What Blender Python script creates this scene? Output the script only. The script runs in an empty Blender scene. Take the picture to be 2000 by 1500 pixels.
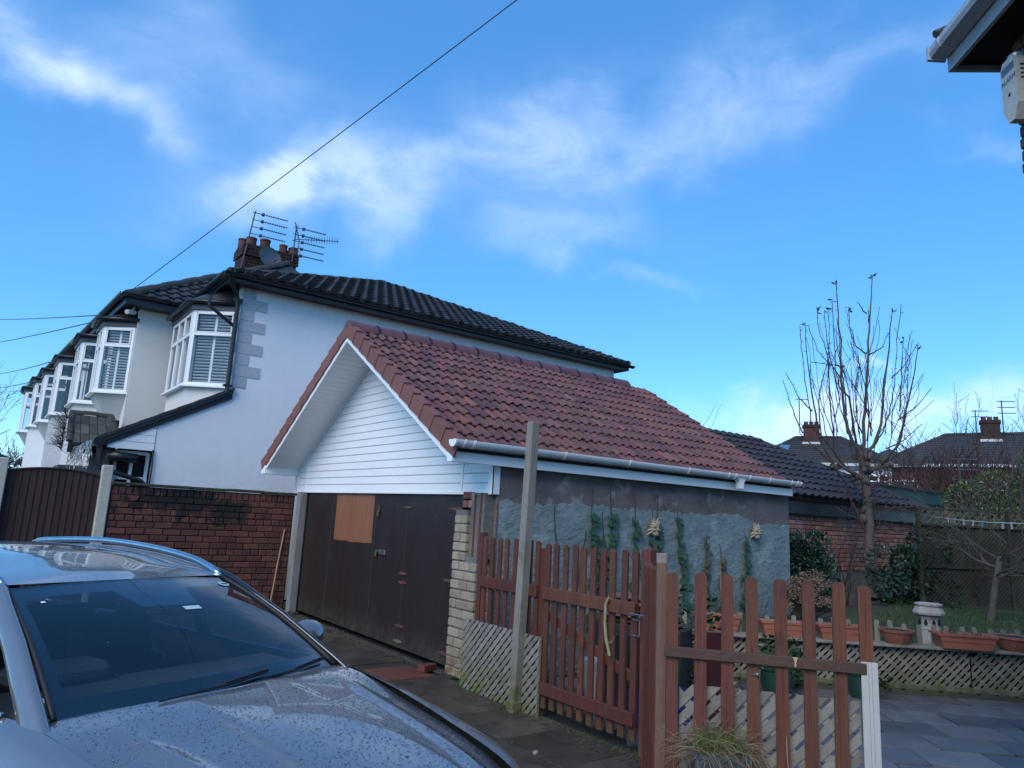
import bpy, math, random
from math import sin, cos, pi, radians, sqrt, atan2, exp
from mathutils import Vector, Matrix, Euler

scene = bpy.context.scene
COL = scene.collection
RND = random.Random(7)

# ---------------------------------------------------------------- camera
cam_data = bpy.data.cameras.new("camera")
cam_data.sensor_width = 36.0
cam_data.lens = 36.0 * 1387 / 2000
cam_data.clip_start = 0.05
cam_data.clip_end = 2000
cam = bpy.data.objects.new("camera", cam_data)
COL.objects.link(cam)
_p, _r, _y = radians(10.575), radians(3.0), radians(53.7)
_f = Vector((cos(_y) * cos(_p), sin(_y) * cos(_p), sin(_p)))
_rt = Vector((sin(_y), -cos(_y), 0)); _up = _rt.cross(_f)
_r2 = _rt * cos(_r) + _up * sin(_r); _u2 = -_rt * sin(_r) + _up * cos(_r)
M = Matrix((_r2, _u2, -_f)).transposed().to_4x4()
M.translation = (0, 0, 1.78)
cam.matrix_world = M
scene.camera = cam

# ---------------------------------------------------------------- light, sky, exposure
SUN_AZ = atan2(-0.9, -0.44)          # compass style: x = sin, y = cos
SUN_EL = radians(40)
world = bpy.data.worlds.new("World")
scene.world = world
world.use_nodes = True
wt = world.node_tree
wt.nodes.clear()
def WN(t, **kw):
    n = wt.nodes.new(t)
    for k, v in kw.items(): setattr(n, k, v)
    return n
def wl(a, b): wt.links.new(a, b)
def wmath(op, a, b=None, c=None, clamp=False):
    n = WN('ShaderNodeMath', operation=op, use_clamp=clamp)
    for i, v in enumerate((a, b, c)):
        if v is None: continue
        if isinstance(v, (int, float)): n.inputs[i].default_value = v
        else: wl(v, n.inputs[i])
    return n.outputs[0]
sky = WN('ShaderNodeTexSky', sky_type='NISHITA')
sky.sun_disc = False
sky.sun_elevation = SUN_EL
sky.sun_rotation = SUN_AZ
sky.altitude = 30
sky.air_density = 1.0
sky.dust_density = 0.0
sky.ozone_density = 3.0
tc = WN('ShaderNodeTexCoord')
D = tc.outputs['Generated']
hs = WN('ShaderNodeHueSaturation')
hs.inputs['Hue'].default_value = 0.5
hs.inputs['Saturation'].default_value = 1.1
hs.inputs['Value'].default_value = 1.0
tint = WN('ShaderNodeMix', data_type='RGBA', blend_type='MULTIPLY')
tint.inputs['Factor'].default_value = 1.0
wl(sky.outputs[0], tint.inputs['A']); tint.inputs['B'].default_value = (0.74, 1.04, 1.22, 1)
wl(tint.outputs['Result'], hs.inputs['Color'])
# wispy cloud streaks: soft patches of cirrus broken up by stretched noise
wmap = WN('ShaderNodeMapping')
wmap.inputs['Scale'].default_value = (1.0, 1.0, 2.2)
wl(D, wmap.inputs['Vector'])
n1 = WN('ShaderNodeTexNoise'); n1.inputs['Scale'].default_value = 7.5; n1.inputs['Detail'].default_value = 14; n1.inputs['Roughness'].default_value = 0.64
n1.inputs['Distortion'].default_value = 0.55
wl(wmap.outputs[0], n1.inputs['Vector'])
n2 = WN('ShaderNodeTexNoise'); n2.inputs['Scale'].default_value = 2.0; n2.inputs['Detail'].default_value = 5
wl(wmap.outputs[0], n2.inputs['Vector'])
# jitter the direction a little so that the patches have ragged outlines
nv = WN('ShaderNodeTexNoise'); nv.inputs['Scale'].default_value = 7.0; nv.inputs['Detail'].default_value = 5
wl(D, nv.inputs['Vector'])
vs = WN('ShaderNodeVectorMath', operation='SUBTRACT'); wl(nv.outputs['Color'], vs.inputs[0]); vs.inputs[1].default_value = (.5, .5, .5)
vm = WN('ShaderNodeVectorMath', operation='SCALE'); wl(vs.outputs[0], vm.inputs[0]); vm.inputs['Scale'].default_value = 0.22
va = WN('ShaderNodeVectorMath', operation='ADD'); wl(D, va.inputs[0]); wl(vm.outputs[0], va.inputs[1])
DD = va.outputs[0]
PATCH = [
 ((12.09, 2.55, -4.55), (-17.74, 19.18, -36.34), 0.85), ((16.16, -0.92, -0.87), (-1.08, 22.14, -43.28), 0.45),
 ((7.6, -1.73, 0.91), (4.76, 10.84, -19.22), 0.34), ((14.32, -7.13, 6.21), (17.95, 9.25, -30.74), 0.85),
 ((7.03, -3.42, 1.15), (9.24, 10.03, -26.75), 0.6), ((4.5, -3.58, 1.09), (9.72, 6.35, -19.29), 0.5),
 ((3.73, -5.11, 1.49), (13.95, 3.87, -21.59), 0.32), ((3.23, -6.36, 0.86), (18.67, 5.4, -30.24), 0.30),
 ((4.02, -7.97, -0.48), (20.68, 12.6, -36.38), 0.24), ((11.04, -10.99, 3.42), (18.84, 6.4, -40.21), 0.42),
 ((12.9, -14.73, 1.36), (31.63, 18.59, -98.54), 0.25), ((11.25, -21.4, -8.11), (36.01, 59.45, -106.9), 0.25),
 ((17.81, -34.93, -1.97), (33.02, 27.61, -191.52), 0.6), ((8.61, -13.7, -0.09), (6.55, 4.46, -49.94), 0.6),
 ((3.96, -7.9, -0.11), (4.21, 2.61, -35.01), 0.6), ((4.16, -10.96, -0.25), (4.99, 2.89, -43.9), 0.6),
 ((7.42, -10.75, 0.18), (5.95, 3.17, -55.57), 0.45), ((3.76, -2.19, 0.45), (10.15, 10.71, -32.92), 0.2)]
acc = None
for A, B, s in PATCH:
    if abs(B[2]) > 33 and A[1] < -7 and s >= .45: s *= 1.7
    da = WN('ShaderNodeVectorMath', operation='DOT_PRODUCT'); wl(DD, da.inputs[0]); da.inputs[1].default_value = A
    db = WN('ShaderNodeVectorMath', operation='DOT_PRODUCT'); wl(DD, db.inputs[0]); db.inputs[1].default_value = B
    q = wmath('MULTIPLY_ADD', da.outputs['Value'], da.outputs['Value'], wmath('MULTIPLY', db.outputs['Value'], db.outputs['Value']))
    g = wmath('POWER', 0.55, q)
    s *= 0.66
    acc = wmath('MULTIPLY', g, s) if acc is None else wmath('MULTIPLY_ADD', g, s, acc)
# the same thin cloud goes on over the rest of the sky
rest = wmath('MULTIPLY', wmath('SUBTRACT', n2.outputs['Fac'], 0.56, clamp=True), 1.1)
acc = wmath('ADD', acc, rest)
wisp = wmath('MULTIPLY_ADD', n1.outputs['Fac'], 2.0, -0.28, clamp=False)
wisp = wmath('MAXIMUM', wisp, 0.05)
mask = wmath('MULTIPLY', acc, wisp)
mask = wmath('MINIMUM', mask, 0.72)
mx = WN('ShaderNodeMix', data_type='RGBA')
wl(mask, mx.inputs['Factor'])
ev_ = WN('ShaderNodeMix', data_type='RGBA'); ev_.inputs['Factor'].default_value = 0.42
wl(hs.outputs[0], ev_.inputs['A']); ev_.inputs['B'].default_value = (0.50, 1.66, 3.9, 1)      # clear-sky blue evens out the gradient
wl(ev_.outputs['Result'], mx.inputs['A'])
mx.inputs['B'].default_value = (4.0, 4.9, 6.4, 1)
bg = WN('ShaderNodeBackground')
bg.inputs['Strength'].default_value = 0.13
wl(mx.outputs['Result'], bg.inputs['Color'])
wo = WN('ShaderNodeOutputWorld')
wl(bg.outputs[0], wo.inputs['Surface'])

sun_data = bpy.data.lights.new("sun", 'SUN')
sun_data.energy = 1.5
sun_data.angle = radians(40)
sun_data.color = (1.0, 0.91, 0.79)
sun = bpy.data.objects.new("sun", sun_data)
COL.objects.link(sun)
sd = Vector((sin(SUN_AZ) * cos(SUN_EL), cos(SUN_AZ) * cos(SUN_EL), sin(SUN_EL)))
sun.rotation_euler = sd.to_track_quat('Z', 'Y').to_euler()
sun.location = (-20, -20, 30)

scene.view_settings.view_transform = 'Standard'
scene.view_settings.look = 'None'
scene.view_settings.exposure = 0.8
scene.view_settings.gamma = 1.0
scene.view_settings.use_curve_mapping = False
scene.render.engine = 'CYCLES'
scene.cycles.max_bounces = 8
scene.cycles.transparent_max_bounces = 16
scene.cycles.use_denoising = True

# ---------------------------------------------------------------- materials
MATS = {}
def mat(name, c1, c2=None, scale=6.0, detail=6, rough=0.6, r2=None, bump=0.0, bscale=None, bdist=0.01, rnd=0.0, rhue=0.0, metal=0.0,
        stretch=(1, 1, 1), spec=0.5, coat=0.0, stain=None, lo=0.35, hi=0.65, coords='Object', layer=None, spot=None, fine=.85, knots=None):
    """procedural principled material: two colours mixed by noise, random value per object, fine bump, optional stain/layer"""
    if name in MATS: return MATS[name]
    m = bpy.data.materials.new(name); m.use_nodes = True
    nt = m.node_tree; N = nt.nodes; L = nt.links
    b = N['Principled BSDF']
    b.inputs['Roughness'].default_value = rough
    b.inputs['Metallic'].default_value = metal
    b.inputs['Specular IOR Level'].default_value = spec
    if coat: b.inputs['Coat Weight'].default_value = coat; b.inputs['Coat Roughness'].default_value = 0.03
    t = N.new('ShaderNodeTexCoord')
    mp = N.new('ShaderNodeMapping'); mp.inputs['Scale'].default_value = stretch
    oi = N.new('ShaderNodeObjectInfo')
    L.new(t.outputs[coords], mp.inputs['Vector'])
    # move the pattern for every object so that alike pieces differ
    vmul = N.new('ShaderNodeMath'); vmul.operation = 'MULTIPLY'; vmul.inputs[1].default_value = 37.0
    L.new(oi.outputs['Random'], vmul.inputs[0])
    L.new(vmul.outputs[0], mp.inputs['Location'])
    col = None
    def noise(sc, dt=6, vec=mp.outputs[0], ro=0.55):
        n = N.new('ShaderNodeTexNoise'); n.inputs['Scale'].default_value = sc; n.inputs['Detail'].default_value = dt
        n.inputs['Roughness'].default_value = ro
        L.new(vec, n.inputs['Vector']); return n.outputs['Fac']
    def ramp(f, a, bb):
        r = N.new('ShaderNodeMapRange'); r.inputs['From Min'].default_value = a; r.inputs['From Max'].default_value = bb
        L.new(f, r.inputs['Value']); return r.outputs[0]
    def mix(f, a, bb, mode='MIX'):
        x = N.new('ShaderNodeMix'); x.data_type = 'RGBA'; x.blend_type = mode
        for s, v in ((x.inputs['Factor'], f), (x.inputs['A'], a), (x.inputs['B'], bb)):
            if isinstance(v, (tuple, list)): s.default_value = tuple(v[:3]) + (1,)
            elif isinstance(v, (int, float)): s.default_value = v
            else: L.new(v, s)
        return x.outputs['Result']
    if c2 is None: c2 = tuple(v * 0.8 for v in c1)
    nf = noise(scale, detail)
    col = mix(ramp(nf, lo, hi), c1, c2)
    fn_ = noise(scale * 9, 3)
    col = mix(ramp(fn_, 0.3, 0.75), col, mix(fine, col, tuple(v * 0.72 for v in c1)), 'MIX')
    if rnd:
        hv = N.new('ShaderNodeHueSaturation')
        rr = N.new('ShaderNodeMapRange'); rr.inputs['To Min'].default_value = 1 - rnd; rr.inputs['To Max'].default_value = 1 + rnd
        L.new(oi.outputs['Random'], rr.inputs['Value']); L.new(rr.outputs[0], hv.inputs['Value'])
        if rhue:
            m2 = N.new('ShaderNodeMath'); m2.operation = 'MULTIPLY'; m2.inputs[1].default_value = 91.7
            m3 = N.new('ShaderNodeMath'); m3.operation = 'FRACT'
            L.new(oi.outputs['Random'], m2.inputs[0]); L.new(m2.outputs[0], m3.inputs[0])
            r3 = N.new('ShaderNodeMapRange'); r3.inputs['To Min'].default_value = 0.5 - rhue; r3.inputs['To Max'].default_value = 0.5 + rhue
            L.new(m3.outputs[0], r3.inputs['Value']); L.new(r3.outputs[0], hv.inputs['Hue'])
        L.new(col, hv.inputs['Color']); col = hv.outputs[0]
    ge = N.new('ShaderNodeNewGeometry')
    if stain:   # (colour, noise scale, threshold lo, hi, strength) in world space
        for sc_, s_, a_, b_, k_ in ([stain] if not isinstance(stain, list) else stain):
            sn = noise(s_, 7, ge.outputs['Position'], 0.65)
            f = ramp(sn, a_, b_)
            k = N.new('ShaderNodeMath'); k.operation = 'MULTIPLY'; k.inputs[1].default_value = k_; k.use_clamp = True
            L.new(f, k.inputs[0])
            col = mix(k.outputs[0], col, sc_)
    if knots:   # (colour, scale, size): round knots with a soft rim, stretched along the grain
        vo = N.new('ShaderNodeTexVoronoi'); vo.inputs['Scale'].default_value = knots[1]
        L.new(mp.outputs[0], vo.inputs['Vector'])
        col = mix(ramp(vo.outputs['Distance'], knots[2], knots[2] * .55), col, knots[0])
        wv = N.new('ShaderNodeTexNoise'); wv.inputs['Scale'].default_value = scale * 5; wv.inputs['Detail'].default_value = 4
        m5 = N.new('ShaderNodeMapping'); m5.inputs['Scale'].default_value = (6, 6, .35); L.new(mp.outputs[0], m5.inputs['Vector']); L.new(m5.outputs[0], wv.inputs['Vector'])
        col = mix(ramp(wv.outputs['Fac'], .42, .68), col, mix(.72, col, (.02, .012, .01)))
    if spot:    # (colour, centre, radii, strength): one blotch with a ragged outline at a place in the world
        for pc, ctr, rad, k_ in spot:
            sb = N.new('ShaderNodeVectorMath'); sb.operation = 'SUBTRACT'; L.new(ge.outputs['Position'], sb.inputs[0]); sb.inputs[1].default_value = ctr
            dv = N.new('ShaderNodeVectorMath'); dv.operation = 'DIVIDE'; L.new(sb.outputs[0], dv.inputs[0]); dv.inputs[1].default_value = rad
            ln_ = N.new('ShaderNodeVectorMath'); ln_.operation = 'LENGTH'; L.new(dv.outputs[0], ln_.inputs[0])
            ad = N.new('ShaderNodeMath'); ad.operation = 'MULTIPLY_ADD'; L.new(noise(4.5, 7, ge.outputs['Position'], .7), ad.inputs[0]); ad.inputs[1].default_value = 4.2; L.new(ln_.outputs['Value'], ad.inputs[2])
            f = ramp(ad.outputs[0], 3.15, 2.7)
            k = N.new('ShaderNodeMath'); k.operation = 'MULTIPLY'; k.inputs[1].default_value = k_; k.use_clamp = True; L.new(f, k.inputs[0])
            col = mix(k.outputs[0], col, pc)
    if layer:   # (colour, z low, z high, strength): growth or dirt that keeps to a height band, broken by noise
        for lc, z0, z1, k_ in ([layer] if not isinstance(layer, list) else layer):
            sx = N.new('ShaderNodeSeparateXYZ'); L.new(ge.outputs['Position'], sx.inputs[0])
            zr = N.new('ShaderNodeMapRange'); zr.inputs['From Min'].default_value = z1; zr.inputs['From Max'].default_value = z0
            L.new(sx.outputs['Z'], zr.inputs['Value'])
            ln = ramp(noise(9, 6, ge.outputs['Position'], 0.6), 0.32, 0.66)
            k = N.new('ShaderNodeMath'); k.operation = 'MULTIPLY'; L.new(zr.outputs[0], k.inputs[0]); L.new(ln, k.inputs[1])
            k2 = N.new('ShaderNodeMath'); k2.operation = 'MULTIPLY'; k2.inputs[1].default_value = k_; k2.use_clamp = True
            L.new(k.outputs[0], k2.inputs[0])
            col = mix(k2.outputs[0], col, lc)
    L.new(col, b.inputs['Base Color'])
    if r2 is not None:
        rm = N.new('ShaderNodeMapRange'); rm.inputs['From Min'].default_value = lo; rm.inputs['From Max'].default_value = hi
        rm.inputs['To Min'].default_value = rough; rm.inputs['To Max'].default_value = r2
        L.new(nf, rm.inputs['Value']); L.new(rm.outputs[0], b.inputs['Roughness'])
    if bump:
        bn = noise(bscale or scale * 6, 5)
        bp = N.new('ShaderNodeBump'); bp.inputs['Strength'].default_value = bump; bp.inputs['Distance'].default_value = bdist
        L.new(bn, bp.inputs['Height']); L.new(bp.outputs[0], b.inputs['Normal'])
    MATS[name] = m
    return m

def glass_mat(name, tint=(0.55, 0.6, 0.62), ior=1.5, base=0.03):
    """pane: see-through, reflecting by Fresnel"""
    m = bpy.data.materials.new(name); m.use_nodes = True
    nt = m.node_tree; N = nt.nodes; L = nt.links
    N.remove(N['Principled BSDF'])
    fr = N.new('ShaderNodeFresnel'); gm = N.new('ShaderNodeNewGeometry')
    ir = N.new('ShaderNodeMapRange'); ir.inputs['To Min'].default_value = ior; ir.inputs['To Max'].default_value = 1 / ior
    L.new(gm.outputs['Backfacing'], ir.inputs['Value']); L.new(ir.outputs[0], fr.inputs['IOR'])
    tr = N.new('ShaderNodeBsdfTransparent'); tr.inputs['Color'].default_value = tuple(tint) + (1,)
    gl = N.new('ShaderNodeBsdfGlossy'); gl.inputs['Roughness'].default_value = 0.012
    ad = N.new('ShaderNodeMath'); ad.operation = 'MULTIPLY_ADD'; ad.inputs[1].default_value = 1.0; ad.inputs[2].default_value = base; ad.use_clamp = True
    L.new(fr.outputs[0], ad.inputs[0])
    mxs = N.new('ShaderNodeMixShader')
    L.new(ad.outputs[0], mxs.inputs[0]); L.new(tr.outputs[0], mxs.inputs[1]); L.new(gl.outputs[0], mxs.inputs[2])
    L.new(mxs.outputs[0], N['Material Output'].inputs['Surface'])
    MATS[name] = m
    return m

# ---------------------------------------------------------------- mesh helpers
class MB:
    """collects polygons; build() links them as one mesh object"""
    def __init__(self): self.v = []; self.f = []; self.m = []
    def add(self, vs, fs, mi=0):
        o = len(self.v)
        self.v += [tuple(p) for p in vs]
        for f in fs: self.f.append(tuple(i + o for i in f)); self.m.append(mi)
    def box(self, x0, x1, y0, y1, z0, z1, mi=0):
        vs = [(x, y, z) for z in (z0, z1) for y in (y0, y1) for x in (x0, x1)]
        self.add(vs, [(0, 2, 3, 1), (4, 5, 7, 6), (0, 1, 5, 4), (1, 3, 7, 5), (3, 2, 6, 7), (2, 0, 4, 6)], mi)
    def obox(self, c, ax, ay, az, hx, hy, hz, mi=0):
        c, ax, ay, az = map(Vector, (c, ax, ay, az))
        vs = [c + ax * (hx * i) + ay * (hy * j) + az * (hz * k) for k in (-1, 1) for j in (-1, 1) for i in (-1, 1)]
        self.add(vs, [(0, 2, 3, 1), (4, 5, 7, 6), (0, 1, 5, 4), (1, 3, 7, 5), (3, 2, 6, 7), (2, 0, 4, 6)], mi)
    def cbox(self, c, ax, ay, az, hx, hy, hz, ch=0.005, mi=0):
        """chamfered box"""
        c, ax, ay, az = map(Vector, (c, ax, ay, az)); vs = []
        for k in (-1, 1):
            for j in (-1, 1):
                for i in (-1, 1):
                    vs.append(c + ax * (hx * i) + ay * ((hy - ch) * j) + az * ((hz - ch) * k))
                    vs.append(c + ax * ((hx - ch) * i) + ay * (hy * j) + az * ((hz - ch) * k))
                    vs.append(c + ax * ((hx - ch) * i) + ay * ((hy - ch) * j) + az * (hz * k))
        I = lambda i, j, k, t: 3 * (i + 2 * j + 4 * k) + t
        fs = []
        for i in (0, 1): fs.append([I(i, 0, 0, 0), I(i, 1, 0, 0), I(i, 1, 1, 0), I(i, 0, 1, 0)][::1 if i else -1])
        for j in (0, 1): fs.append([I(0, j, 0, 1), I(1, j, 0, 1), I(1, j, 1, 1), I(0, j, 1, 1)][::-1 if j else 1])
        for k in (0, 1): fs.append([I(0, 0, k, 2), I(1, 0, k, 2), I(1, 1, k, 2), I(0, 1, k, 2)][::1 if k else -1])
        for j in (0, 1):
            for k in (0, 1): fs.append([I(0, j, k, 1), I(1, j, k, 1), I(1, j, k, 2), I(0, j, k, 2)])
        for i in (0, 1):
            for k in (0, 1): fs.append([I(i, 0, k, 0), I(i, 1, k, 0), I(i, 1, k, 2), I(i, 0, k, 2)])
        for i in (0, 1):
            for j in (0, 1): fs.append([I(i, j, 0, 0), I(i, j, 1, 0), I(i, j, 1, 1), I(i, j, 0, 1)])
        for k in (0, 1):
            for j in (0, 1):
                for i in (0, 1): fs.append([I(i, j, k, 0), I(i, j, k, 1), I(i, j, k, 2)])
        self.add(vs, fs, mi)
    def prism(self, poly, d, mi=0):
        """polygon (3-D points) swept by vector d"""
        d = Vector(d); n = len(poly)
        vs = [Vector(p) for p in poly] + [Vector(p) + d for p in poly]
        fs = [tuple(range(n))[::-1], tuple(range(n, 2 * n))]
        fs += [(i, (i + 1) % n, (i + 1) % n + n, i + n) for i in range(n)]
        self.add(vs, fs, mi)
    def tube(self, pts, rad, n=6, cap=True, mi=0):
        pts = [Vector(p) for p in pts]
        if not isinstance(rad, (list, tuple)): rad = [rad] * len(pts)
        rings = []; ref = None
        for i, p in enumerate(pts):
            t = (pts[min(i + 1, len(pts) - 1)] - pts[max(i - 1, 0)])
            if t.length < 1e-9: t = Vector((0, 0, 1))
            t.normalize()
            if ref is None: ref = Vector((0, 0, 1)) if abs(t.z) < 0.9 else Vector((1, 0, 0))
            a = t.cross(ref)
            if a.length < 1e-6: a = t.cross(Vector((0.3, 0.9, 0.2)))
            a.normalize(); b = a.cross(t); ref = b
            rings.append([p + (a * cos(2 * pi * k / n) + b * sin(2 * pi * k / n)) * rad[i] for k in range(n)])
        vs = [q for r in rings for q in r]; fs = []
        for i in range(len(pts) - 1):
            for k in range(n):
                fs.append((i * n + k, i * n + (k + 1) % n, (i + 1) * n + (k + 1) % n, (i + 1) * n + k))
        if cap:
            fs.append(tuple(range(n))[::-1]); fs.append(tuple((len(pts) - 1) * n + k for k in range(n)))
        self.add(vs, fs, mi)
    def lathe(self, prof, c, n=24, rot=0.0, sx=1.0, sy=1.0, mi=0, ax=None):
        """profile of (radius, height) about the vertical through c"""
        vs = []; c = Vector(c)
        for r, z in prof:
            for k in range(n):
                a = rot + 2 * pi * k / n
                vs.append(c + Vector((r * cos(a) * sx, r * sin(a) * sy, z)))
        fs = []
        for i in range(len(prof) - 1):
            for k in range(n): fs.append((i * n + k, i * n + (k + 1) % n, (i + 1) * n + (k + 1) % n, (i + 1) * n + k))
        fs.append(tuple(range(n))[::-1]); fs.append(tuple((len(prof) - 1) * n + k for k in range(n)))
        self.add(vs, fs, mi)
    def ball(self, c, rx, ry, rz, n=10, m=6, jit=0.0, rnd=None, mi=0):
        c = Vector(c); vs = [c + Vector((0, 0, -rz))]
        for i in range(1, m):
            th = -pi / 2 + pi * i / m
            for k in range(n):
                j = 1 + (rnd.uniform(-jit, jit) if rnd else 0)
                vs.append(c + Vector((rx * cos(th) * cos(2 * pi * k / n) * j, ry * cos(th) * sin(2 * pi * k / n) * j, rz * sin(th) * j)))
        vs.append(c + Vector((0, 0, rz)))
        fs = [(0, 1 + (k + 1) % n, 1 + k) for k in range(n)]
        for i in range(m - 2):
            for k in range(n): fs.append((1 + i * n + k, 1 + i * n + (k + 1) % n, 1 + (i + 1) * n + (k + 1) % n, 1 + (i + 1) * n + k))
        l = len(vs) - 1
        fs += [(l, 1 + (m - 2) * n + k, 1 + (m - 2) * n + (k + 1) % n) for k in range(n)]
        self.add(vs, fs, mi)
    def sweep(self, prof, p0, p1, side, up, cap=True, mi=0):
        """profile of (side, up) offsets swept straight from p0 to p1"""
        p0, p1, side, up = map(Vector, (p0, p1, side, up)); n = len(prof)
        vs = [p + side * a + up * b for p in (p0, p1) for a, b in prof]
        fs = [(i, (i + 1) % n, (i + 1) % n + n, i + n) for i in range(n)]
        if cap: fs += [tuple(range(n))[::-1], tuple(range(n, 2 * n))]
        self.add(vs, fs, mi)
    def leaf(self, c, d, nrm, l, w, mi=0):
        """small bent leaf: two quads"""
        c, d, nrm = Vector(c), Vector(d), Vector(nrm)
        s = d.cross(nrm)
        if s.length < 1e-5: s = Vector((1, 0, 0))
        s.normalize(); k = d.cross(s).normalized()
        self.add([c, c + d * l * .5 + s * w * .5 + k * w * .15, c + d * l, c + d * l * .5 - s * w * .5 + k * w * .15, c + d * l * .5],
                 [(0, 1, 2, 4), (0, 4, 2, 3)], mi)
    def mesh(self, name):
        me = bpy.data.meshes.new(name); me.from_pydata(self.v, [], self.f)
        if any(self.m): me.polygons.foreach_set('material_index', self.m)
        return me
    def build(self, name, mats, parent=None, smooth=False, fix=True, **kw):
        me = self.mesh(name)
        return link(name, me, mats, parent, smooth, fix, **kw)

import bmesh
def link(name, me, mats, parent=None, smooth=False, fix=False, **kw):
    if mats is not None:
        for mm in (mats if isinstance(mats, (list, tuple)) else [mats]): me.materials.append(mm)
    if fix:
        bm = bmesh.new(); bm.from_mesh(me); bmesh.ops.recalc_face_normals(bm, faces=bm.faces); bm.to_mesh(me); bm.free()
    if smooth:
        me.polygons.foreach_set('use_smooth', [True] * len(me.polygons))
        if smooth is not True:
            try: me.set_sharp_from_angle(angle=radians(smooth))
            except Exception: pass
    o = bpy.data.objects.new(name, me); COL.objects.link(o)
    setp(o, parent)
    for k, v in kw.items(): o[k] = v
    return o
WORLD = {}
def thing(name, label, cat, loc, group=None):
    o = bpy.data.objects.new(name, None); COL.objects.link(o)
    o.empty_display_size = 0.2
    o.location = loc; o['label'] = label; o['category'] = cat
    if group: o['group'] = group
    WORLD[o.name] = Matrix.Translation(Vector(loc))
    return o
def setp(o, parent):
    """parent o but keep the coordinates it was given in the world"""
    if parent is None: return
    o.parent = parent
    w = WORLD.get(parent.name)
    o.matrix_parent_inverse = w.inverted() if w is not None else Matrix.Identity(4)
def place(o, loc=(0, 0, 0), rot=(0, 0, 0), scale=None):
    o.location = loc; o.rotation_euler = rot
    if scale: o.scale = scale
    WORLD[o.name] = Matrix.LocRotScale(Vector(loc), Euler(rot), Vector(scale) if scale else Vector((1, 1, 1)))
def inst(name, me, parent, loc, rot=(0, 0, 0), scale=None, **kw):
    o = bpy.data.objects.new(name, me); COL.objects.link(o)
    setp(o, parent); o.location = loc; o.rotation_euler = rot
    if scale: o.scale = scale
    for k, v in kw.items(): o[k] = v
    return o
def tag(o, label, cat, group=None, kind=None):
    if label: o['label'] = label
    if cat: o['category'] = cat
    if group: o['group'] = group
    if kind: o['kind'] = kind
    return o
def meshof(mb, name, mats, smooth=False):
    me = mb.mesh(name)
    for mm in (mats if isinstance(mats, (list, tuple)) else [mats]): me.materials.append(mm)
    bm = bmesh.new(); bm.from_mesh(me); bmesh.ops.recalc_face_normals(bm, faces=bm.faces); bm.to_mesh(me); bm.free()
    if smooth:
        me.polygons.foreach_set('use_smooth', [True] * len(me.polygons))
        if smooth is not True: me.set_sharp_from_angle(angle=radians(smooth))
    return me
X, Y, Z = Vector((1, 0, 0)), Vector((0, 1, 0)), Vector((0, 0, 1))
def V(*a): return Vector(a)
def clip_rect(poly, W, H):
    """Sutherland-Hodgman clip of a 2-D polygon to 0..W, 0..H"""
    def cut(ps, inside, inter):
        out = []
        for i in range(len(ps)):
            a, b = ps[i - 1], ps[i]
            if inside(b):
                if not inside(a): out.append(inter(a, b))
                out.append(b)
            elif inside(a): out.append(inter(a, b))
        return out
    def lin(ax, v): return lambda a, b: (lambda t: (a[0] + (b[0] - a[0]) * t, a[1] + (b[1] - a[1]) * t))((v - a[ax]) / (b[ax] - a[ax]))
    for ax, v, s in ((0, 0, 1), (0, W, -1), (1, 0, 1), (1, H, -1)):
        if not poly: break
        poly = cut(poly, lambda p, ax=ax, v=v, s=s: (p[ax] - v) * s >= -1e-9, lin(ax, v))
    return poly
# ================================================================ materials used all over
m_ground = mat('bare_ground', (.07, .065, .06), (.04, .038, .034), 0.8, bump=.4, bscale=12, rough=.9)
m_slab = mat('damp_concrete_slab', (.095, .073, .057), (.040, .033, .028), 2.2, rough=.62, r2=.4, bump=.5, bscale=60, rnd=.22, rhue=.012,
             stain=[((.03, .036, .018), 1.7, .5, .68, .75), ((.02, .017, .016), 3.1, .52, .66, .7)])
m_redslab = mat('red_concrete_slab', (.15, .052, .038), (.095, .038, .031), 3, rough=.6, bump=.4, bscale=60, stain=((.04, .03, .03), 4, .55, .7, .5))
m_joint = mat('dirt_joint', (.02, .02, .016), (.03, .035, .018), 5, rough=.95, bump=.5)
m_patio = mat('grey_patio_slab', (.135, .137, .145), (.07, .072, .078), 2.5, rough=.55, r2=.36, bump=.35, bscale=45, rnd=.38, rhue=.02,
              stain=((.13, .10, .08), 1.1, .55, .68, .6))
m_white = mat('white_upvc', (.85, .855, .86), (.82, .825, .835), 1.2, fine=.1, rough=.32, bump=.02, bscale=200)
m_whitepaint = mat('white_masonry_paint', (.78, .785, .80), (.745, .75, .77), 1.0, fine=.15, rough=.75, bump=.18, bscale=70, bdist=.006,
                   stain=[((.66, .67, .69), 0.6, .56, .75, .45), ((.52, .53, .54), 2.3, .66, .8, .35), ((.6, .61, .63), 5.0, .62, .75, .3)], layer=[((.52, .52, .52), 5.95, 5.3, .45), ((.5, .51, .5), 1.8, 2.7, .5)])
m_cream = mat('cream_render', (.70, .68, .635), (.66, .64, .60), 1.5, fine=.15, rough=.8, bump=.12, bscale=80, bdist=.005, stain=((.48, .47, .44), 1.3, .55, .75, .5))
m_quoin = mat('grey_quoin_paint', (.46, .48, .53), (.43, .45, .50), 2, rough=.75, bump=.12, bscale=70, rnd=.04)
m_black = mat('black_plastic', (.012, .014, .018), (.016, .018, .022), 3, rough=.35)
m_bluefascia = mat('dark_blue_black_fascia', (.012, .018, .026), (.02, .026, .034), 2, rough=.4)
m_rtile = mat('red_concrete_tile', (.205, .076, .055), (.050, .036, .046), 5.0, stretch=(3.0, .3, 1), rough=.42, r2=.55, bump=.2, bscale=120, rnd=.25, rhue=.014, lo=.42, hi=.6)
m_redcap = mat('terracotta_cap_tile', (.235, .085, .055), (.19, .07, .05), 4, rough=.55, bump=.12, bscale=110, rnd=.1)
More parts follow.
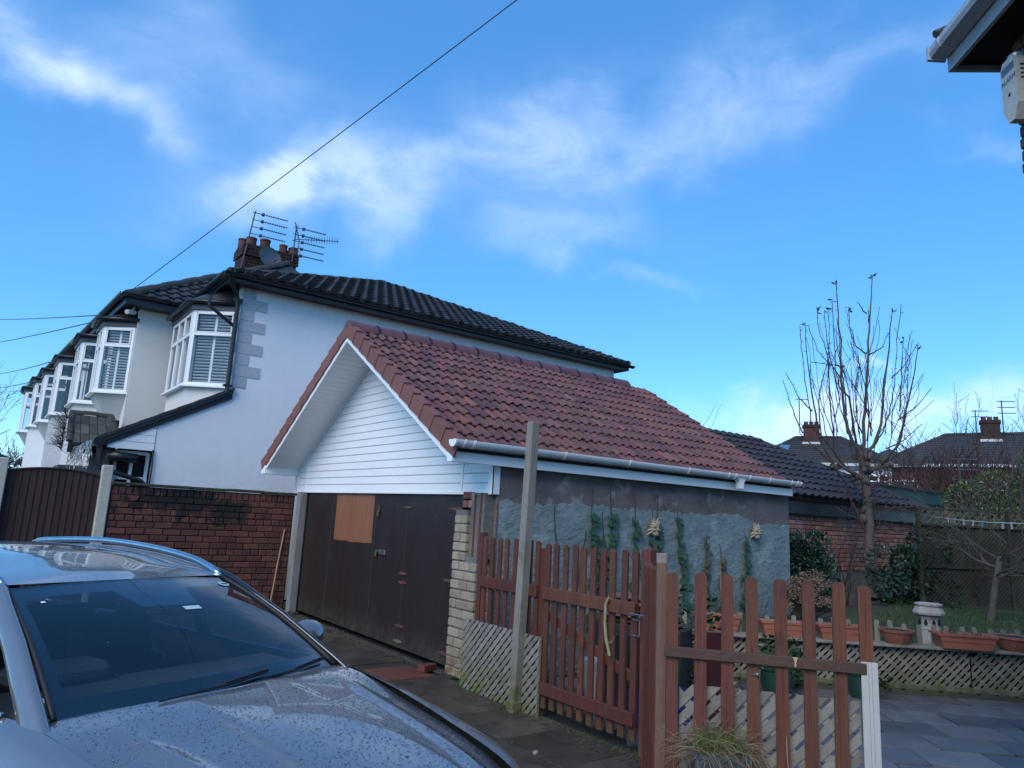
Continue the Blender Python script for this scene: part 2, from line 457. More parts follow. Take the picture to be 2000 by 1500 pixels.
m_ridgecap = mat('brindle_ridge_tile', (.17, .062, .058), (.12, .05, .055), 3, rough=.45, bump=.1, bscale=110, rnd=.12)
m_dtile = mat('dark_roof_tile', (.022, .021, .023), (.042, .04, .038), 4, rough=.55, bump=.35, bscale=70, rnd=.3,
              stain=((.16, .16, .15), 7.5, .70, .76, .7))
m_dridge = mat('mossy_ridge_tile', (.045, .045, .042), (.03, .034, .024), 5, rough=.8, bump=.5, bscale=50, rnd=.15, stain=[((.26, .26, .24), 7, .66, .74, .85), ((.045, .055, .018), 2.2, .5, .7, .7)])
m_mortar = mat('mortar', (.20, .19, .175), (.13, .125, .12), 8, rough=.95, bump=.5, bscale=90)
SPOT = [((.006, .006, .008), (2.75, 12.5, 1.78), (.85, 1, .34), .97), ((.008, .008, .009), (3.45, 12.5, 1.62), (.5, 1, .2), .9)]
m_dmortar = mat('dark_mortar', (.085, .075, .07), (.05, .046, .045), 8, spot=SPOT, rough=.95, bump=.5, bscale=90, stain=((.016, .014, .014), 1.4, .5, .66, .8))
m_brick = mat('red_brick', (.135, .045, .032), (.088, .032, .027), 6, spot=SPOT, rough=.85, bump=.6, bscale=70, rnd=.3, rhue=.012,
              stain=[((.03, .025, .026), 1.6, .6, .7, .6), ((.05, .06, .062), 4.3, .64, .7, .6)])
m_ybrick = mat('buff_brick', (.38, .32, .235), (.27, .22, .16), 6, rough=.85, bump=.6, bscale=70, rnd=.2, rhue=.01, stain=[((.07, .06, .05), 2.4, .55, .7, .7), ((.13, .15, .2), 1.9, .58, .68, .6)],
               layer=((.14, .09, .03), 0.0, .5, 1.2))
m_pbrick = mat('pink_brick', (.36, .155, .115), (.24, .115, .09), 6, rough=.9, bump=.5, bscale=60, rnd=.4, rhue=.02, stain=((.35, .31, .29), 2.3, .56, .7, .6))
m_cement = mat('old_cement_render', (.215, .18, .165), (.115, .098, .094), 2.4, rough=.9, bump=.8, bscale=16, bdist=.02,
               stain=[((.42, .39, .385), 2.2, .56, .66, .75), ((.03, .026, .026), 1.3, .56, .7, .75), ((.24, .20, .185), 5, .6, .7, .5)])
m_bluewall = mat('blue_painted_render', (.25, .315, .315), (.15, .205, .215), 2.2, rough=.8, bump=1.0, bscale=11, bdist=.022, stretch=(1, 1, 1.6),
                 stain=[((.36, .41, .40), 3.0, .53, .68, .65), ((.05, .065, .065), 5.5, .62, .70, .8), ((.30, .31, .29), 1.6, .66, .74, .6)],
                 layer=((.04, .05, .03), .3, 1.0, .7))
m_door = mat('black_stained_door', (.028, .017, .016), (.017, .011, .011), 3, stretch=(1, 1, .25), rough=.42, r2=.62, bump=.45, bscale=30,
             stain=[((.075, .055, .052), 3.6, .63, .74, .6)], layer=[((.075, .066, .05), -.05, .35, .8), ((.04, .045, .022), -.02, .18, .6)])
m_ply = mat('bare_plywood', (.30, .125, .06), (.215, .085, .042), 3.0, stretch=(1, 6, .5), rough=.6, bump=.15, bscale=60, stain=((.16, .06, .035), 3.4, .58, .7, .5))
m_rust = mat('rusty_iron', (.14, .06, .04), (.07, .035, .03), 12, rough=.8, bump=.4)
m_steel = mat('galvanised_steel', (.30, .31, .33), (.22, .23, .25), 10, rough=.4, metal=.8)
m_brass = mat('brass_padlock', (.35, .25, .10), (.25, .18, .08), 20, rough=.35, metal=.8)
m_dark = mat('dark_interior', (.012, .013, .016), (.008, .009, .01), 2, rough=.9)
m_picket = mat('red_stained_timber', (.168, .050, .026), (.098, .031, .020), 4, stretch=(2.5, 2.5, .35), rough=.6, bump=.4, bscale=26, rnd=.22, rhue=.008, knots=((.035, .014, .011), 5.0, .10),
               stain=[((.055, .022, .018), 4.5, .57, .68, .7), ((.26, .16, .12), 6, .68, .74, .5)], layer=((.075, .075, .035), -.05, .22, 1.5))
m_oldwood = mat('weathered_timber', (.265, .245, .21), (.165, .155, .13), 5, stretch=(2.5, 2.5, .3), rough=.8, bump=.5, bscale=30, rnd=.16,
                stain=((.09, .085, .07), 4, .55, .7, .6), layer=[((.07, .085, .02), .0, .55, 1.3)])
m_lattice = mat('grey_lattice_slat', (.27, .255, .225), (.175, .165, .145), 5, stretch=(2, 2, 2), rough=.8, bump=.35, bscale=40, rnd=.2, stain=((.10, .09, .075), 3, .56, .7, .6),
                layer=[((.10, .12, .03), .0, .42, 1.25)])
m_terra = mat('terracotta_plastic', (.34, .125, .08), (.27, .10, .068), 3, rough=.5, bump=.06, rnd=.12, stain=((.17, .07, .05), 5, .6, .72, .6))
m_soil = mat('potting_soil', (.045, .03, .022), (.025, .018, .014), 20, rough=.95, bump=1, bscale=60)
m_bark = mat('grey_bark', (.12, .105, .095), (.065, .055, .05), 9, stretch=(1, 1, .5), rough=.9, bump=.8, bscale=40, stain=((.10, .11, .06), 4, .55, .7, .6))
m_twig = mat('dark_twig', (.06, .035, .032), (.085, .05, .042), 5, rough=.8)
m_leaf = mat('dark_evergreen_leaf', (.018, .05, .032), (.03, .075, .04), 3, rough=.32, rnd=.1)
m_ivy = mat('ivy_leaf', (.034, .09, .03), (.02, .06, .028), 7, rough=.4, rnd=.2, stain=((.14, .16, .04), 6, .62, .72, .6))
m_grass = mat('lawn_grass', (.03, .075, .018), (.045, .09, .02), 1.5, rough=.7)
m_stone = mat('pale_cast_stone', (.44, .42, .38), (.33, .315, .285), 7, rough=.9, bump=.6, bscale=40, stain=((.13, .13, .10), 4.5, .57, .7, .7))
m_green = mat('green_boarding', (.02, .075, .062), (.016, .058, .05), 2, rough=.6, rnd=.1, stain=((.045, .075, .04), 2, .55, .7, .5))
m_trellis = mat('dark_fence_timber', (.030, .026, .018), (.02, .018, .013), 4, rough=.85, bump=.4, rnd=.2, stain=((.05, .06, .02), 1.3, .5, .7, .8))
m_glass = glass_mat('window_glass', (.85, .88, .89), 1.5, .02)
m_curtain = mat('white_net_curtain', (.5, .5, .5), (.42, .42, .43), 3, stretch=(9, 9, .4), rough=.9)
m_camwhite = mat('grey_white_plastic', (.62, .63, .63), (.55, .56, .56), 5, rough=.4)
m_concretepost = mat('painted_concrete_post', (.53, .51, .43), (.45, .43, .36), 3, rough=.85, bump=.35, bscale=50, stain=((.25, .25, .2), 4, .6, .72, .6))

# ================================================================ ground, drive, patio, lawn
g = MB(); g.add([(-300, -300, -.06), (300, -300, -.06), (300, 300, -.06), (-300, 300, -.06)], [(0, 1, 2, 3)])
tag(g.build('ground', m_ground, fix=False), None, None, kind='structure')

drv = MB(); drv.box(-6.0, 4.52, -4.0, 12.55, -.2, -.012)
drive = drv.build('driveway', m_joint); drive['kind'] = 'structure'
def slab_mesh(sx, sy, t, name, m):
    b = MB(); b.cbox((0, 0, -t / 2), X, Y, Z, sx / 2, sy / 2, t / 2, .006); return meshof(b, name, m)
sl = slab_mesh(.742, .742, .05, 'paving_slab', m_slab); slr = slab_mesh(.56, .58, .05, 'paving_slab', m_redslab)
k = 0
for i in range(9):
    for j in range(15):
        x = 4.10 - .75 * i + (.0 if j % 2 else .0); y = 12.1 - .75 * j
        if abs(x - 4.10) < .4 and abs(y - 7.6) < .3: continue
        inst('paving_slab', sl, drive, (x, y, .0 + RND.uniform(-.005, .005)), (RND.uniform(-.006, .006), RND.uniform(-.006, .006), RND.uniform(-.006, .006)))
inst('paving_slab', slr, drive, (4.10, 7.44, .006), (0, 0, .02), label='red concrete slab set into the brown paving')

E1 = V(.755, -.656, 0).normalized(); E2 = V(-E1.y * -1, 0, 0)
E2 = V(E1.y, -E1.x, 0)                       # towards the camera
RA = V(7.25, 5.64, 0)                        # retaining edge starts here
pbm = MB()
pbm.add([(4.5, 6.6, -.01), (4.5, -6, -.01), (9, -8, -.01), (13.5, 0, -.01), (10.8, 2.5, -.01), (7.1, 5.85, -.01), (6.3, 6.6, -.01)], [tuple(range(7))])
patio = pbm.build('patio', m_joint, fix=False); patio['kind'] = 'structure'
psl = slab_mesh(.584, .434, .045, 'paving_slab', m_patio)
for r in range(13):
    for c in range(-3, 13):
        p = RA + E1 * (.6 * c + .3 * (r % 2)) + E2 * (.24 + .45 * r)
        cs = [p + E1 * (.3 * a) + E2 * (.22 * b_) for a in (-1, 1) for b_ in (-1, 1)]
        if min(q.x for q in cs) < 4.55 or max(q.y for q in cs) > 6.5: continue
        inst('paving_slab', psl, patio, (p.x, p.y, .022 + RND.uniform(-.004, .004)), (RND.uniform(-.006, .006), RND.uniform(-.006, .006), atan2(E1.y, E1.x)))

lw = MB()
LP = [(6.35, 6.5), (7.25, 5.72), (10.45, 2.9), (13, .6), (24, -4), (26, 3), (16.5, 7.1), (10.6, 7.05), (10.6, 6.6)]
lw.prism([(x, y, -.05) for x, y in LP], (0, 0, .55))
lawn = lw.build('lawn', mat('lawn_soil', (.04, .055, .02), (.03, .035, .018), 3, rough=.95, bump=.6)); lawn['kind'] = 'structure'
gr = MB(); rr = random.Random(3)
for i in range(15000):
    s, t = rr.uniform(0, 1), rr.uniform(0, 1)
    p = V(8.8, 4.9, .5) + V(2.0, -1.9, 0) * (s * 2.1) + V(6.6, 2.3, 0) * t
    if p.y > 6.95 or p.x < 7.3: continue
    if p.x + p.y * 0.62 > 19.2: continue
    a = rr.uniform(0, 2 * pi); h = rr.uniform(.03, .075); w = .006
    d = V(cos(a), sin(a), 0); tip = V(rr.uniform(-.03, .03), rr.uniform(-.03, .03), h)
    gr.add([p - d * w, p + d * w, p + tip], [(0, 1, 2)])
tag(gr.build('grass', m_grass, fix=False), 'short green lawn grass behind the planter ledge', 'grass', kind='stuff')

# ================================================================ garage with the new red roof
garage = thing('garage', 'garage with new red tiled roof, white clad gable and blue side wall', 'garage', (4.69, 9.7, 0))
GX, YG, YL = 4.69, 6.62, 12.83
w = MB()
w.box(4.74, 10.50, YG, YG + .22, -.05, 2.40)
wall = w.build('side_wall', m_cement, garage, label='old brown cement rendered wall above the blue paint')
w = MB(); w.box(4.74, 10.5, YL - .22, YL, -.05, 2.40); w.box(10.28, 10.5, YG + .22, YL - .22, -.05, 2.40)
w.prism([(10.3, 6.6, 2.36), (10.3, YL, 2.36), (10.3, 9.7, 4.1)], (.15, 0, 0))
w.build('rear_wall', m_cement, garage)
w = MB(); w.box(4.78, 4.80, YG + .22, YL - .22, 0, 2.4); w.build('dark_inside', m_dark, garage)
# the blue paint coat, a trowelled layer with a ragged top edge
b = MB(); n = 130; top = []; rr = random.Random(5)
for i in range(n + 1):
    x = 4.76 + (10.49 - 4.76) * i / n
    zt = 1.955 + .014 * sin(x * 7.3) * sin(x * 3.1) + .012 * sin(x * 2.1 + 1) + rr.choice((-.02, -.008, 0, .006, .014)) + rr.uniform(-.008, .008) - (.09 if x > 9.55 else .09 * max(0, (x - 9.2) / .35) if x > 9.2 else 0)
    if x < 5.1: zt += .03 * sin(x * 17)
    top.append((x, zt))
front = [(x, YG - .014, z) for x, z in top] + [(x, YG - .014, 0) for x, z in reversed(top)]
for i in range(n):
    (xa, za), (xb, zb) = top[i], top[i + 1]
    rows = 14
    for j in range(rows):
        z0a, z1a, z0b, z1b = za * j / rows, za * (j + 1) / rows, zb * j / rows, zb * (j + 1) / rows
        b.add([(xa, YG - .014, z0a), (xb, YG - .014, z0b), (xb, YG - .014, z1b), (xa, YG - .014, z1a)], [(0, 1, 2, 3)])
    b.add([(xa, YG - .014, za), (xb, YG - .014, zb), (xb, YG + .01, zb + .006), (xa, YG + .01, za + .006)], [(0, 1, 2, 3)])
b.add([(10.49, YG - .014, 0), (10.505, YG - .0, 0), (10.505, YG - .0, 1.86), (10.49, YG - .014, 1.86)], [(0, 1, 2, 3)])
bl = b.build('blue_coat', m_bluewall, garage, fix=True, label='rough blue paint on the lower part of the side wall')

# --- door leaves
seams = [12.20, 11.107, 9.53, 8.585, 7.24]
for i in range(4):
    y1, y0 = seams[i] - .006, seams[i + 1] + .006
    d = MB(); d.cbox((4.71, (y0 + y1) / 2, 1.03), X, Y, Z, .022, (y1 - y0) / 2, .995, .006)
    lf = d.build('door_leaf', m_door, garage)
    if i == 1:
        p = MB(); z0 = 1.29; pts = []
        for q in range(15): pts.append((4.683, 9.60 + (10.95 - 9.60) * q / 14, 1.300 - .02 * q / 14 + rr.uniform(-.012, .010)))
        pts += [(4.683, 10.955, 1.99), (4.683, 9.60, 1.99)]
        p.prism(pts, (.008, 0, 0)); p.build('plywood_panel', m_ply, lf)
def hinge(y0, y1, z, h=.05):
    p = MB(); p.prism([(4.678, y0, z - h * .5), (4.678, y1, z - .012), (4.678, y1, z + .012), (4.678, y0, z + h * .5)], (.012, 0, 0)); p.build('strap_hinge', m_rust, garage)
for z in (1.832, .971, .854, .31, .118):
    p = MB(); p.prism([(4.676, 8.585, z - .022), (4.676, 8.70, z - .006), (4.676, 8.70, z + .006), (4.676, 8.585, z + .022), (4.676, 8.47, z + .006), (4.676, 8.47, z - .006)], (.014, 0, 0))
    p.build('butterfly_hinge', m_rust if z != .118 else m_oldwood, garage)
for z in (1.837, .99, .165): hinge(7.24, 7.55, z, .06)
p = MB(); p.cbox((4.676, 9.22, 1.20), X, Y, Z, .012, .10, .035, .004); p.tube([(4.662, 9.36, 1.21), (4.662, 9.2, 1.21), (4.662, 9.16, 1.23)], .008); p.build('slide_bolt', m_steel, garage)
for y, z in ((9.41, 1.72), (9.38, 1.16)):
    p = MB(); p.cbox((4.655, y, z), X, Y, Z, .011, .024, .03, .004)
    p.tube([(4.655, y - .016, z + .03), (4.655, y - .014, z + .07), (4.655, y + .014, z + .07), (4.655, y + .016, z + .03)], .005, 6)
    p.build('padlock', m_brass, garage)
p = MB(); p.cbox((4.675, 9.42, 1.79), X, Y, Z, .008, .03, .05, .003); p.build('hasp', m_rust, garage)
# header under the cladding, grey post at the far jamb
p = MB(); p.box(4.73, 4.80, 6.7, 12.8, 2.0, 2.1); p.build('lintel', m_dark, garage)
p = MB(); p.cbox((4.62, 12.33, 1.0), X, Y, Z, .07, .075, 1.02, .012); p.build('jamb_post', mat('grey_jamb', (.26, .255, .25), (.18, .175, .17), 5, stretch=(1, 1, .4), rough=.9, bump=.5), garage)

# --- buff brick pier and the red brick jamb above it
def brick_mesh(l, d, h, name, m, ch=.008, seed=0):
    b = MB(); b.cbox((0, 0, 0), X, Y, Z, l / 2, d / 2, h / 2, ch); r = random.Random(seed)
    b.v = [(x + r.uniform(-.003, .003), y + r.uniform(-.003, .003), z + r.uniform(-.003, .003)) for x, y, z in b.v]
    return meshof(b, name, m)
p = MB(); p.box(4.565, 4.74, 6.715, 7.185, 0, 1.31); p.box(4.565, 4.74, 6.945, 7.185, 1.31, 1.83); p.build('pier_core', m_mortar, garage)
CH = .1045
ys = {}
for c in range(18):
    z = .05 + CH * c
    if z > 1.80: break
    y0 = 6.70 if z < 1.29 else 6.93
    y1 = 7.20; Wd = y1 - y0
    if c < 13: cells = [(.27, .23), (.14, .21, .15)][c % 2] if (c // 2) % 2 else [(.23, .27), (.17, .17, .16)][c % 2]
    else: cells = [(.27,), (.135, .135)][(c + 1) % 2]
    s = y1
    sc = Wd / sum(cells)
    for cw in cells:
        cw *= sc
        me = brick_mesh(.20, cw - .014, CH - .016, 'brick', m_ybrick, seed=c)
        inst('brick', me, garage, (4.65 + RND.uniform(-.004, .004), s - cw / 2, z), (0, RND.uniform(-.01, .01), RND.uniform(-.01, .01)))
        s -= cw
p = MB(); p.box(4.60, 4.745, 6.66, 6.93, 1.3, 2.03); p.build('jamb_core', m_cement, garage)
for c in range(2):
    for y in (7.10, 6.98):
        me = brick_mesh(.12, .10, .085, 'brick', m_pbrick, seed=c + 30); inst('brick', me, garage, (4.68, y, 1.90 + .1 * c), (0, 0, RND.uniform(-.05, .05)))
p = MB(); p.tube([(4.60, 6.73, 1.3), (4.60, 6.73, 1.7), (4.605, 6.72, 2.03)], .018, 8); p.tube([(4.595, 6.84, 1.25), (4.595, 6.84, 2.02)], .012, 6); p.build('conduit', m_rust, garage)

# --- roof frame numbers: eave, ridge, slope
RY, RZ = 9.67, 4.40           # ridge line of the tile underside
EY, EZ = 6.44, 2.475
sl_ = (RZ - EZ) / (RY - EY); PA = math.atan(sl_)
XB, XE = 4.05, 10.40          # front and rear verge
def roofz(y): return RZ - sl_ * abs(y - RY)
# gable cladding: separate boards with a shadow gap
zc = 2.03
back = MB(); back.prism([(4.712, 6.66, 2.05), (4.712, 12.8, 2.05), (4.712, 12.8, 2.33), (4.712, RY, 4.14), (4.712, 6.66, 2.33)], (.015, 0, 0)); back.build('gable_backing', m_dark, garage)
gtop = lambda y: roofz(y) - .20
def ydepth(z): return RY - (RZ - .20 - z) / sl_    # near-side y where the soffit is at height z
BH = .1135
i = 0
while True:
    z0 = zc + BH * i; z1 = z0 + BH - .003; i += 1
    ya0, ya1 = max(YG + .005, ydepth(z0)), max(YG + .005, ydepth(z1))
    if ya0 > RY - .05: break
    ya1 = min(ya1, RY)
    yb0, yb1 = min(YL - .005, 2 * RY - ya0), min(YL - .005, 2 * RY - ya1)
    b = MB()
    pr = [(4.664, ya0, z0), (4.664, yb0, z0), (4.658, yb0, z0 + .012), (4.658, yb1, z1), (4.658, ya1, z1), (4.658, ya0, z0 + .012)]
    b.add([(4.70, ya0, z0), (4.70, yb0, z0), (4.662, yb0, z0), (4.662, ya0, z0), (4.654, ya0, z0 + .01), (4.654, yb0, z0 + .01), (4.660, yb1, z1), (4.660, ya1, z1), (4.70, yb1, z1), (4.70, ya1, z1)],
          [(0, 1, 2, 3), (3, 2, 5, 4), (4, 5, 6, 7), (7, 6, 8, 9), (0, 3, 4, 7, 9), (1, 8, 6, 5, 2)])
    b.build('cladding_board', m_white, garage)
for y, z1 in ((12.31, 2.66), (7.24, 2.62)):
    b = MB(); b.box(4.645, 4.66, y - .018, y + .018, 2.032, z1); b.build('joint_trim', m_white, garage)
b = MB(); b.box(4.648, 4.75, 6.600, 6.625, 2.02, 2.40); b.box(4.645, 4.664, 6.6, 6.68, 2.021, 2.40); b.build('corner_trim', m_white, garage)
b = MB(); b.box(4.64, 4.70, 6.63, 12.82, 2.012, 2.034); b.build('drip_trim', m_white, garage)
b = MB(); b.box(4.648, 4.66, 12.80, 12.83, 2.034, 2.5); b.build('corner_trim', m_white, garage)
# soffit boards under the two verges
for s in (1, -1):
    L_ = (RY - 6.50) / cos(PA); nb = 34
    for i in range(nb):
        t0 = L_ * i / nb + .003; t1 = L_ * (i + 1) / nb - .004
        ya, yb = RY - s * t0 * cos(PA), RY - s * t1 * cos(PA)
        za, zb = RZ - .185 - t0 * sin(PA), RZ - .185 - t1 * sin(PA)
        b = MB(); b.prism([(XB + .03, ya, za), (XB + .03, yb, zb), (XB + .03, yb, zb + .01), (XB + .03, ya, za + .01)], (4.655 - XB - .03, 0, 0))
        b.build('soffit_board', m_white, garage)
    b = MB(); b.prism([(4.62, RY - s * .05, RZ - .215 - .03), (4.62, RY - s * 3.02, RZ - .215 - 3.02 * sl_), (4.62, RY - s * 3.02, RZ - .188 - 3.02 * sl_), (4.62, RY - s * .05, RZ - .188 - .03)], (.036, 0, 0)); b.build('soffit_trim', m_white, garage)
    # barge board
    b = MB(); y1 = RY - s * 3.12
    b.prism([(XB, RY, RZ - .045), (XB, y1, roofz(y1) - .045), (XB, y1, roofz(y1) - .21), (XB, RY, RZ - .21)], (.026, 0, 0)); b.build('barge_board', m_white, garage)
    # underlay slab that carries the tiles
    b = MB(); b.prism([(XB + .03, RY, RZ - .03), (XB + .03, RY - s * 3.2, RZ - .03 - 3.2 * sl_), (XB + .03, RY - s * 3.2, RZ - .05 - 3.2 * sl_), (XB + .03, RY, RZ - .05)], (XE - XB - .05, 0, 0)); b.build('roof_deck', m_dark, garage)
# closing boxes at the feet of the verge
b = MB(); b.cbox(((XB + 4.66) / 2 - .01, 12.80, 2.375), X, Y, Z, (4.66 - XB) / 2 + .01, .10, .075, .006); b.build('eaves_box', m_white, garage)
b = MB(); b.cbox((4.60, 6.60, 2.44), X, Y, Z, .05, .05, .05, .005); b.build('eaves_box', m_white, garage)
# fascia with joint, gutter with brackets
FY = 6.50
b = MB(); b.cbox((7.24, FY + .01, 2.435), X, Y, Z, 3.20, .012, .105, .004); b.box(4.03, 4.10, FY - .005, FY + .10, 2.335, 2.45); b.build('fascia_board', m_white, garage)
b = MB(); b.box(4.10, 10.4, FY + .022, YG + .0, 2.342, 2.354); b.build('eaves_soffit', m_white, garage)
b = MB(); b.box(5.16, 5.168, FY - .004, FY + .0, 2.335, 2.53); b.build('fascia_joint', m_camwhite, garage)
gp = []
for k in range(13):
    a = pi + pi * k / 12; gp.append((.066 * cos(a), .060 * sin(a)))
gp = [(-.070, .012), (-.070, .0)] + gp[1:-1] + [(.070, 0), (.070, .012), (.060, .012), (.060, 0)] + [(.056 * cos(pi + pi * (12 - k) / 12), .050 * sin(pi + pi * (12 - k) / 12)) for k in range(1, 12)] + [(-.060, 0), (-.060, .012)]
GYc, GZ = 6.42, 2.545
b = MB(); b.sweep(gp, (3.99, GYc, GZ), (10.46, GYc, GZ), Y, Z); gut = b.build('gutter', m_white, garage, smooth=35)
for x in (3.985, 10.455):
    b = MB(); pr = [(.073 * cos(pi + pi * k / 12), .066 * sin(pi + pi * k / 12)) for k in range(13)]
    pr = [(-.073, .014)] + pr + [(.073, .014)]
    b.sweep(pr, (x - .012, GYc, GZ), (x + .022, GYc, GZ), Y, Z); b.build('stop_end', m_white, gut, smooth=35)
op = [(.076 * cos(pi + pi * k / 12), .069 * sin(pi + pi * k / 12)) for k in range(13)]
ip = [(.0705 * cos(2 * pi - pi * k / 12), .064 * sin(2 * pi - pi * k / 12)) for k in range(13)]
bp_ = [(-.076, .02)] + op + [(.076, .02), (.0705, .02)] + ip + [(-.0705, .02)]
for x in (4.10, 4.22, 5.52, 6.6, 7.75, 8.62, 8.78, 9.12, 9.62, 10.2, 10.36):
    b = MB(); b.sweep(bp_, (x - .014, GYc, GZ), (x + .014, GYc, GZ), Y, Z); b.box(x - .014, x + .014, GYc + .06, FY, GZ - .06, GZ - .03); b.build('gutter_bracket', m_white, gut, smooth=35)
b = MB(); b.prism([(8.84, GYc - .05, GZ - .02), (9.06, GYc - .05, GZ - .02), (9.0, GYc - .04, GZ - .10), (8.985, GYc - .04, GZ - .19), (8.915, GYc - .04, GZ - .19), (8.90, GYc - .04, GZ - .10)], (0, .08, 0)); b.build('outlet', m_white, gut)

# --- roof tiles
def tile_mesh(wd, ln, name, m, roll=.034, nroll=2, t=.014, tilt=.03, seg=5, front=.022):
    """double roman tile: across x, up the slope y; pans with round rolls"""
    prof = []
    pw = wd / nroll
    for r in range(nroll):
        x0 = r * pw
        prof.append((x0, 0)); prof.append((x0 + pw * .42, 0))
        for k in range(1, seg):
            a = pi * k / seg
            prof.append((x0 + pw * .42 + pw * .58 * (1 - cos(a)) / 2, roll * sin(a)))
    prof.append((wd, 0))
    b = MB(); n = len(prof)
    lo = [(x, 0, z + tilt) for x, z in prof]; up = [(x, ln, z) for x, z in prof]
    ed = [(x, 0.004, z + tilt - front) for x, z in prof]
    b.add(lo + up + ed, [(i, i + 1, n + i + 1, n + i) for i in range(n - 1)] + [(2 * n + i, 2 * n + i + 1, i + 1, i) for i in range(n - 1)])
    me = b.mesh(name); me.materials.append(m)
    me.polygons.foreach_set('use_smooth', [True] * len(me.polygons)); me.set_sharp_from_angle(angle=radians(40))
    return me
NR = 12; NCOL = 21
slope_len = (RY - EY) / cos(PA)
exp_ = (slope_len - .06) / NR; tw = (XE - XB - .08) / NCOL
gt = [tile_mesh(tw * 1.002, exp_ + .06, 'roof_tile', m_rtile) for _ in range(1)]
for r in range(NR):
    for c in range(NCOL):
        s0 = exp_ * r
        if r == NR - 1 and c > 18: pass
        p = V(XB + .06 + tw * c, EY + s0 * cos(PA), EZ + s0 * sin(PA) + .0)
        inst('roof_tile', gt[0], garage, (p.x, p.y + RND.uniform(-.007, .007), p.z + RND.uniform(-.002, .004)), (PA + RND.uniform(-.008, .008), RND.uniform(-.006, .006), RND.uniform(-.007, .007)))
# far slope, out of sight of the drive: one sheet of the same tiles
b = MB(); src = gt[0]
for r in range(NR):
    for c in range(NCOL):
        Mx = Matrix.Translation((XE - .02 - tw * c, 2 * RY - EY - exp_ * r * cos(PA), EZ + exp_ * r * sin(PA))) @ Matrix.Rotation(pi, 4, 'Z') @ Matrix.Rotation(PA, 4, 'X')
        b.add([Mx @ v.co for v in src.vertices], [tuple(f.vertices) for f in src.polygons])
b.build('far_slope_tiles', m_rtile, garage, smooth=40, fix=False, kind='stuff')
# verge caps: wrap over the edge of both slopes at the front
for s in (1, -1):
    b = MB(); l = exp_ + .03
    # local: x along world x, y up slope, z normal
    pr = [(-.045, -.135), (-.045, .052), (.055, .058), (.075, .03), (.075, .015), (-.022, .015), (-.022, -.135)]
    lo = [(x, 0, z + .022) for x, z in pr]; hi = [(x + .008, l, z) for x, z in pr]
    n = len(pr); b.add(lo + hi, [tuple(range(n))[::-1], tuple(range(n, 2 * n))] + [(i, (i + 1) % n, (i + 1) % n + n, i + n) for i in range(n)])
    if s < 0: b.v = [(x, y, z) for x, y, z in b.v]
    me = meshof(b, 'verge_tile', m_redcap)
    for r in range(NR):
        s0 = exp_ * r - (.03 if r == 0 else 0)
        if s > 0: inst('verge_tile', me, garage, (XB + .02, EY + s0 * cos(PA), EZ + s0 * sin(PA) + .012), (PA, 0, 0))
        else:
            b2 = MB(); b2.v = [(-x, y, z) for x, y, z in b.v]; b2.f = [f[::-1] for f in b.f]; b2.m = b.m
            if r == 0: me2 = meshof(b2, 'verge_tile', m_redcap)
            inst('verge_tile', me2, garage, (XB + .02, 2 * RY - EY - s0 * cos(PA), EZ + s0 * sin(PA) + .012), (PA, 0, pi))
# ridge tiles
RT = MB(); pr = [(-.15, -.06), (-.145, -.01), (-.095, .055), (-.045, .09), (0, .10), (.045, .09), (.095, .055), (.145, -.01), (.15, -.06), (.125, -.06), (.08, .03), (0, .07), (-.08, .03), (-.125, -.06)]
RT.sweep(pr, (0, 0, 0), (.44, 0, 0), Y, Z); rtm = meshof(RT, 'ridge_tile', m_ridgecap, 35)
for i in range(13):
    inst('ridge_tile', rtm, garage, (XB + .0 + .447 * i, RY, RZ + .015 + RND.uniform(-.003, .003)), (0, RND.uniform(-.004, .004), RND.uniform(-.004, .004)))
    b = MB(); b.sweep([(a * 1.04, c * 1.04 + .004) for a, c in pr[:9]] + [(a, c) for a, c in pr[8::-1]], (XB + .447 * i + .425, RY, RZ + .015), (XB + .447 * i + .462, RY, RZ + .015), Y, Z)
    if i < 12: b.build('ridge_union', m_black, garage, smooth=35)
b = MB(); b.prism([(XB - .015, RY + a, RZ + .015 + c) for a, c in pr[:9]], (.02, 0, 0)); b.build('ridge_end_cap', m_ridgecap, garage)
# open rear verge: ochre mortar bed and batten
b = MB(); b.prism([(XE - .06, EY + .1, EZ + .04), (XE - .06, RY, RZ - .01), (XE - .06, RY, RZ + .035), (XE - .06, EY + .1, EZ + .085)], (.05, 0, 0))
b.build('verge_bed', mat('ochre_mortar', (.30, .17, .09), (.20, .12, .08), 8, rough=.95, bump=.5), garage)

# ================================================================ boundary brick wall
bw = thing('brick_boundary_wall', 'stained red brick boundary wall between the fence panel and the garage', 'wall', (3.1, 12.6, 0))
c_ = MB(); c_.box(1.66, 4.56, 12.53, 12.72, -.02, 1.945); c_.build('wall_core', m_dmortar, bw)
bmesh_ = {}
def wallbricks(root, x0, x1, yface, z0, courses, ch, bl_, m, key, dep=.06, hdr=3, kind=None):
    for c in range(courses):
        z = z0 + ch * (c + .5)
        header = hdr and c % hdr == hdr - 1
        l = bl_ / 2 if header else bl_
        off = [0, .5, .25, .7][c % 4] * l
        x = x0 - off
        while x < x1 - .01:
            a, e = max(x, x0), min(x + l, x1)
            if e - a > .03:
                kk = (key, round(e - a, 2), RND.randint(0, 2))
                if kk not in bmesh_: bmesh_[kk] = brick_mesh(e - a - .014, dep, ch - .013, 'brick', m, seed=len(bmesh_))
                inst('brick', bmesh_[kk], root, ((a + e) / 2, yface + dep / 2 - .012 + RND.uniform(-.004, .004), z), (RND.uniform(-.012, .012), RND.uniform(-.008, .008), RND.uniform(-.012, .012)))
            x += l
wallbricks(bw, 1.68, 4.55, 12.52, .0, 18, .1005, .268, m_brick, 'red', hdr=5)
nb = 29
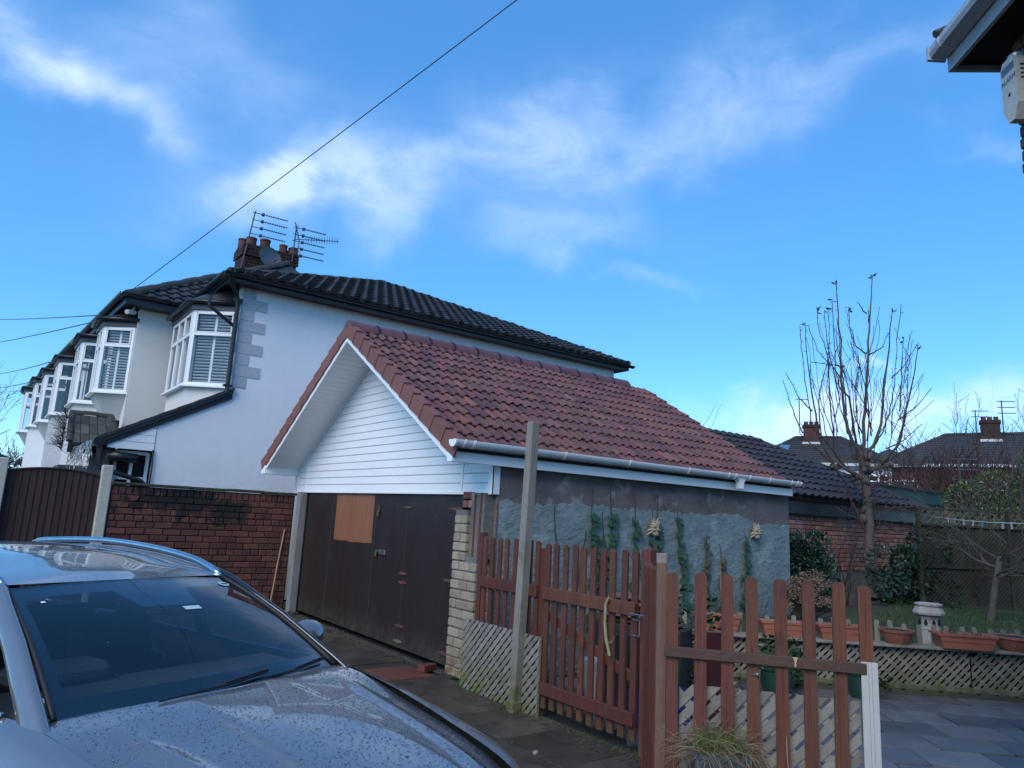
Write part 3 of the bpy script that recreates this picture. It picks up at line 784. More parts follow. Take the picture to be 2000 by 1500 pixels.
for i in range(nb):
    kk = ('sold', 0, i % 3)
    if kk not in bmesh_: bmesh_[kk] = brick_mesh(.082, .06, .125, 'brick', m_brick, seed=70 + i)
    inst('brick', bmesh_[kk], bw, (1.73 + (4.50 - 1.73) * i / (nb - 1), 12.538 + RND.uniform(-.004, .004), 1.876), (0, RND.uniform(-.02, .02), 0))
c_ = MB(); r3 = random.Random(9)
for i in range(5):
    x0 = 1.66 + .585 * i; c_.cbox((x0 + .29, 12.615, 1.975 + r3.uniform(-.004, .004)), X, Y, Z, .289, .14, .022, .01)
c_.build('coping', mat('mossy_coping', (.04, .042, .035), (.06, .075, .02), 5, rough=.9, bump=.8, stain=((.015, .015, .014), 4, .5, .65, .8)), bw)

# concrete posts and the arched fence panels
for i, (x, lab) in enumerate(((1.585, 'cream concrete fence post at the left end of the brick wall'), (.255, 'cream concrete fence post at the left edge of the photo'))):
    p = MB(); p.cbox((x, 12.55, 1.12), X, Y, Z, .075, .075, 1.12, .012)
    tag(p.build('fence_post', m_concretepost), lab, 'post', 'concrete fence posts')
m_fence = mat('dark_red_fence_board', (.046, .014, .012), (.028, .010, .010), 4, stretch=(2.5, 2.5, .3), rough=.7, bump=.45, bscale=30, rnd=.28, stain=((.02, .008, .009), 3, .52, .66, .7))
def panel(x0, x1, lab):
    f = thing('closeboard_fence', lab, 'fence', ((x0 + x1) / 2, 12.6, 0), 'arched closeboard panels')
    n = 13; wd = (x1 - x0) / n
    for i in range(n):
        xa = x0 + wd * i; t0 = (i / n - .5) * 2; t1 = ((i + 1) / n - .5) * 2
        z0, z1 = 2.13 - .07 * t0 * t0, 2.13 - .07 * t1 * t1
        b = MB(); b.prism([(xa - .012, 12.585, .03), (xa + wd, 12.57, .03), (xa + wd, 12.57, z1), (xa - .012, 12.585, z0)], (0, .014, 0)); b.build('board', m_fence, f)
    b = MB()
    for i in range(n):
        t0 = (i / n - .5) * 2; t1 = ((i + 1) / n - .5) * 2
        b.prism([(x0 + wd * i, 12.555, 2.13 - .07 * t0 * t0), (x0 + wd * (i + 1), 12.555, 2.13 - .07 * t1 * t1), (x0 + wd * (i + 1), 12.555, 2.15 - .07 * t1 * t1), (x0 + wd * i, 12.555, 2.15 - .07 * t0 * t0)], (0, .06, 0))
    b.build('capping', m_fence, f)
    b = MB(); b.box(x0, x1, 12.60, 12.64, .4, .48); b.box(x0, x1, 12.60, 12.64, 1.6, 1.68); b.build('rail', m_fence, f)
panel(.335, 1.505, 'dark brown closeboard fence panel with arched top between two posts')
panel(-1.2, .175, 'dark brown closeboard fence panel cut by the left edge')
# broom handle against the wall
p = MB(); p.tube([(4.28, 12.42, 0.02), (4.36, 12.47, .8), (4.43, 12.50, 1.36)], .014, 8)
st = p.build('stick', mat('pale_broom_wood', (.40, .27, .19), (.3, .2, .14), 6, rough=.6)); tag(st, 'thin pale wooden stick leaning on the brick wall', 'stick')
# ================================================================ end-of-terrace house
def facet_window(root, p, q, z0, z1, cols, transom=None, shutters=False, frame=.06, curtain=False, mw=None, opener=True):
    """window filling the vertical facet p->q (plan points, outside on the right-hand side when walking p->q)"""
    p = V(p[0], p[1], 0); q = V(q[0], q[1], 0)
    u = (q - p); L = u.length; u.normalize(); n = V(u.y, -u.x, 0)
    f = MB(); c0 = p
    def bar(a0, a1, b0, b1, d=.03, out=0.0):
        f.cbox(c0 + u * ((a0 + a1) / 2) + Z * ((b0 + b1) / 2) + n * out, u, n, Z, (a1 - a0) / 2, d, (b1 - b0) / 2, .006)
    bar(0, frame, z0, z1); bar(L - frame, L, z0, z1); bar(frame, L - frame, z0, z0 + frame); bar(frame, L - frame, z1 - frame, z1)
    if transom: bar(frame, L - frame, transom - frame * .5, transom + frame * .5, .034)
    cw = (L - 2 * frame) / cols
    for i in range(1, cols): bar(frame + cw * i - frame * .45, frame + cw * i + frame * .45, z0 + frame, z1 - frame, .032)
    fr = f.build('window', mw or m_white, root)
    rows = [(z0 + frame, z1 - frame)] if not transom else [(z0 + frame, transom - frame * .5), (transom + frame * .5, z1 - frame)]
    for i in range(cols):
        for a, b in rows:
            x0, x1 = frame + cw * i + .01, frame + cw * (i + 1) - .01
            g_ = MB(); g_.add([c0 + u * x0 + Z * a, c0 + u * x1 + Z * a, c0 + u * x1 + Z * b, c0 + u * x0 + Z * b], [(0, 1, 2, 3)])
            g_.build('pane', m_glass, fr, fix=False)
            if opener and transom and a > transom - .01:
                s = MB(); t = .022
                for (aa, ab, ba, bb) in ((x0, x0 + t, a, b), (x1 - t, x1, a, b), (x0, x1, a, a + t), (x0, x1, b - t, b)):
                    s.cbox(c0 + u * ((aa + ab) / 2) + Z * ((ba + bb) / 2) + n * .025, u, n, Z, (ab - aa) / 2, .014, (bb - ba) / 2, .003)
                s.build('sash', mw or m_white, fr)
            if shutters:
                s = MB(); k = 0; zz = a + .03
                while zz < b - .02:
                    for xa, xb in ((x0 + .02, (x0 + x1) / 2 - .025), ((x0 + x1) / 2 + .025, x1 - .02)):
                        s.obox(c0 + u * ((xa + xb) / 2) + Z * zz - n * .075, u, (n * .8 + Z * .6).normalized(), (Z * .8 - n * .6).normalized(), (xb - xa) / 2, .021, .004)
                    zz += .062
                s.obox(c0 + u * ((x0 + x1) / 2) + Z * ((a + b) / 2) - n * .07, u, n, Z, .022, .012, (b - a) / 2)
                s.build('shutter', m_white, fr)
            elif curtain:
                s = MB(); nn = 18
                for j in range(nn):
                    t0, t1 = j / nn, (j + 1) / nn
                    d0, d1 = .10 + .02 * sin(t0 * 40), .10 + .02 * sin(t1 * 40)
                    s.add([c0 + u * (x0 + (x1 - x0) * t0) + Z * a - n * d0, c0 + u * (x0 + (x1 - x0) * t1) + Z * a - n * d1, c0 + u * (x0 + (x1 - x0) * t1) + Z * b - n * d1, c0 + u * (x0 + (x1 - x0) * t0) + Z * b - n * d0], [(0, 1, 2, 3)])
                s.build('curtain', m_curtain, fr, fix=False)
    return fr

def bay(root, pts, z0, z1, spec, transom, wallx, corbel=None, wall_to=None, mwall=None, sill=True, roofh=.30, mfas=None, mw=None):
    """canted bay: plan points from the far wall joint round the front to the near joint; outside is -x/-y"""
    for i in range(len(pts) - 1):
        p, q = pts[i], pts[i + 1]; cols, sh, cu = spec[i]
        facet_window(root, p, q, z0, z1, cols, transom, sh, curtain=cu, mw=mw)
    # dark room box behind the glass
    inner = MB(); c = [(x + .25, y, 0) for x, y in pts[1:-1]]
    far, near = pts[0], pts[-1]
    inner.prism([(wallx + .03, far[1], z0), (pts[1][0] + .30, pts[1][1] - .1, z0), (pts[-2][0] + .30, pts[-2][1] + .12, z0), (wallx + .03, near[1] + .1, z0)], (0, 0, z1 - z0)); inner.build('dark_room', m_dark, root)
    def grow(d):
        out = []
        n_ = len(pts)
        for i, (x, y) in enumerate(pts):
            if i == 0: out.append((wallx + .02, y + d * .8))
            elif i == n_ - 1: out.append((wallx + .02, y - d * .8))
            else: out.append((x - d, y + (d * .6 if i < n_ / 2 else -d * .6)))
        return out
    if sill:
        s = MB(); s.prism([(x, y, z0 - .035) for x, y in grow(.09)], (0, 0, .033)); s.build('sill', m_white, root)
    f = MB(); f.prism([(x, y, z1) for x, y in grow(.07)], (0, 0, .13)); f.build('bay_fascia', mfas or m_bluefascia, root)
    r = MB(); a = grow(.13); b = [(min(x + .45, wallx), y + (-.25 if y > (far[1] + near[1]) / 2 else .25)) for x, y in a]
    n_ = len(a)
    r.add([(x, y, z1 + .13) for x, y in a] + [(x, y, z1 + .17) for x, y in a] + [(x, y, z1 + .13 + roofh) for x, y in b],
          [tuple(range(n_))] + [(i, i + 1, n_ + i + 1, n_ + i) for i in range(n_ - 1)] + [(n_ + i, n_ + i + 1, 2 * n_ + i + 1, 2 * n_ + i) for i in range(n_ - 1)] + [tuple(range(2 * n_, 3 * n_))])
    r.build('bay_roof', m_black, root)
    # little gutter round the bay roof
    gt_ = MB(); gt_.tube([(x, y, z1 + .15) for x, y in grow(.15)], .04, 8); gt_.build('bay_gutter', m_black, root, smooth=True)
    if corbel:
        c = MB(); g_ = grow(.0); top = [(x, y, z0 - .036) for x, y in g_]
        tipz = z0 - corbel; ym = (far[1] + near[1]) / 2
        n_ = len(top); tips = [(wallx + .01, far[1] - .02, z0 - .036), (wallx + .01, ym, tipz), (wallx + .01, near[1] + .02, z0 - .036)]
        c.add(top + [(wallx + .0, ym, tipz)], [(i, i + 1, n_) for i in range(n_ - 1)] + [tuple(range(n_))]); c.build('corbel', mwall, root)
    if wall_to is not None:
        c = MB(); c.prism([(x, y, wall_to) for x, y in grow(-.02)], (0, 0, z0 - .036 - wall_to)); c.build('bay_wall', mwall, root)

H = thing('end_terrace_house', 'white end-of-terrace house with grey quoins and dark hipped roof', 'house', (3.62, 14, 0))
HX0, HX1, HY = 3.62, 13.80, 14.0
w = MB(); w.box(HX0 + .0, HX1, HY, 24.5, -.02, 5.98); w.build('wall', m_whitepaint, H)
w = MB(); w.box(HX0 - .012, HX0 + .0, HY + .012, 16.95, 3.2, 5.98); w.build('front_wall', m_cream, H)
# quoins, proud by a hand's breadth of paint
qh = .2235
for i in range(9):
    z1 = 5.955 - qh * i; lg = .50 if i % 2 else .26
    b = MB(); b.cbox((HX0 + .004 + lg / 2, HY - .004, z1 - qh / 2), X, Y, Z, lg / 2, .008, qh / 2 - .005, .003); b.build('quoin', m_quoin, H)
    b = MB(); b.cbox((HX0 - .016, HY + .12, z1 - qh / 2), X, Y, Z, .008, .115 if i % 2 else .06, qh / 2 - .005, .003); b.build('quoin', m_cream, H)
# roof
EC1, EC2, AP = V(3.27, 13.66, 6.08), V(14.06, 13.66, 6.08), V(8.77, 18.67, 8.385)
BK = V(8.77, 25, 8.385)
r = MB()
hp = .03
r.add([EC1, EC2, AP, EC1 + V(0, 12, 0), BK, EC2 + V(0, 12, 0)], [(0, 1, 2), (0, 2, 4, 3), (1, 5, 4, 2)])
roof = r.build('roof', m_dtile, H, fix=False)
so = MB(); so.box(3.30, 14.03, 13.69, 14.0, 5.95, 5.965); so.box(3.30, 3.62, 14.0, 16.4, 5.95, 5.965); so.build('soffit', m_bluefascia, H)
fa = MB(); fa.box(3.29, 14.05, 13.675, 13.70, 5.93, 6.14); fa.box(3.275, 3.30, 13.675, 16.4, 5.93, 6.14); fa.box(14.03, 14.055, 13.675, 24.5, 5.93, 6.14); fa.build('fascia', m_bluefascia, H)
gpd = [(.075 * cos(pi + pi * k / 10), .065 * sin(pi + pi * k / 10)) for k in range(11)] + [(.062 * cos(-pi * k / 10), .05 * sin(-pi * k / 10)) for k in range(11)]
gu = MB(); gu.sweep(gpd, (3.14, 13.60, 6.06), (14.15, 13.60, 6.06), Y, Z); gu.sweep(gpd, (3.19, 13.56, 6.06), (3.19, 16.45, 6.06), X, Z); gut2 = gu.build('gutter', m_black, H, smooth=35)
for x in [3.5 + 1.2 * i for i in range(9)]:
    b = MB(); b.box(x - .02, x + .02, 13.52, 13.68, 6.06, 6.08); b.box(x - .02, x + .02, 13.518, 13.53, 6.06, 6.15); b.build('gutter_bracket', m_black, gut2)
# tiles on the hipped end
hpitch = math.atan((AP.z - EC1.z) / (AP.y - EC1.y)); hl = (AP.y - EC1.y) / cos(hpitch)
HE, HW = .315, .262
htile = tile_mesh(HW * 1.003, HE + .05, 'tile', m_dtile, roll=.046, nroll=1, tilt=.078, seg=5, front=.078)
cnt = 0; extra = MB()
def hedge(s):   # x limits of the hip triangle at distance s up the slope
    t = s / hl; return EC1.x + (AP.x - EC1.x) * t, EC2.x + (AP.x - EC2.x) * t
cells = []
for rr_ in range(int(hl / HE)):
    s = HE * rr_ - .04
    a, e = hedge(s + HE * .5)
    x = EC1.x + (HW * .5 if rr_ % 2 else 0)
    while x < EC2.x:
        if x + HW * .7 > a and x + HW * .3 < e:
            cells.append((x, s))
        x += HW
cells.sort(key=lambda t: t[0] + 0.2 * t[1])
for i, (x, s) in enumerate(cells):
    p = V(x, EC1.y + s * cos(hpitch), EC1.z + s * sin(hpitch) + .012)
    if i < 290:
        inst('tile', htile, roof, p, (hpitch + RND.uniform(-.01, .01), RND.uniform(-.01, .01), RND.uniform(-.008, .008)))
    else:
        Mx = Matrix.Translation(p) @ Matrix.Rotation(hpitch, 4, 'X')
        extra.add([Mx @ v.co for v in htile.vertices], [tuple(f.vertices) for f in htile.polygons])
if extra.v: extra.build('far_tiles', m_dtile, roof, smooth=40, fix=False, kind='stuff')
def hip_caps(parent, a, b, n, rad=.105, m=None, nm='hip_tile'):
    a, b = Vector(a), Vector(b); d = (b - a) / n; u = d.normalized(); s = u.cross(Z).normalized(); up = s.cross(u)
    pr = [(rad * cos(pi * k / 8), rad * .9 * sin(pi * k / 8)) for k in range(9)] + [(-rad * .8, 0), (rad * .8, 0)][0:0]
    for i in range(n):
        k = MB(); k.sweep(pr, a + d * i + up * .0 + up * (.012 * (i % 2)), a + d * (i + 1.04) + up * (.012 * (i % 2)), s, up); k.build(nm, m or m_dridge, parent, smooth=40)
hip_caps(roof, EC1 + V(.0, .0, .0), AP, 18); hip_caps(roof, AP, EC2, 18); hip_caps(roof, AP, BK, 14)

# front wing with the oriel bay; its own hipped roof
WY, WX = 16.92, 2.28
w = MB(); w.box(WX, HX0 + .01, WY, 22.0, -.02, 5.80); w.build('wing_wall', m_whitepaint if 0 else m_cream, H)
wc, wa = V(1.98, 16.60, 5.98), V(6.74, 21.40, 9.16)
wc2 = V(1.98, 22.4, 6.04); wr = V(3.9, 22.4, 9.16)
r = MB(); rt_ = V(9.5, 16.60, 6.04)
r.add([wc, rt_, wa, wc + V(0, 9.6, 0)], [(0, 1, 2), (0, 2, 3)])
wroof = r.build('wing_roof', m_dtile, H, fix=False)
wp = math.atan((wa.z - wc.z) / (wa.y - wc.y)); wtile = tile_mesh(.275, .36, 'tile', m_dtile, roll=.042, nroll=1, tilt=.045, seg=5, front=.065)
for r_ in range(10):
    s = .31 * r_ - .04
    for c in range(19):
        x = wc.x + .273 * c
        yy = wc.y + s * cos(wp); left = wc.x + (yy - wc.y) * (wa.x - wc.x) / (wa.y - wc.y)
        if x < left - .04: continue
        zmain = EC1.z + (yy - EC1.y) * 0
        inst('tile', wtile, wroof, (x, yy, wc.z + s * sin(wp) + .012), (wp + RND.uniform(-.012, .012), RND.uniform(-.01, .01), RND.uniform(-.01, .01)))
hip_caps(wroof, wc, wa, 18, .135); hip_caps(wroof, wa, V(8.3, 21.4, 8.0), 5, .10)
fa = MB(); fa.box(1.98, 3.4, 16.58, 16.60, 5.80, 6.03); fa.prism([(1.95, 16.58, 5.80), (1.72, 22.1, 5.80), (1.74, 22.1, 5.80), (1.985, 16.58, 5.80)], (0, 0, .23)); fa.prism([(1.95, 16.6, 5.806), (1.72, 22.1, 5.806), (2.3, 22.1, 5.806), (2.3, 16.6, 5.806)], (0, 0, .01)); fa.box(1.985, 3.62, 16.60, WY, 5.805, 5.82); fa.build('wing_fascia', m_bluefascia, H)
gu = MB(); gu.sweep(gpd, (1.84, 16.52, 6.0), (3.3, 16.52, 6.0), Y, Z); gu.sweep(gpd, (1.88, 16.46, 6.0), (1.645, 22.1, 6.0), X, Z); gu.build('wing_gutter', m_black, H, smooth=35)
# bays: recessed one with net curtain and shutters, oriel with shutters
bay(H, [(HX0, 16.75), (2.94, 16.42), (2.94, 14.66), (HX0 + .0, 14.14)], 3.96, 5.46, [(1, False, False), (3, False, True), (1, True, False)], 4.98, HX0, mwall=m_cream, wall_to=2.9, roofh=.36)
bay(H, [(WX, 18.75), (1.74, 18.35), (1.74, 17.42), (WX + .0, 17.02)], 3.96, 5.40, [(1, False, False), (2, True, False), (1, True, False)], 4.98, WX, corbel=1.0, mwall=m_cream, roofh=.26)
# black down pipe at the corner with its swan neck
dp = MB()
dp.tube([(3.30, 13.66, 6.05), (3.31, 13.70, 5.9), (3.50, 13.92, 5.72), (3.54, 13.94, 5.5), (3.54, 13.94, 3.80)], .045, 10)
dp.tube([(3.02, 13.95, 5.62), (3.03, 13.95, 5.42), (3.40, 13.96, 5.20), (3.52, 13.95, 5.12)], .035, 8)
dpo = dp.build('down_pipe', m_black, H, smooth=40)
for z in (5.65, 3.95):
    b = MB(); b.box(3.46, 3.62, 13.90, 13.99, z - .02, z + .02); b.build('pipe_clip', m_black, dpo)
# porch lean-to along the front
pw = MB(); pw.prism([(2.45, 14.0, 0), (3.62, 14.0, 0), (3.62, 14.0, 3.76), (2.45, 14.0, 3.12)], (0, .12, 0)); pw.build('porch_side_wall', m_whitepaint, H)
ps = .545
pr_ = MB(); pr_.prism([(1.55, 13.93, 2.74), (3.66, 13.93, 3.89), (3.66, 13.93, 3.81), (1.55, 13.93, 2.66)], (0, 3.0, 0)); pr_o = pr_.build('porch_roof', m_dtile, H)
for i in range(7):    # slate verge along the slope
    b = MB(); x0 = 1.56 + .30 * i; z0 = 2.745 + .30 * i * ps
    b.prism([(x0, 13.91, z0 - .02), (x0 + .31, 13.91, z0 + .31 * ps - .02), (x0 + .31, 13.91, z0 + .31 * ps + .035), (x0, 13.91, z0 + .045)], (0, .32, 0)); b.build('verge_slate', m_dtile, pr_o)
b = MB(); b.prism([(1.62, 13.96, 2.60), (3.66, 13.96, 3.71), (3.66, 13.96, 3.80), (1.62, 13.96, 2.69)], (0, .03, 0)); b.build('porch_barge', m_bluefascia, H)
for i in range(4):
    z0 = 2.60 + .135 * i; x0 = 1.70 + max(0, (z0 + .13 - 2.72) / ps) * 1.0
    b = MB(); xa = 1.70 + max(0, (z0 - 2.71) / ps); xb = 1.70 + max(0, (z0 + .128 - 2.71) / ps)
    if xb > 2.40: xb = 2.40
    b.prism([(xa, 13.985, z0), (2.44, 13.985, z0), (2.44, 13.985, z0 + .128), (xb, 13.985, z0 + .128)], (0, .02, 0)); b.build('gable_board', m_white, H)
pf = MB(); pf.box(1.80, 2.44, 14.30, 14.34, 0, 2.6); pf.box(1.78, 1.84, 14.05, 17, 0, 2.6); pf.build('porch_back', m_dark, H)
facet_window(H, (2.43, 14.26), (1.86, 14.26), .2, 2.58, 2, 1.9, opener=False) if 0 else facet_window(H, (1.86, 14.22), (2.43, 14.22), .9, 2.58, 2, 2.1, opener=False)
fl = MB(); fl.tube([(1.74, 14.02, 2.47), (2.20, 14.02, 2.44)], .085, 14); fl.tube([(1.70, 13.96, 2.22), (1.80, 13.96, 2.20), (2.30, 13.94, 2.06), (2.36, 13.94, 2.0), (2.36, 13.94, 1.7)], .042, 10); fl.build('soil_pipe', m_black, H, smooth=True)
b = MB(); b.tube([(2.43, 13.97, 2.62), (2.445, 13.965, 2.3), (2.44, 13.965, 1.9)], .016, 6); b.build('cable_run', m_black, H)
pg = MB(); pg.sweep(gpd, (1.56, 13.9, 2.70), (1.56, 17.0, 2.70), X, Z); pg.tube([(1.60, 14.0, 2.66), (1.62, 14.0, 2.3), (1.72, 13.98, 2.2)], .05, 8); pg.tube([(1.56, 13.86, 2.68), (1.56, 13.98, 2.68)], .085, 12); pg.build('porch_gutter', m_black, H, smooth=35)
# tiled canopy over the front door, its slope towards the drive
cr = MB(); cr.prism([(1.30, 15.75, 2.70), (2.15, 15.75, 2.70), (2.00, 16.75, 3.33), (1.36, 16.75, 3.33)], (0, 0, .03)); cr.box(1.36, 2.2, 16.75, 16.92, 2.6, 3.33); cro = cr.build('canopy_roof', m_dtile, H)
m_can = mat('grey_canopy_tile', (.085, .085, .075), (.045, .045, .043), 4, rough=.8, bump=.5, rnd=.45)
for i in range(5):
    for j in range(3):
        b = MB(); b.cbox((1.40 + .15 * i + .005 * j, 15.90 + .33 * j, 2.83 + .208 * j), X, V(0, .846, .533), V(0, -.533, .846), .071, .19, .018, .008); b.build('tile', m_can, cro)
hip_caps(cro, (1.30, 16.78, 3.37), (2.02, 16.78, 3.37), 3, .09); hip_caps(cro, (2.17, 15.75, 2.74), (2.02, 16.78, 3.37), 4, .08); hip_caps(cro, (1.29, 15.75, 2.74), (1.34, 16.78, 3.37), 4, .06)
# ---- chimney
CHX0, CHX1, CHY0, CHY1 = 5.72, 7.40, 22.5, 23.4
ch = MB(); ch.box(CHX0, CHX1, CHY0, CHY1, 7.2, 9.86); chim = ch.build('chimney', m_dmortar, H)
m_chb = mat('sooty_brick', (.075, .032, .026), (.03, .02, .02), 5, rough=.9, bump=.5, rnd=.4, stain=((.16, .15, .13), 6, .66, .74, .6))
bb = MB()
for c in range(13):
    z = 8.52 + .105 * c; o_ = .0 if c < 10 else .05
    for xx in range(7):
        l = (CHX1 - CHX0 + 2 * o_) / 7; x0 = CHX0 - o_ + l * xx - (l / 2 if c % 2 else 0)
        a, e = max(x0, CHX0 - o_), min(x0 + l, CHX1 + o_)
        if xx == 6 and c % 2: e = CHX1 + o_
        bb.cbox(((a + e) / 2, CHY0 - .01 - o_, z), X, Y, Z, (e - a) / 2 - .008, .03, .046, .006)
    for yy in range(4):
        l = (CHY1 - CHY0 + 2 * o_) / 4; y0 = CHY0 - o_ + l * yy
        bb.cbox((CHX0 - .01 - o_, y0 + l / 2, z), X, Y, Z, .03, l / 2 - .008, .046, .006)
bb.build('chimney_bricks', m_chb, chim, kind='stuff')
b = MB(); b.box(CHX0 - .05, CHX1 + .05, CHY0 - .05, CHY1 + .05, 9.86, 9.92); b.build('chimney_cap', m_chb, chim)
m_pot = mat('clay_chimney_pot', (.16, .055, .04), (.10, .04, .034), 5, rough=.8, bump=.3, rnd=.3)
for x, y, h, rad in ((5.95, 22.75, .42, .17), (6.38, 22.72, .48, .17), (6.98, 22.72, .46, .135), (7.2, 23.1, .40, .15), (7.32, 22.72, .42, .165), (5.80, 23.15, .46, .16), (6.5, 23.15, .45, .15)):
    p = MB(); h *= .72; p.lathe([(rad, 9.91), (rad * .92, 9.91 + h * .8), (rad * 1.02, 9.91 + h * .85), (rad * 1.02, 9.91 + h), (rad * .85, 9.91 + h), (rad * .8, 9.91 + h * .5)], (x, y, 0), 16); p.build('chimney_pot', m_pot, chim, smooth=40)
# ---- aerials and dish: their own things
m_al = mat('tarnished_aluminium', (.10, .10, .11), (.06, .06, .065), 8, rough=.5, metal=.5)
def aerial(name, label, base, top, arms, length, drop, az, els=11):
    t = thing(name, label, 'aerial', base, 'aerials on the chimney')
    m_ = MB(); m_.tube([base, top], .022, 8); m_.build('mast', m_al, t)
    d = V(cos(az), sin(az), -.02).normalized()
    for i in range(arms):
        p = Vector(top) - Z * (.06 + drop * i)
        b = MB(); b.tube([p - d * .08, p + d * length], .013, 6); bo = b.build('boom', m_al, t)
        e = MB(); s = d.cross(Z).normalized()
        for k in range(els):
            q = p + d * (.28 + (length - .3) * k / (els - 1)); e.tube([q - s * .09, q + s * .09], .008, 4); e.tube([q, q + Z * .035], .008, 4)
        e.obox(p + d * .24, d, s, Z, .04, .05, .04); e.build('element', m_al, bo)
    return t
aerial('television_aerial', 'four-boom aerial on the left mast of the white house chimney', (5.62, 22.36, 8.95), (5.86, 22.36, 11.0), 4, 1.02, .24, -.12)
t2 = aerial('television_aerial', 'five-boom aerial on the right mast of the white house chimney', (7.20, 22.36, 9.66), (7.22, 22.36, 10.9), 5, .98, .235, -.14)
b = MB(); d = V(.97, -.15, .18).normalized(); p = V(7.22, 22.34, 10.42); b.tube([p, p + d * 1.45], .014, 6); s = d.cross(Z).normalized(); u_ = s.cross(d)
for k in range(13):
    q = p + d * (.35 + 1.05 * k / 12); b.tube([q - u_ * .10 - s * .05, q + u_ * .10 + s * .05], .007, 4)
for a_ in (1, -1):
    b.tube([p + d * .12, p + d * .02 + u_ * .55 * a_ + s * .1], .016, 6)
    for k in range(5): q = p + d * .1 + u_ * (.1 + .1 * k) * a_; b.tube([q - s * .22, q + s * .22], .006, 4)
b.build('yagi_array', m_al, t2)
dsh = thing('satellite_dish', 'grey satellite dish fixed to the chimney front', 'dish', (6.40, 22.3, 9.5))
b = MB(); c = V(6.40, 22.22, 9.50); ax = V(.25, -.95, .2).normalized(); s = ax.cross(Z).normalized(); u_ = s.cross(ax); R_ = .40; vs = []; n = 24
for i in range(6):
    rr_ = R_ * i / 5
    for k in range(n): vs.append(c + (s * cos(2 * pi * k / n) + u_ * sin(2 * pi * k / n) * .92) * rr_ + ax * (.10 * (i / 5) ** 2))
b.add(vs, [(i * n + k, i * n + (k + 1) % n, (i + 1) * n + (k + 1) % n, (i + 1) * n + k) for i in range(5) for k in range(n)])
b.build('reflector', mat('grey_dish', (.10, .12, .14), (.08, .09, .1), 4, rough=.5), dsh, smooth=True, fix=False)
b = MB(); b.tube([c - u_ * .30, c - u_ * .22 + ax * .38], .014, 6); b.ball(c - u_ * .2 + ax * .40, .04, .04, .05); b.tube([c, c - ax * .2], .03, 6); b.build('feed_arm', m_al, dsh)
# security camera and small vent under the wing eaves
sc_ = thing('security_camera', 'small white security camera under the eaves of the projecting bay', 'camera', (2.10, 16.75, 5.75))
b = MB(); b.tube([(2.16, 16.85, 5.80), (2.14, 16.80, 5.70)], .03, 8); b.tube([(2.17, 16.80, 5.68), (2.0, 16.60, 5.62)], .05, 10); b.build('camera_body', m_camwhite, sc_, smooth=35)

# ---- icicle lights along the porch gutter
il = thing('icicle_lights', 'white icicle light string hanging from the porch gutter', 'lights', (1.5, 15.5, 2.6))
b = MB(); r6 = random.Random(11)
yy = 13.9; pts = []
while yy < 17.4:
    pts.append((1.46 + r6.uniform(-.02, .02), yy, 2.68 + r6.uniform(-.02, .02))); yy += .09
b.tube(pts, .010, 4)
for p in pts[::1]:
    for q_ in range(1):
        L_ = r6.choice((.12, .2, .3, .42)); q = Vector(p); path = [q.copy()]; k = 0
        while k < L_:
            q = q + V(r6.uniform(-.02, .02), r6.uniform(-.05, .05), -.06); path.append(q.copy()); k += .06
            if r6.random() < .35: b.tube([q, q + V(r6.uniform(-.05, .02), r6.uniform(-.07, .07), -.03)], .008, 4)
        b.tube(path, .007, 4)
b.build('light_strands', mat('pale_cable', (.42, .47, .50), (.35, .4, .43), 9, rough=.4), il, fix=False, kind='stuff')
b = MB(); r6 = random.Random(12)
for i in range(160):
    a, e = r6.uniform(-.3, 1.2), r6.uniform(0, 2 * pi); d = V(cos(e) * cos(a) * .7 - .3, sin(e) * cos(a) * .7, sin(a)).normalized(); c = V(1.22, 16.3, 2.95 + r6.uniform(-.35, .35))
    b.tube([c, c + d * r6.uniform(.15, .32)], [.006, .003], 3)
tag(b.build('dry_plant', mat('dry_stalk', (.12, .12, .12), (.07, .075, .07), 5, rough=.9), fix=False), 'dry spiky plant beside the tiled canopy of the white house', 'plant')

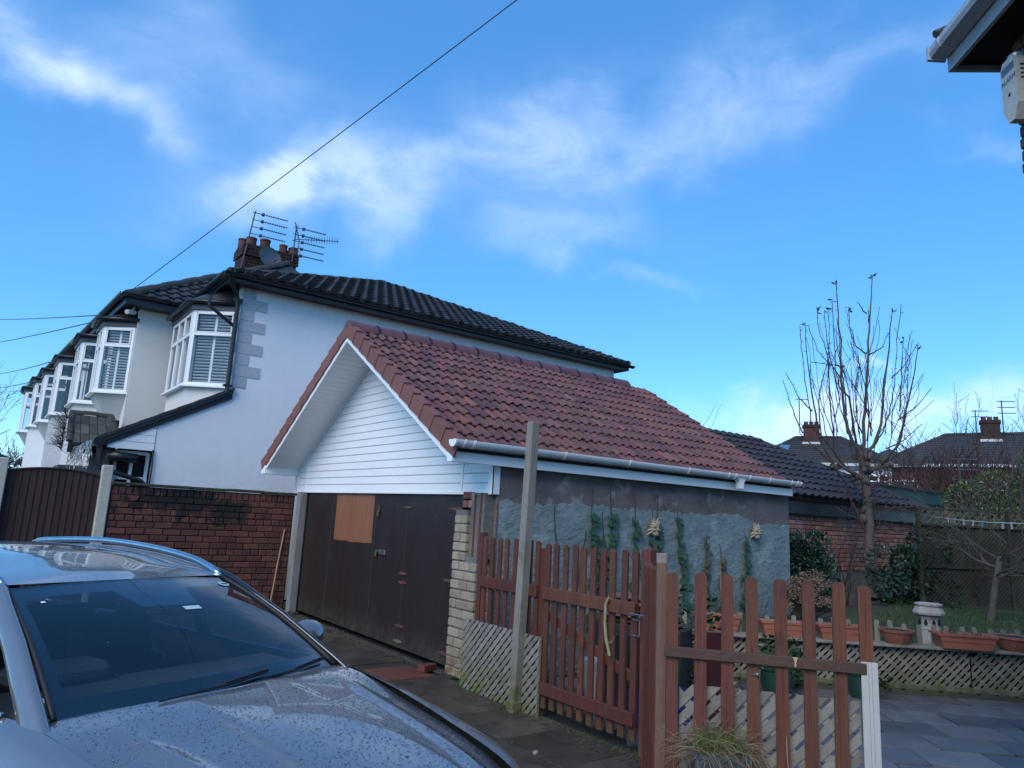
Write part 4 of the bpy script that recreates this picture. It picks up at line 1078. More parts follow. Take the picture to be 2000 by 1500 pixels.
# ================================================================ the rest of the terrace, stepping away to the left
def ax_(y): return -.048 * (y - 19.0)      # the row bends slightly to the left
NLAB = ['cream terraced house with a full-height bay next to the white end house', 'third terraced house along with a rough white bay', 'fourth terraced house along with a pale triangular corbel under its bay', 'farthest terraced house at the left end of the row']
specs = [ # y0, y1, bays [(y centre, kind)]
 (22.0, 25.6, [(20.6, 'wall'), (24.3, 'rough')]), (25.6, 31.0, [(27.2, 'oriel'), (29.6, 'wall')]), (31.0, 37.5, [(32.6, 'oriel')])]
m_rough = mat('roughcast', (.60, .61, .63), (.54, .55, .57), 3, rough=.9, bump=1.0, bscale=30, bdist=.03)
for i, (y0, y1, bays) in enumerate(specs):
    T = thing('terraced_house', NLAB[i], 'house', (3 + ax_(y0), y0, 0), 'terraced houses in the row')
    dx = ax_((y0 + y1) / 2); fx = 2.28 + dx
    w = MB(); w.box(fx, 13.9, y0 + .02, y1, -.02, 5.9); w.build('wall', m_cream if i == 0 else m_whitepaint, T)
    r = MB(); zr = 8.4
    ev = lambda y: 1.88 - .0395 * (y - 16.3)
    r.add([(ev(q) + .06, q, 5.92) for q in (y0 + .02, y1)] + [(ev(q) + .04, q, 6.06) for q in (y0 + .02, y1)] + [(8.6, q, zr) for q in (y0 + .02, y1)] + [(14.2, q, 6.0) for q in (y0 + .02, y1)] + [(14.2, q, 5.92) for q in (y0 + .02, y1)],
          [(0, 1, 3, 2), (2, 3, 5, 4), (4, 5, 7, 6), (6, 7, 9, 8), (8, 9, 1, 0), (0, 2, 4, 6, 8), (1, 9, 7, 5, 3)]); ro = r.build('roof', m_dtile, T)
    g_ = MB(); g_.sweep([(a_ * 1.15, c_ * 1.15) for a_, c_ in gpd], (ev(y0), y0, 6.02), (ev(y1), y1, 6.02), X, Z); g_.build('gutter', m_black, T)
    for yc, kind in bays:
        f2 = 2.28 + ax_(yc); d = .62
        pts = [(f2, yc + .95), (f2 - d, yc + .62), (f2 - d, yc - .62), (f2, yc - .95)]
        mw_ = {'rough': m_rough, 'wall': m_cream if i == 0 else m_whitepaint, 'oriel': m_cream}[kind]
        bay(T, pts, 3.96, 5.45, [(1, False, False), (2, False, False), (1, False, False)], 4.98, f2, corbel=1.1 if kind == 'oriel' else None, wall_to=None if kind == 'oriel' else 2.45, mwall=mw_, roofh=.12)
        if kind != 'oriel':
            b = MB(); b.prism([(f2 - d - .1, yc + .7, 2.32), (f2 - d - .1, yc - .7, 2.32), (f2 + .02, yc - 1.0, 2.32), (f2 + .02, yc + 1.0, 2.32)], (0, 0, .12)); b.build('band', m_bluefascia, T)
            facet_window(T, (f2 - d, yc + .62), (f2 - d, yc - .62), .9, 2.30, 3, 1.9); facet_window(T, (f2 - d, yc - .62), (f2, yc - .95), .9, 2.30, 1, 1.9)
            b = MB(); b.prism([(f2 - d + .05, yc + .6, .2), (f2 - d + .05, yc - .6, .2), (f2 + .02, yc - .9, .2), (f2 + .02, yc + .9, .2)], (0, 0, .7)); b.build('bay_base', mw_, T)
    c = MB(); c.box(7.6, 8.6, y1 - .5, y1 + .3, 7.6, 9.5)
    co = c.build('chimney', m_chb, T)
    for q in range(4):
        p = MB(); p.lathe([(.13, 9.49), (.12, 9.85), (.13, 9.9), (.1, 9.9)], (7.75 + .24 * q, y1 - .1, 0), 12); p.build('chimney_pot', m_pot, co, smooth=40)
    if i == 1:
        p = MB(); p.tube([(fx - .30, y1 - .1, 6.0), (fx - .15, y1 - .1, 5.7), (fx - .06, y1 - .1, 5.6), (fx - .06, y1 - .1, .2)], .05, 8); p.build('down_pipe', m_black, T)
# ================================================================ the parked car
CT = radians(22.05); CO = V(.68, 4.102, 0); CF = V(sin(CT), -cos(CT), 0); CL = V(cos(CT), sin(CT), 0)
def cw(u, v, z): return CO + CF * u + CL * v + Z * z
car = thing('parked_car', 'silver grey car beaded with rain, parked facing the camera on the drive', 'car', (CO.x, CO.y, 0))
def interp(tab, u):
    """smooth interpolation through (u, value) pairs"""
    tab = sorted(tab)
    if u <= tab[0][0]: return tab[0][1]
    if u >= tab[-1][0]: return tab[-1][1]
    for i in range(len(tab) - 1):
        if tab[i][0] <= u <= tab[i + 1][0]:
            x0, y0 = tab[i]; x1, y1 = tab[i + 1]
            xm, ym = tab[i - 1] if i > 0 else (x0 - (x1 - x0), y0 - (y1 - y0)); xp, yp = tab[i + 2] if i + 2 < len(tab) else (x1 + (x1 - x0), y1 + (y1 - y0))
            m0 = (y1 - ym) / (x1 - xm); m1 = (yp - y0) / (xp - x0); h = x1 - x0; t = (u - x0) / h
            return (2 * t**3 - 3 * t**2 + 1) * y0 + (t**3 - 2 * t**2 + t) * h * m0 + (-2 * t**3 + 3 * t**2) * y1 + (t**3 - t**2) * h * m1
# paint: grey metallic under a clear coat
m_paint = mat('grey_metallic_paint', (.250, .252, .256), (.240, .242, .246), 3, fine=.05, rough=.27, metal=.62, coat=1.0)
_b = m_paint.node_tree.nodes['Principled BSDF']; _b.inputs['Coat IOR'].default_value = 1.55
m_chrome = mat('satin_chrome', (.62, .63, .65), (.58, .59, .61), 3, rough=.16, metal=1.0)
m_rubber = mat('black_rubber', (.014, .014, .016), (.02, .02, .022), 5, rough=.6)
m_trimblk = mat('gloss_black_trim', (.008, .009, .011), (.01, .011, .013), 5, rough=.15, coat=.6)
m_plast = mat('dash_plastic', (.085, .088, .092), (.07, .073, .077), 8, rough=.6, bump=.2, bscale=120)
m_seat = mat('seat_cloth', (.06, .062, .068), (.05, .052, .056), 10, rough=.9)
m_wglass = glass_mat('windscreen_glass', (.62, .70, .74), 1.52, .035)
m_sglass = glass_mat('side_glass', (.25, .28, .30), 1.52)
def sheet(nu, nv, fn, name, m, parent=car, flip=False, thick=0, smooth=True, keep=None):
    b = MB(); vs = [fn(i / nu, j / nv) for i in range(nu + 1) for j in range(nv + 1)]
    fs = []
    for i in range(nu):
        for j in range(nv):
            if keep and not keep((i + .5) / nu, (j + .5) / nv): continue
            a = i * (nv + 1) + j; f = (a, a + 1, a + nv + 2, a + nv + 1); fs.append(f[::-1] if flip else f)
    b.add(vs, fs)
    o = b.build(name, m, parent, smooth=smooth, fix=False)
    return o
# --- bonnet
ZC = [(.70, 1.015), (.85, 1.008), (1.1, .985), (1.4, .945), (1.7, .890), (1.9, .838), (2.02, .775), (2.09, .70)]
VE = [(.70, .745), (.9, .742), (1.2, .728), (1.5, .695), (1.75, .645), (1.95, .575), (2.09, .50)]
DR = [(.70, .028), (1.0, .045), (1.4, .075), (1.8, .085), (2.09, .09)]       # drop from centre to edge
def hood_rear(v): return .90 - .16 * (v / .745) ** 2
def hood_z(u, v):
    ve = interp(VE, u); q = min(1, abs(v) / ve)
    z = interp(ZC, u) - interp(DR, u) * (q ** 2.4)
    # raised centre with a crisp crease either side, and a second soft fold nearer the wing
    t = min(1, max(0, (u - .95) / .25))
    c1 = .235 + .05 * (u - 1.0)
    z -= .019 * t * (1 - min(1, max(0, (c1 + .045 - abs(v)) / .05)) ** 2) if abs(v) > c1 - .02 else 0
    c2 = .56 - .16 * (u - 1.0)
    d = abs(v) - c2
    z += .014 * t * max(0, 1 - abs(d) / .075) ** 1.5
    return z
HN, HM = 44, 96
def hood_pt(a, b_):
    s = -1 + 2 * b_
    u0 = hood_rear(s * .745); u = u0 + (2.09 - u0) * a
    v = s * interp(VE, u)
    return cw(u, v, hood_z(u, v))
bonnet = sheet(HN, HM, hood_pt, 'bonnet', m_paint, flip=False)
# --- body sides and nose: stations of half profiles (v, z) from sill to shoulder
ST = [  # u, [(v,z) x6]
 (2.20, [(.55, .20), (.62, .34), (.60, .48), (.55, .58), (.50, .66), (.49, .69)]),
 (2.05, [(.74, .20), (.80, .34), (.79, .48), (.72, .60), (.60, .70), (.535, .735)]),
 (1.85, [(.82, .20), (.87, .36), (.875, .52), (.84, .66), (.72, .765), (.615, .785)]),
 (1.55, [(.85, .22), (.895, .38), (.905, .56), (.88, .72), (.79, .825), (.690, .842)]),
 (1.20, [(.86, .22), (.90, .40), (.91, .60), (.89, .77), (.81, .895), (.732, .918)]),
 (.90, [(.86, .22), (.90, .40), (.91, .60), (.895, .79), (.825, .935), (.748, .968)]),
 (.70, [(.86, .22), (.90, .40), (.91, .60), (.90, .80), (.835, .945), (.760, .985)]),
 (.30, [(.86, .22), (.90, .40), (.905, .60), (.90, .80), (.845, .94), (.79, .965)]),
 (-.30, [(.86, .22), (.90, .40), (.905, .60), (.90, .80), (.85, .94), (.80, .965)]),
 (-1.0, [(.86, .22), (.90, .40), (.91, .60), (.905, .80), (.85, .95), (.80, .975)]),
 (-1.6, [(.85, .22), (.90, .40), (.91, .60), (.90, .80), (.84, .96), (.79, .985)]),
 (-2.1, [(.82, .24), (.86, .42), (.87, .60), (.86, .80), (.80, .97), (.75, .995)]),
 (-2.45, [(.72, .28), (.76, .42), (.77, .60), (.76, .80), (.70, .97), (.66, 1.0)])]
for s in (1, -1):
    b = MB(); vs = []; nsub = 5; us = []
    for k in range(len(ST) - 1):
        for j in range(nsub): us.append(ST[k][0] + (ST[k + 1][0] - ST[k][0]) * j / nsub)
    us.append(ST[-1][0]); np_ = 6; cols = 16
    prof = []
    for u in us:
        P6 = [(interp([(t[0], t[1][i][0]) for t in ST], u), interp([(t[0], t[1][i][1]) for t in ST], u)) for i in range(6)]
        row = []
        for c in range(cols + 1):
            x = c / cols * 5; row.append((interp([(i, P6[i][0]) for i in range(6)], x), interp([(i, P6[i][1]) for i in range(6)], x)))
        prof.append(row)
    n = cols + 1
    vs = [cw(u, s * v, z) for u, row in zip(us, prof) for v, z in row]; fs = []
    for i in range(len(us) - 1):
        for c in range(cols):
            um = (us[i] + us[i + 1]) / 2; zm = (prof[i][c][1] + prof[i][c + 1][1]) / 2
            if min((um - 1.33) ** 2, (um + 1.32) ** 2) + (zm - .33) ** 2 < .375 ** 2: continue      # wheel arches
            f = (i * n + c, i * n + c + 1, (i + 1) * n + c + 1, (i + 1) * n + c); fs.append(f if s < 0 else f[::-1])
    b.add(vs, fs); b.build('body_side', m_paint, car, smooth=True, fix=False)
    # door shut lines and window-line strip
    d = MB()
    for u in (.62, -.42, -1.25):
        pts = []
        for c in range(2, cols + 1):
            P6 = [(interp([(t[0], t[1][i][0]) for t in ST], u), interp([(t[0], t[1][i][1]) for t in ST], u)) for i in range(6)]
            x = c / cols * 5; pts.append(cw(u, s * (interp([(i, P6[i][0]) for i in range(6)], x) + .001), interp([(i, P6[i][1]) for i in range(6)], x)))
        d.tube(pts, .004, 4)
    d.build('shut_line', m_rubber, car)
    d = MB(); d.tube([cw(u, s * (interp([(t[0], t[1][5][0]) for t in ST], u) + .004), interp([(t[0], t[1][5][1]) for t in ST], u) + .008) for u in [.62 - .1 * i for i in range(29)]], .010, 6); d.build('window_strip', m_chrome, car, smooth=True)
    for u in (.05, -.85):
        d = MB(); p = cw(u - .18, s * .912, .80); d.tube([p - CF * .09, p - CF * .07 + CL * s * .03, p + CF * .07 + CL * s * .03, p + CF * .09], .014, 6); d.build('door_handle', m_paint, car, smooth=True)
# nose: grille, bumper, plate; tail: flat closing panel
sheet(10, 24, lambda a, b_: cw(2.09 + .11 * (1 - a) ** .5 * (1 - abs(2 * b_ - 1) ** 3) + .04 * (1 - (2 * b_ - 1) ** 2), (2 * b_ - 1) * (.49 + .06 * (1 - a)), .20 + .50 * a), 'front_bumper', m_paint, flip=True)
b = MB(); b.cbox(cw(2.235, 0, .50), CL, CF, Z, .42, .02, .11, .01); b.build('grille', m_trimblk, car)
b = MB(); b.cbox(cw(2.262, 0, .38), CL, CF, Z, .26, .006, .055, .003); b.build('number_plate', m_white, car)
for s in (1, -1):
    b = MB(); b.ball(cw(1.98, s * .60, .635), .16, .16, .075, 14, 8); b.build('headlight', mat('lamp_lens', (.5, .52, .55), (.4, .42, .45), 4, rough=.08, coat=1), car, smooth=True)
    b = MB(); b.cbox(cw(-2.42, s * .58, .82), CL, CF, Z, .14, .04, .08, .02); b.build('tail_light', mat('red_lens', (.3, .01, .01), (.25, .01, .01), 4, rough=.1), car)
b = MB(); b.prism([cw(-2.40, -.72, .28), cw(-2.40, .72, .28), cw(-2.40, .68, 1.0), cw(-2.40, -.68, 1.0)], -CF * .06); b.build('tailgate', m_paint, car)
b = MB(); b.box(-.8, .8, -2.35, 2.0, .18, .24); b.v = [tuple(cw(y, x, z)) for x, y, z in b.v]; b.build('floor_pan', m_rubber, car)
# wheels
for u in (1.33, -1.32):
    for s in (1, -1):
        t = MB(); pr = [(.20, -.10), (.30, -.105), (.325, -.085), (.332, -.04), (.332, .04), (.325, .085), (.30, .105), (.20, .10)]
        vs = []; n = 28
        for r_, x in pr:
            for k in range(n): vs.append(cw(u + r_ * cos(2 * pi * k / n), s * .80 + x, .332 + r_ * sin(2 * pi * k / n)))
        t.add(vs, [(i * n + k, i * n + (k + 1) % n, ((i + 1) % len(pr)) * n + (k + 1) % n, ((i + 1) % len(pr)) * n + k) for i in range(len(pr)) for k in range(n)])
        wh = t.build('wheel', m_rubber, car, smooth=30)
        r = MB()
        for k in range(5):
            a = 2 * pi * k / 5 + .3; c0 = cw(u, s * .885, .332); d_ = CF * cos(a) + Z * sin(a); e_ = CF * -sin(a) + Z * cos(a)
            r.prism([c0 - e_ * .035, c0 + d_ * .20 - e_ * .05, c0 + d_ * .20 + e_ * .05, c0 + e_ * .035], CL * s * -.03)
        r.tube([cw(u, s * .84, .332), cw(u, s * .892, .332)], .05, 12); r.build('rim', m_chrome, wh)
# --- glass house
HD_Z = 1.362
def screen(a, b_, off=0.0):
    """a: 0 at the scuttle, 1 at the header; b_: 0 driver's side edge, 1 passenger's"""
    s = 2 * b_ - 1
    p0 = (.80 + .10 * (1 - s * s) , .690 * s, .985 + .012 * (1 - s * s)); p1 = (-.0 + .04 * (1 - s * s), .556 * s, HD_Z + .016 * (1 - s * s))
    bow = .045 * sin(pi * a) * (1 - .35 * s * s)
    u, v, z = (p0[i] + (p1[i] - p0[i]) * a for i in range(3))
    return cw(u + bow * .45 + off * .45, v, z + bow * .85 + off * .85)
ws = sheet(16, 24, screen, 'windscreen', m_wglass, flip=True)
def frit(a, b_):
    s = abs(2 * b_ - 1); v = 2 * b_ - 1
    top = .875 - .05 * max(0, (s - .75) / .25)
    if abs(v - .06) < .34: top -= .20 * min(1, max(0, (.34 - abs(v - .06)) / .10)) ** 1.2
    side = .925 - .02 * (1 - a)
    return a > top or a < .115 or s > side
sheet(80, 120, lambda a, b_: screen(a, b_, -.006), 'screen_border', m_trimblk, parent=ws, flip=True, keep=frit)
# roof panel
RZc = [(.03, 1.378), (-.1, 1.405), (-.3, 1.430), (-.72, 1.466), (-1.29, 1.476), (-1.9, 1.446), (-2.25, 1.405)]
RVe = [(.03, .556), (-.3, .585), (-.8, .60), (-1.4, .60), (-2.25, .54)]
def roof_pt(a, b_):
    s = 2 * b_ - 1; u0 = .04 * (1 - s * s); u = u0 + (-2.25 - u0) * a
    z = interp(RZc, u) - .038 * abs(s) ** 2.6 * min(1, .35 + a * 4)
    return cw(u, s * interp(RVe, u), z)
sheet(40, 28, roof_pt, 'roof', m_paint, flip=False)
for s in (1, -1):
    # cant rail and A pillar in body colour, black trim by the glass
    p = [cw(.92, s * .760, .905), cw(.74, s * .725, 1.01), cw(.42, s * .660, 1.185), cw(.05, s * .590, 1.355), cw(-.10, s * .595, 1.385)]
    b = MB(); rings = []
    for i, q in enumerate(p):
        t_ = (p[min(i + 1, 4)] - p[max(i - 1, 0)]).normalized(); nrm = (CL * s * .75 + Z * .55 + CF * .25).normalized(); sd_ = t_.cross(nrm).normalized(); nrm = sd_.cross(t_)
        hw = (.050, .048, .044, .040, .036)[i]
        rings.append([q + sd_ * (hw * cos(2 * pi * k / 12)) - sd_ * (-s) * .012 + nrm * (.022 * sin(2 * pi * k / 12)) for k in range(12)])
    b.add([v_ for r_ in rings for v_ in r_], [(i * 12 + k, i * 12 + (k + 1) % 12, (i + 1) * 12 + (k + 1) % 12, (i + 1) * 12 + k) for i in range(4) for k in range(12)])
    b.build('front_pillar', m_paint if s < 0 else m_trimblk, car, smooth=True)
    b = MB(); b.tube([screen(t / 12, .5 + s * .497, .004) for t in range(13)], .012, 6); b.build('screen_trim', m_rubber, car, smooth=True)
    pr = [(u, interp(RVe, u), interp(RZc, u) - .038) for u in [-.08 - .13 * i for i in range(17)]]
    b = MB(); b.tube([cw(u, s * (v + .012), z - .012) for u, v, z in pr], .03, 8); b.build('cant_rail', m_paint, car, smooth=True)
    # raised roof rail
    rp = [(.0, 1.366), (-.08, 1.395), (-.30, 1.438), (-.72, 1.474), (-1.29, 1.486), (-1.94, 1.452), (-2.15, 1.42)]
    us = [.0 - .06 * i for i in range(36)]
    b = MB(); b.tube([cw(u, s * (interp(RVe, u) - .01), interp(rp, u)) for u in us], [.010] + [.019] * 34 + [.010], 10); b.build('roof_rail', m_chrome, car, smooth=True)
    # side glass and pillars
    def sg(a, b_, s=s):
        u = .60 - 2.75 * a
        v0, z0 = interp([(t[0], t[1][5][0]) for t in ST], u), interp([(t[0], t[1][5][1]) for t in ST], u)
        uu = min(u, .60 - .62 * b_ if u > .0 else u)
        uu = u if u < -.05 else u * (1 - b_) + (-.05) * b_ if u > -.05 else u
        v1, z1 = interp(RVe, uu) + .02, interp(RZc, uu) - .05
        if u > -.05:
            k = (u + .05) / .65; v1 = interp(RVe, -.05) + .02; z1 = interp(RZc, -.05) - .05
        return cw(uu, s * (v0 + (v1 - v0) * b_), z0 + (z1 - z0) * b_)
    sheet(24, 6, sg, 'side_glass', m_sglass, flip=(s > 0))
    b = MB()
    for u in (-.42, -1.25):
        v0, z0 = interp([(t[0], t[1][5][0]) for t in ST], u), interp([(t[0], t[1][5][1]) for t in ST], u)
        b.tube([cw(u, s * v0, z0), cw(u, s * (interp(RVe, u) + .02), interp(RZc, u) - .05)], .04, 6)
    b.build('door_pillar', m_trimblk, car)
    # mirrors
    c = cw(.26, s * .985, 1.04)
    b = MB(); n, m_ = 16, 10; vs = []
    for i in range(m_ + 1):
        th = pi * i / m_
        for k in range(n):
            a = 2 * pi * k / n
            # flattened dome, flat towards the rear
            vs.append(c + CL * (.125 * sin(th) * cos(a)) + Z * (.080 * sin(th) * sin(a)) + CF * (.11 * cos(th) if cos(th) > 0 else .035 * cos(th)))
    b.add(vs, [(i * n + k, i * n + (k + 1) % n, (i + 1) * n + (k + 1) % n, (i + 1) * n + k) for i in range(m_) for k in range(n)]); mo = b.build('door_mirror', m_paint, car, smooth=True)
    b = MB(); b.tube([cw(.28, s * .80, .975), cw(.27, s * .90, .99)], .03, 8); b.build('mirror_arm', m_trimblk, mo)
    b = MB(); vs = []
    for k in range(n): a = 2 * pi * k / n; vs.append(c + CL * (.115 * cos(a)) + Z * (.072 * sin(a)) - CF * .0365)
    b.add(vs, [tuple(range(n))]); b.build('mirror_glass', m_chrome, mo)
b = MB(); b.prism([cw(-2.25, -.54, 1.37), cw(-2.25, .54, 1.37), cw(-2.42, .66, 1.0), cw(-2.42, -.66, 1.0)], -CF * .02); b.build('rear_glass', m_sglass, car)
# scuttle, wipers
b = MB(); b.prism([cw(.70, -.70, .95), cw(.70, .70, .95), cw(.92, .40, .962), cw(.95, 0, .966), cw(.92, -.40, .962)], (0, 0, .012)); b.build('scuttle', m_plast, car)
for v0, v1, nm in ((-.05, .20, 0), (.36, .62, 1)):
    b = MB()
    A_, B_ = (screen(.015, .5 + v0 / 1.38, .018), screen(.045, .5 + v1 / 1.38, .018))
    b.tube([A_ - CL * .30 - Z * .012, A_, B_], [.004, .007, .006], 6); b.obox((A_ + B_) / 2 + Z * .004, (B_ - A_).normalized(), Z, CF, (B_ - A_).length / 2, .008, .004)
    b.build('wiper', m_rubber, car)
# interior
b = MB(); b.prism([cw(.80, -.70, .93), cw(.80, .70, .93), cw(.22, .72, .93), cw(.18, -.72, .93)], (0, 0, .03)); b.prism([cw(.24, -.72, .45), cw(.24, .72, .45), cw(.18, .72, .95), cw(.18, -.72, .95)], CF * .1); b.build('dashboard', m_plast, car)
b = MB(); c = cw(.02, -.36, .90); d_ = (CF * .45 + Z * .9).normalized(); e_ = CL; f_ = d_.cross(e_)
pts = [c + (e_ * cos(2 * pi * k / 28) + f_ * sin(2 * pi * k / 28)) * .185 for k in range(29)]; b.tube(pts, .016, 8, cap=False)
b.obox(c, e_, f_, d_, .07, .06, .025); b.tube([c - e_ * .18, c + e_ * .18], .016, 6); b.tube([c, c - f_ * .18], .018, 6); b.build('steering_wheel', m_plast, car, smooth=30)
b = MB(); b.cbox(cw(.16, -.36, 1.0), CL, CF, Z, .20, .10, .045, .03); b.build('instrument_hood', m_plast, car)
for v in (-.36, .36):
    b = MB(); b.cbox(cw(-.62, v, .78), CL, (CF * .97 - Z * .2).normalized(), (Z * .97 + CF * -.2).normalized(), .24, .07, .33, .05); b.cbox(cw(-.74, v, 1.22), CL, CF, Z, .12, .05, .09, .04); b.cbox(cw(-.30, v, .48), CL, CF, Z, .25, .28, .08, .04); b.build('seat', m_seat, car)
b = MB(); b.cbox(cw(-1.35, 0, .78), CL, CF, Z, .62, .08, .30, .05); b.build('rear_seat', m_seat, car)
b = MB(); b.cbox(cw(.015, .06, 1.285), CL, CF, Z, .12, .02, .035, .015); b.build('rear_view_mirror', m_trimblk, car)
def patch(a0, a1, b0, b1, name, m, off=-.010):
    b = MB(); b.add([screen(a0, b0, off), screen(a0, b1, off), screen(a1, b1, off), screen(a1, b0, off)], [(0, 1, 2, 3)]); b.build(name, m, ws, fix=False)
m_stick = mat('pale_green_sticker', (.55, .72, .70), (.5, .66, .65), 8, rough=.5)
patch(.60, .635, .555, .63, 'sticker', m_stick, .003)
b = MB(); pts = []
for k in range(20): a = 2 * pi * k / 20; pts.append(screen(.885 + .030 * sin(a), .925 + .030 * cos(a), .004))
b.add(pts, [tuple(range(20))]); so_ = b.build('sticker', m_stick, ws, fix=False)
b = MB(); b.add([screen(.878, .905, .006), screen(.878, .945, .006), screen(.892, .945, .006), screen(.892, .905, .006)], [(0, 1, 2, 3)]); b.build('sticker_band', mat('blue_print', (.03, .12, .2), (.03, .1, .18), 8), ws, fix=False)
patch(.80, .815, .085, .10, 'sticker', m_white, .003)
b = MB(); b.prism([screen(.74, .50, -.02), screen(.74, .66, -.02), screen(.79, .62, -.02), screen(.80, .54, -.02)], -CF * .05); b.build('camera_cover', m_plast, ws)
b = MB(); b.obox(cw(.42, -.56, .965), (CL * .8 + CF * .3).normalized(), Z, (CF * .8 - CL * .3).normalized(), .05, .004, .02); b.build('parking_ticket', m_white, car)
# rubber gap along the bonnet edges and rear
b = MB()
for s in (0, 1): b.tube([hood_pt(i / 30, s) - Z * .004 for i in range(31)], .0035, 5)
b.tube([hood_pt(0, i / 40) - Z * .006 + CF * -.004 for i in range(41)], .004, 5)
b.build('bonnet_gap', m_rubber, car)
# rain beads: flattened drops on bonnet, roof and wing
b = MB(); r8 = random.Random(21)
def bead(p, nrm, r_):
    nrm = nrm.normalized(); s = nrm.cross(V(.3, .7, .1)).normalized(); t = nrm.cross(s); e = r8.uniform(.75, 1.3); a0 = r8.uniform(0, pi)
    n = 7; vs = []
    for k in range(n):
        a = 2 * pi * k / n; vs.append(p + s * (r_ * cos(a) * e) + t * (r_ * sin(a) / e))
    for k in range(n):
        a = 2 * pi * k / n; vs.append(p + s * (r_ * .66 * cos(a) * e) + t * (r_ * .66 * sin(a) / e) + nrm * r_ * .42)
    vs.append(p + nrm * r_ * .58)
    o = len(b.v); b.add(vs, [(k, (k + 1) % n, n + (k + 1) % n, n + k) for k in range(n)] + [(n + k, n + (k + 1) % n, 2 * n) for k in range(n)])
def scatter(fn, num, rmin, rmax, amin=0, amax=1):
    for i in range(num):
        a, c = r8.uniform(max(.015, amin), min(.985, amax)), r8.uniform(.015, .985)
        p = fn(a, c); nrm = (fn(a + .01, c) - p).cross(fn(a, c + .01) - p)
        if nrm.z < 0: nrm = -nrm
        bead(p, nrm, rmin + (rmax - rmin) * r8.random() ** 1.7)
scatter(hood_pt, 6500, .0018, .0052); scatter(roof_pt, 1400, .0012, .003, 0, .4); scatter(lambda a, c: screen(a, c), 260, .0015, .0035)
m_drop = bpy.data.materials.new('rain_water'); m_drop.use_nodes = True
_d = m_drop.node_tree.nodes['Principled BSDF']; _d.inputs['Base Color'].default_value = (1, 1, 1, 1); _d.inputs['Roughness'].default_value = .0; _d.inputs['IOR'].default_value = 1.33; _d.inputs['Transmission Weight'].default_value = 1.0
b.build('rain_beads', m_drop, car, smooth=True, fix=False, kind='stuff')
# ================================================================ tall timber post, gate fence, lattices
tp = MB(); tp.cbox((4.35, 5.57, 1.36), X, Y, Z, .047, .047, 1.36, .006); tp.cbox((4.335, 5.56, .04), X, Y, Z, .052, .052, .05, .006)
tp.v = [(x + .010 * (z - 1.4), y - .022 * (z - 1.4), z) for x, y, z in tp.v]
o = tp.build('tall_post', m_oldwood); tag(o, 'tall bare timber post standing in front of the lattice', 'post')

def picket_mesh(wd, th, h, name='picket', m=None):
    """flat board with a rounded top; local x across, y through, z up"""
    pr = [(-wd / 2, 0)] + [(wd / 2 * cos(pi - pi * k / 8), h - wd * .42 + wd * .42 * sin(pi - pi * k / 8)) for k in range(9)] + [(wd / 2, 0)]
    b = MB(); b.prism([(x, -th / 2, z) for x, z in pr], (0, th, 0)); return meshof(b, name, m or m_picket)
def lattice(root, org, u, W, Hh, sp, sw, th, m, mirror=False, topcut=0.0, name='slat', both=True, n=None):
    """two layers of diagonal slats clipped to a rectangle; org lower corner, u unit along; front layer faces n"""
    u = Vector(u).normalized(); n = n if n else V(u.y, -u.x, 0)
    org = Vector(org)
    for lay in ((0, 1) if both else (0,)):
        d = (1 if lay == 0 else -1) * (-1 if mirror else 1)
        k0 = -Hh if d > 0 else 0; c = k0 - sp
        while c < W + Hh + sp:
            h = sw * .7071
            if d > 0: poly = [(c - h, 0 - .2), (c + h, -.2), (c + h + Hh + .4, Hh + .2), (c - h + Hh + .4, Hh + .2)]
            else: poly = [(c - h, -.2), (c + h, -.2), (c + h - Hh - .4, Hh + .2), (c - h - Hh - .4, Hh + .2)]
            q = clip_rect(poly, W, Hh)
            if len(q) >= 3:
                ar = abs(sum(q[i - 1][0] * q[i][1] - q[i][0] * q[i - 1][1] for i in range(len(q)))) / 2
                if ar > sw * sw * .5:
                    off = n * (th * (0 if lay == 0 else -1))
                    b = MB(); b.prism([org + u * x + Z * z + off for x, z in q], n * (th * .96)); b.build(name, m, root)
            c += sp * (1 if lay == 0 else 1.9)
def fence_run(name, label, p0, p1, z0, ztop, rails, count, wd, th, m=None, group=None, skip=(), railm=None):
    p0, p1 = V(p0[0], p0[1], 0), V(p1[0], p1[1], 0); u = (p1 - p0); L = u.length; u.normalize(); n = V(u.y, -u.x, 0)
    t = thing(name, label, 'fence' if 'fence' in name else 'gate', (p0.x, p0.y, 0), group)
    me = picket_mesh(wd, th, ztop - z0, m=m); ang = atan2(u.y, u.x)
    for i in range(count):
        if i in skip: continue
        p = p0 + u * (L * (i + .0) / (count - 1)); 
        inst('picket', me, t, (p.x, p.y, z0 + RND.uniform(-.006, .006)), (RND.uniform(-.006, .006), RND.uniform(-.008, .008), ang))
    for za, zb, off in rails:
        b = MB(); b.cbox((p0 + p1) / 2 + Z * ((za + zb) / 2) + n * off, u, n, Z, L / 2 + wd * .5, .016, (zb - za) / 2, .005); b.build('rail', railm or m or m_picket, t)
    return t, u, n
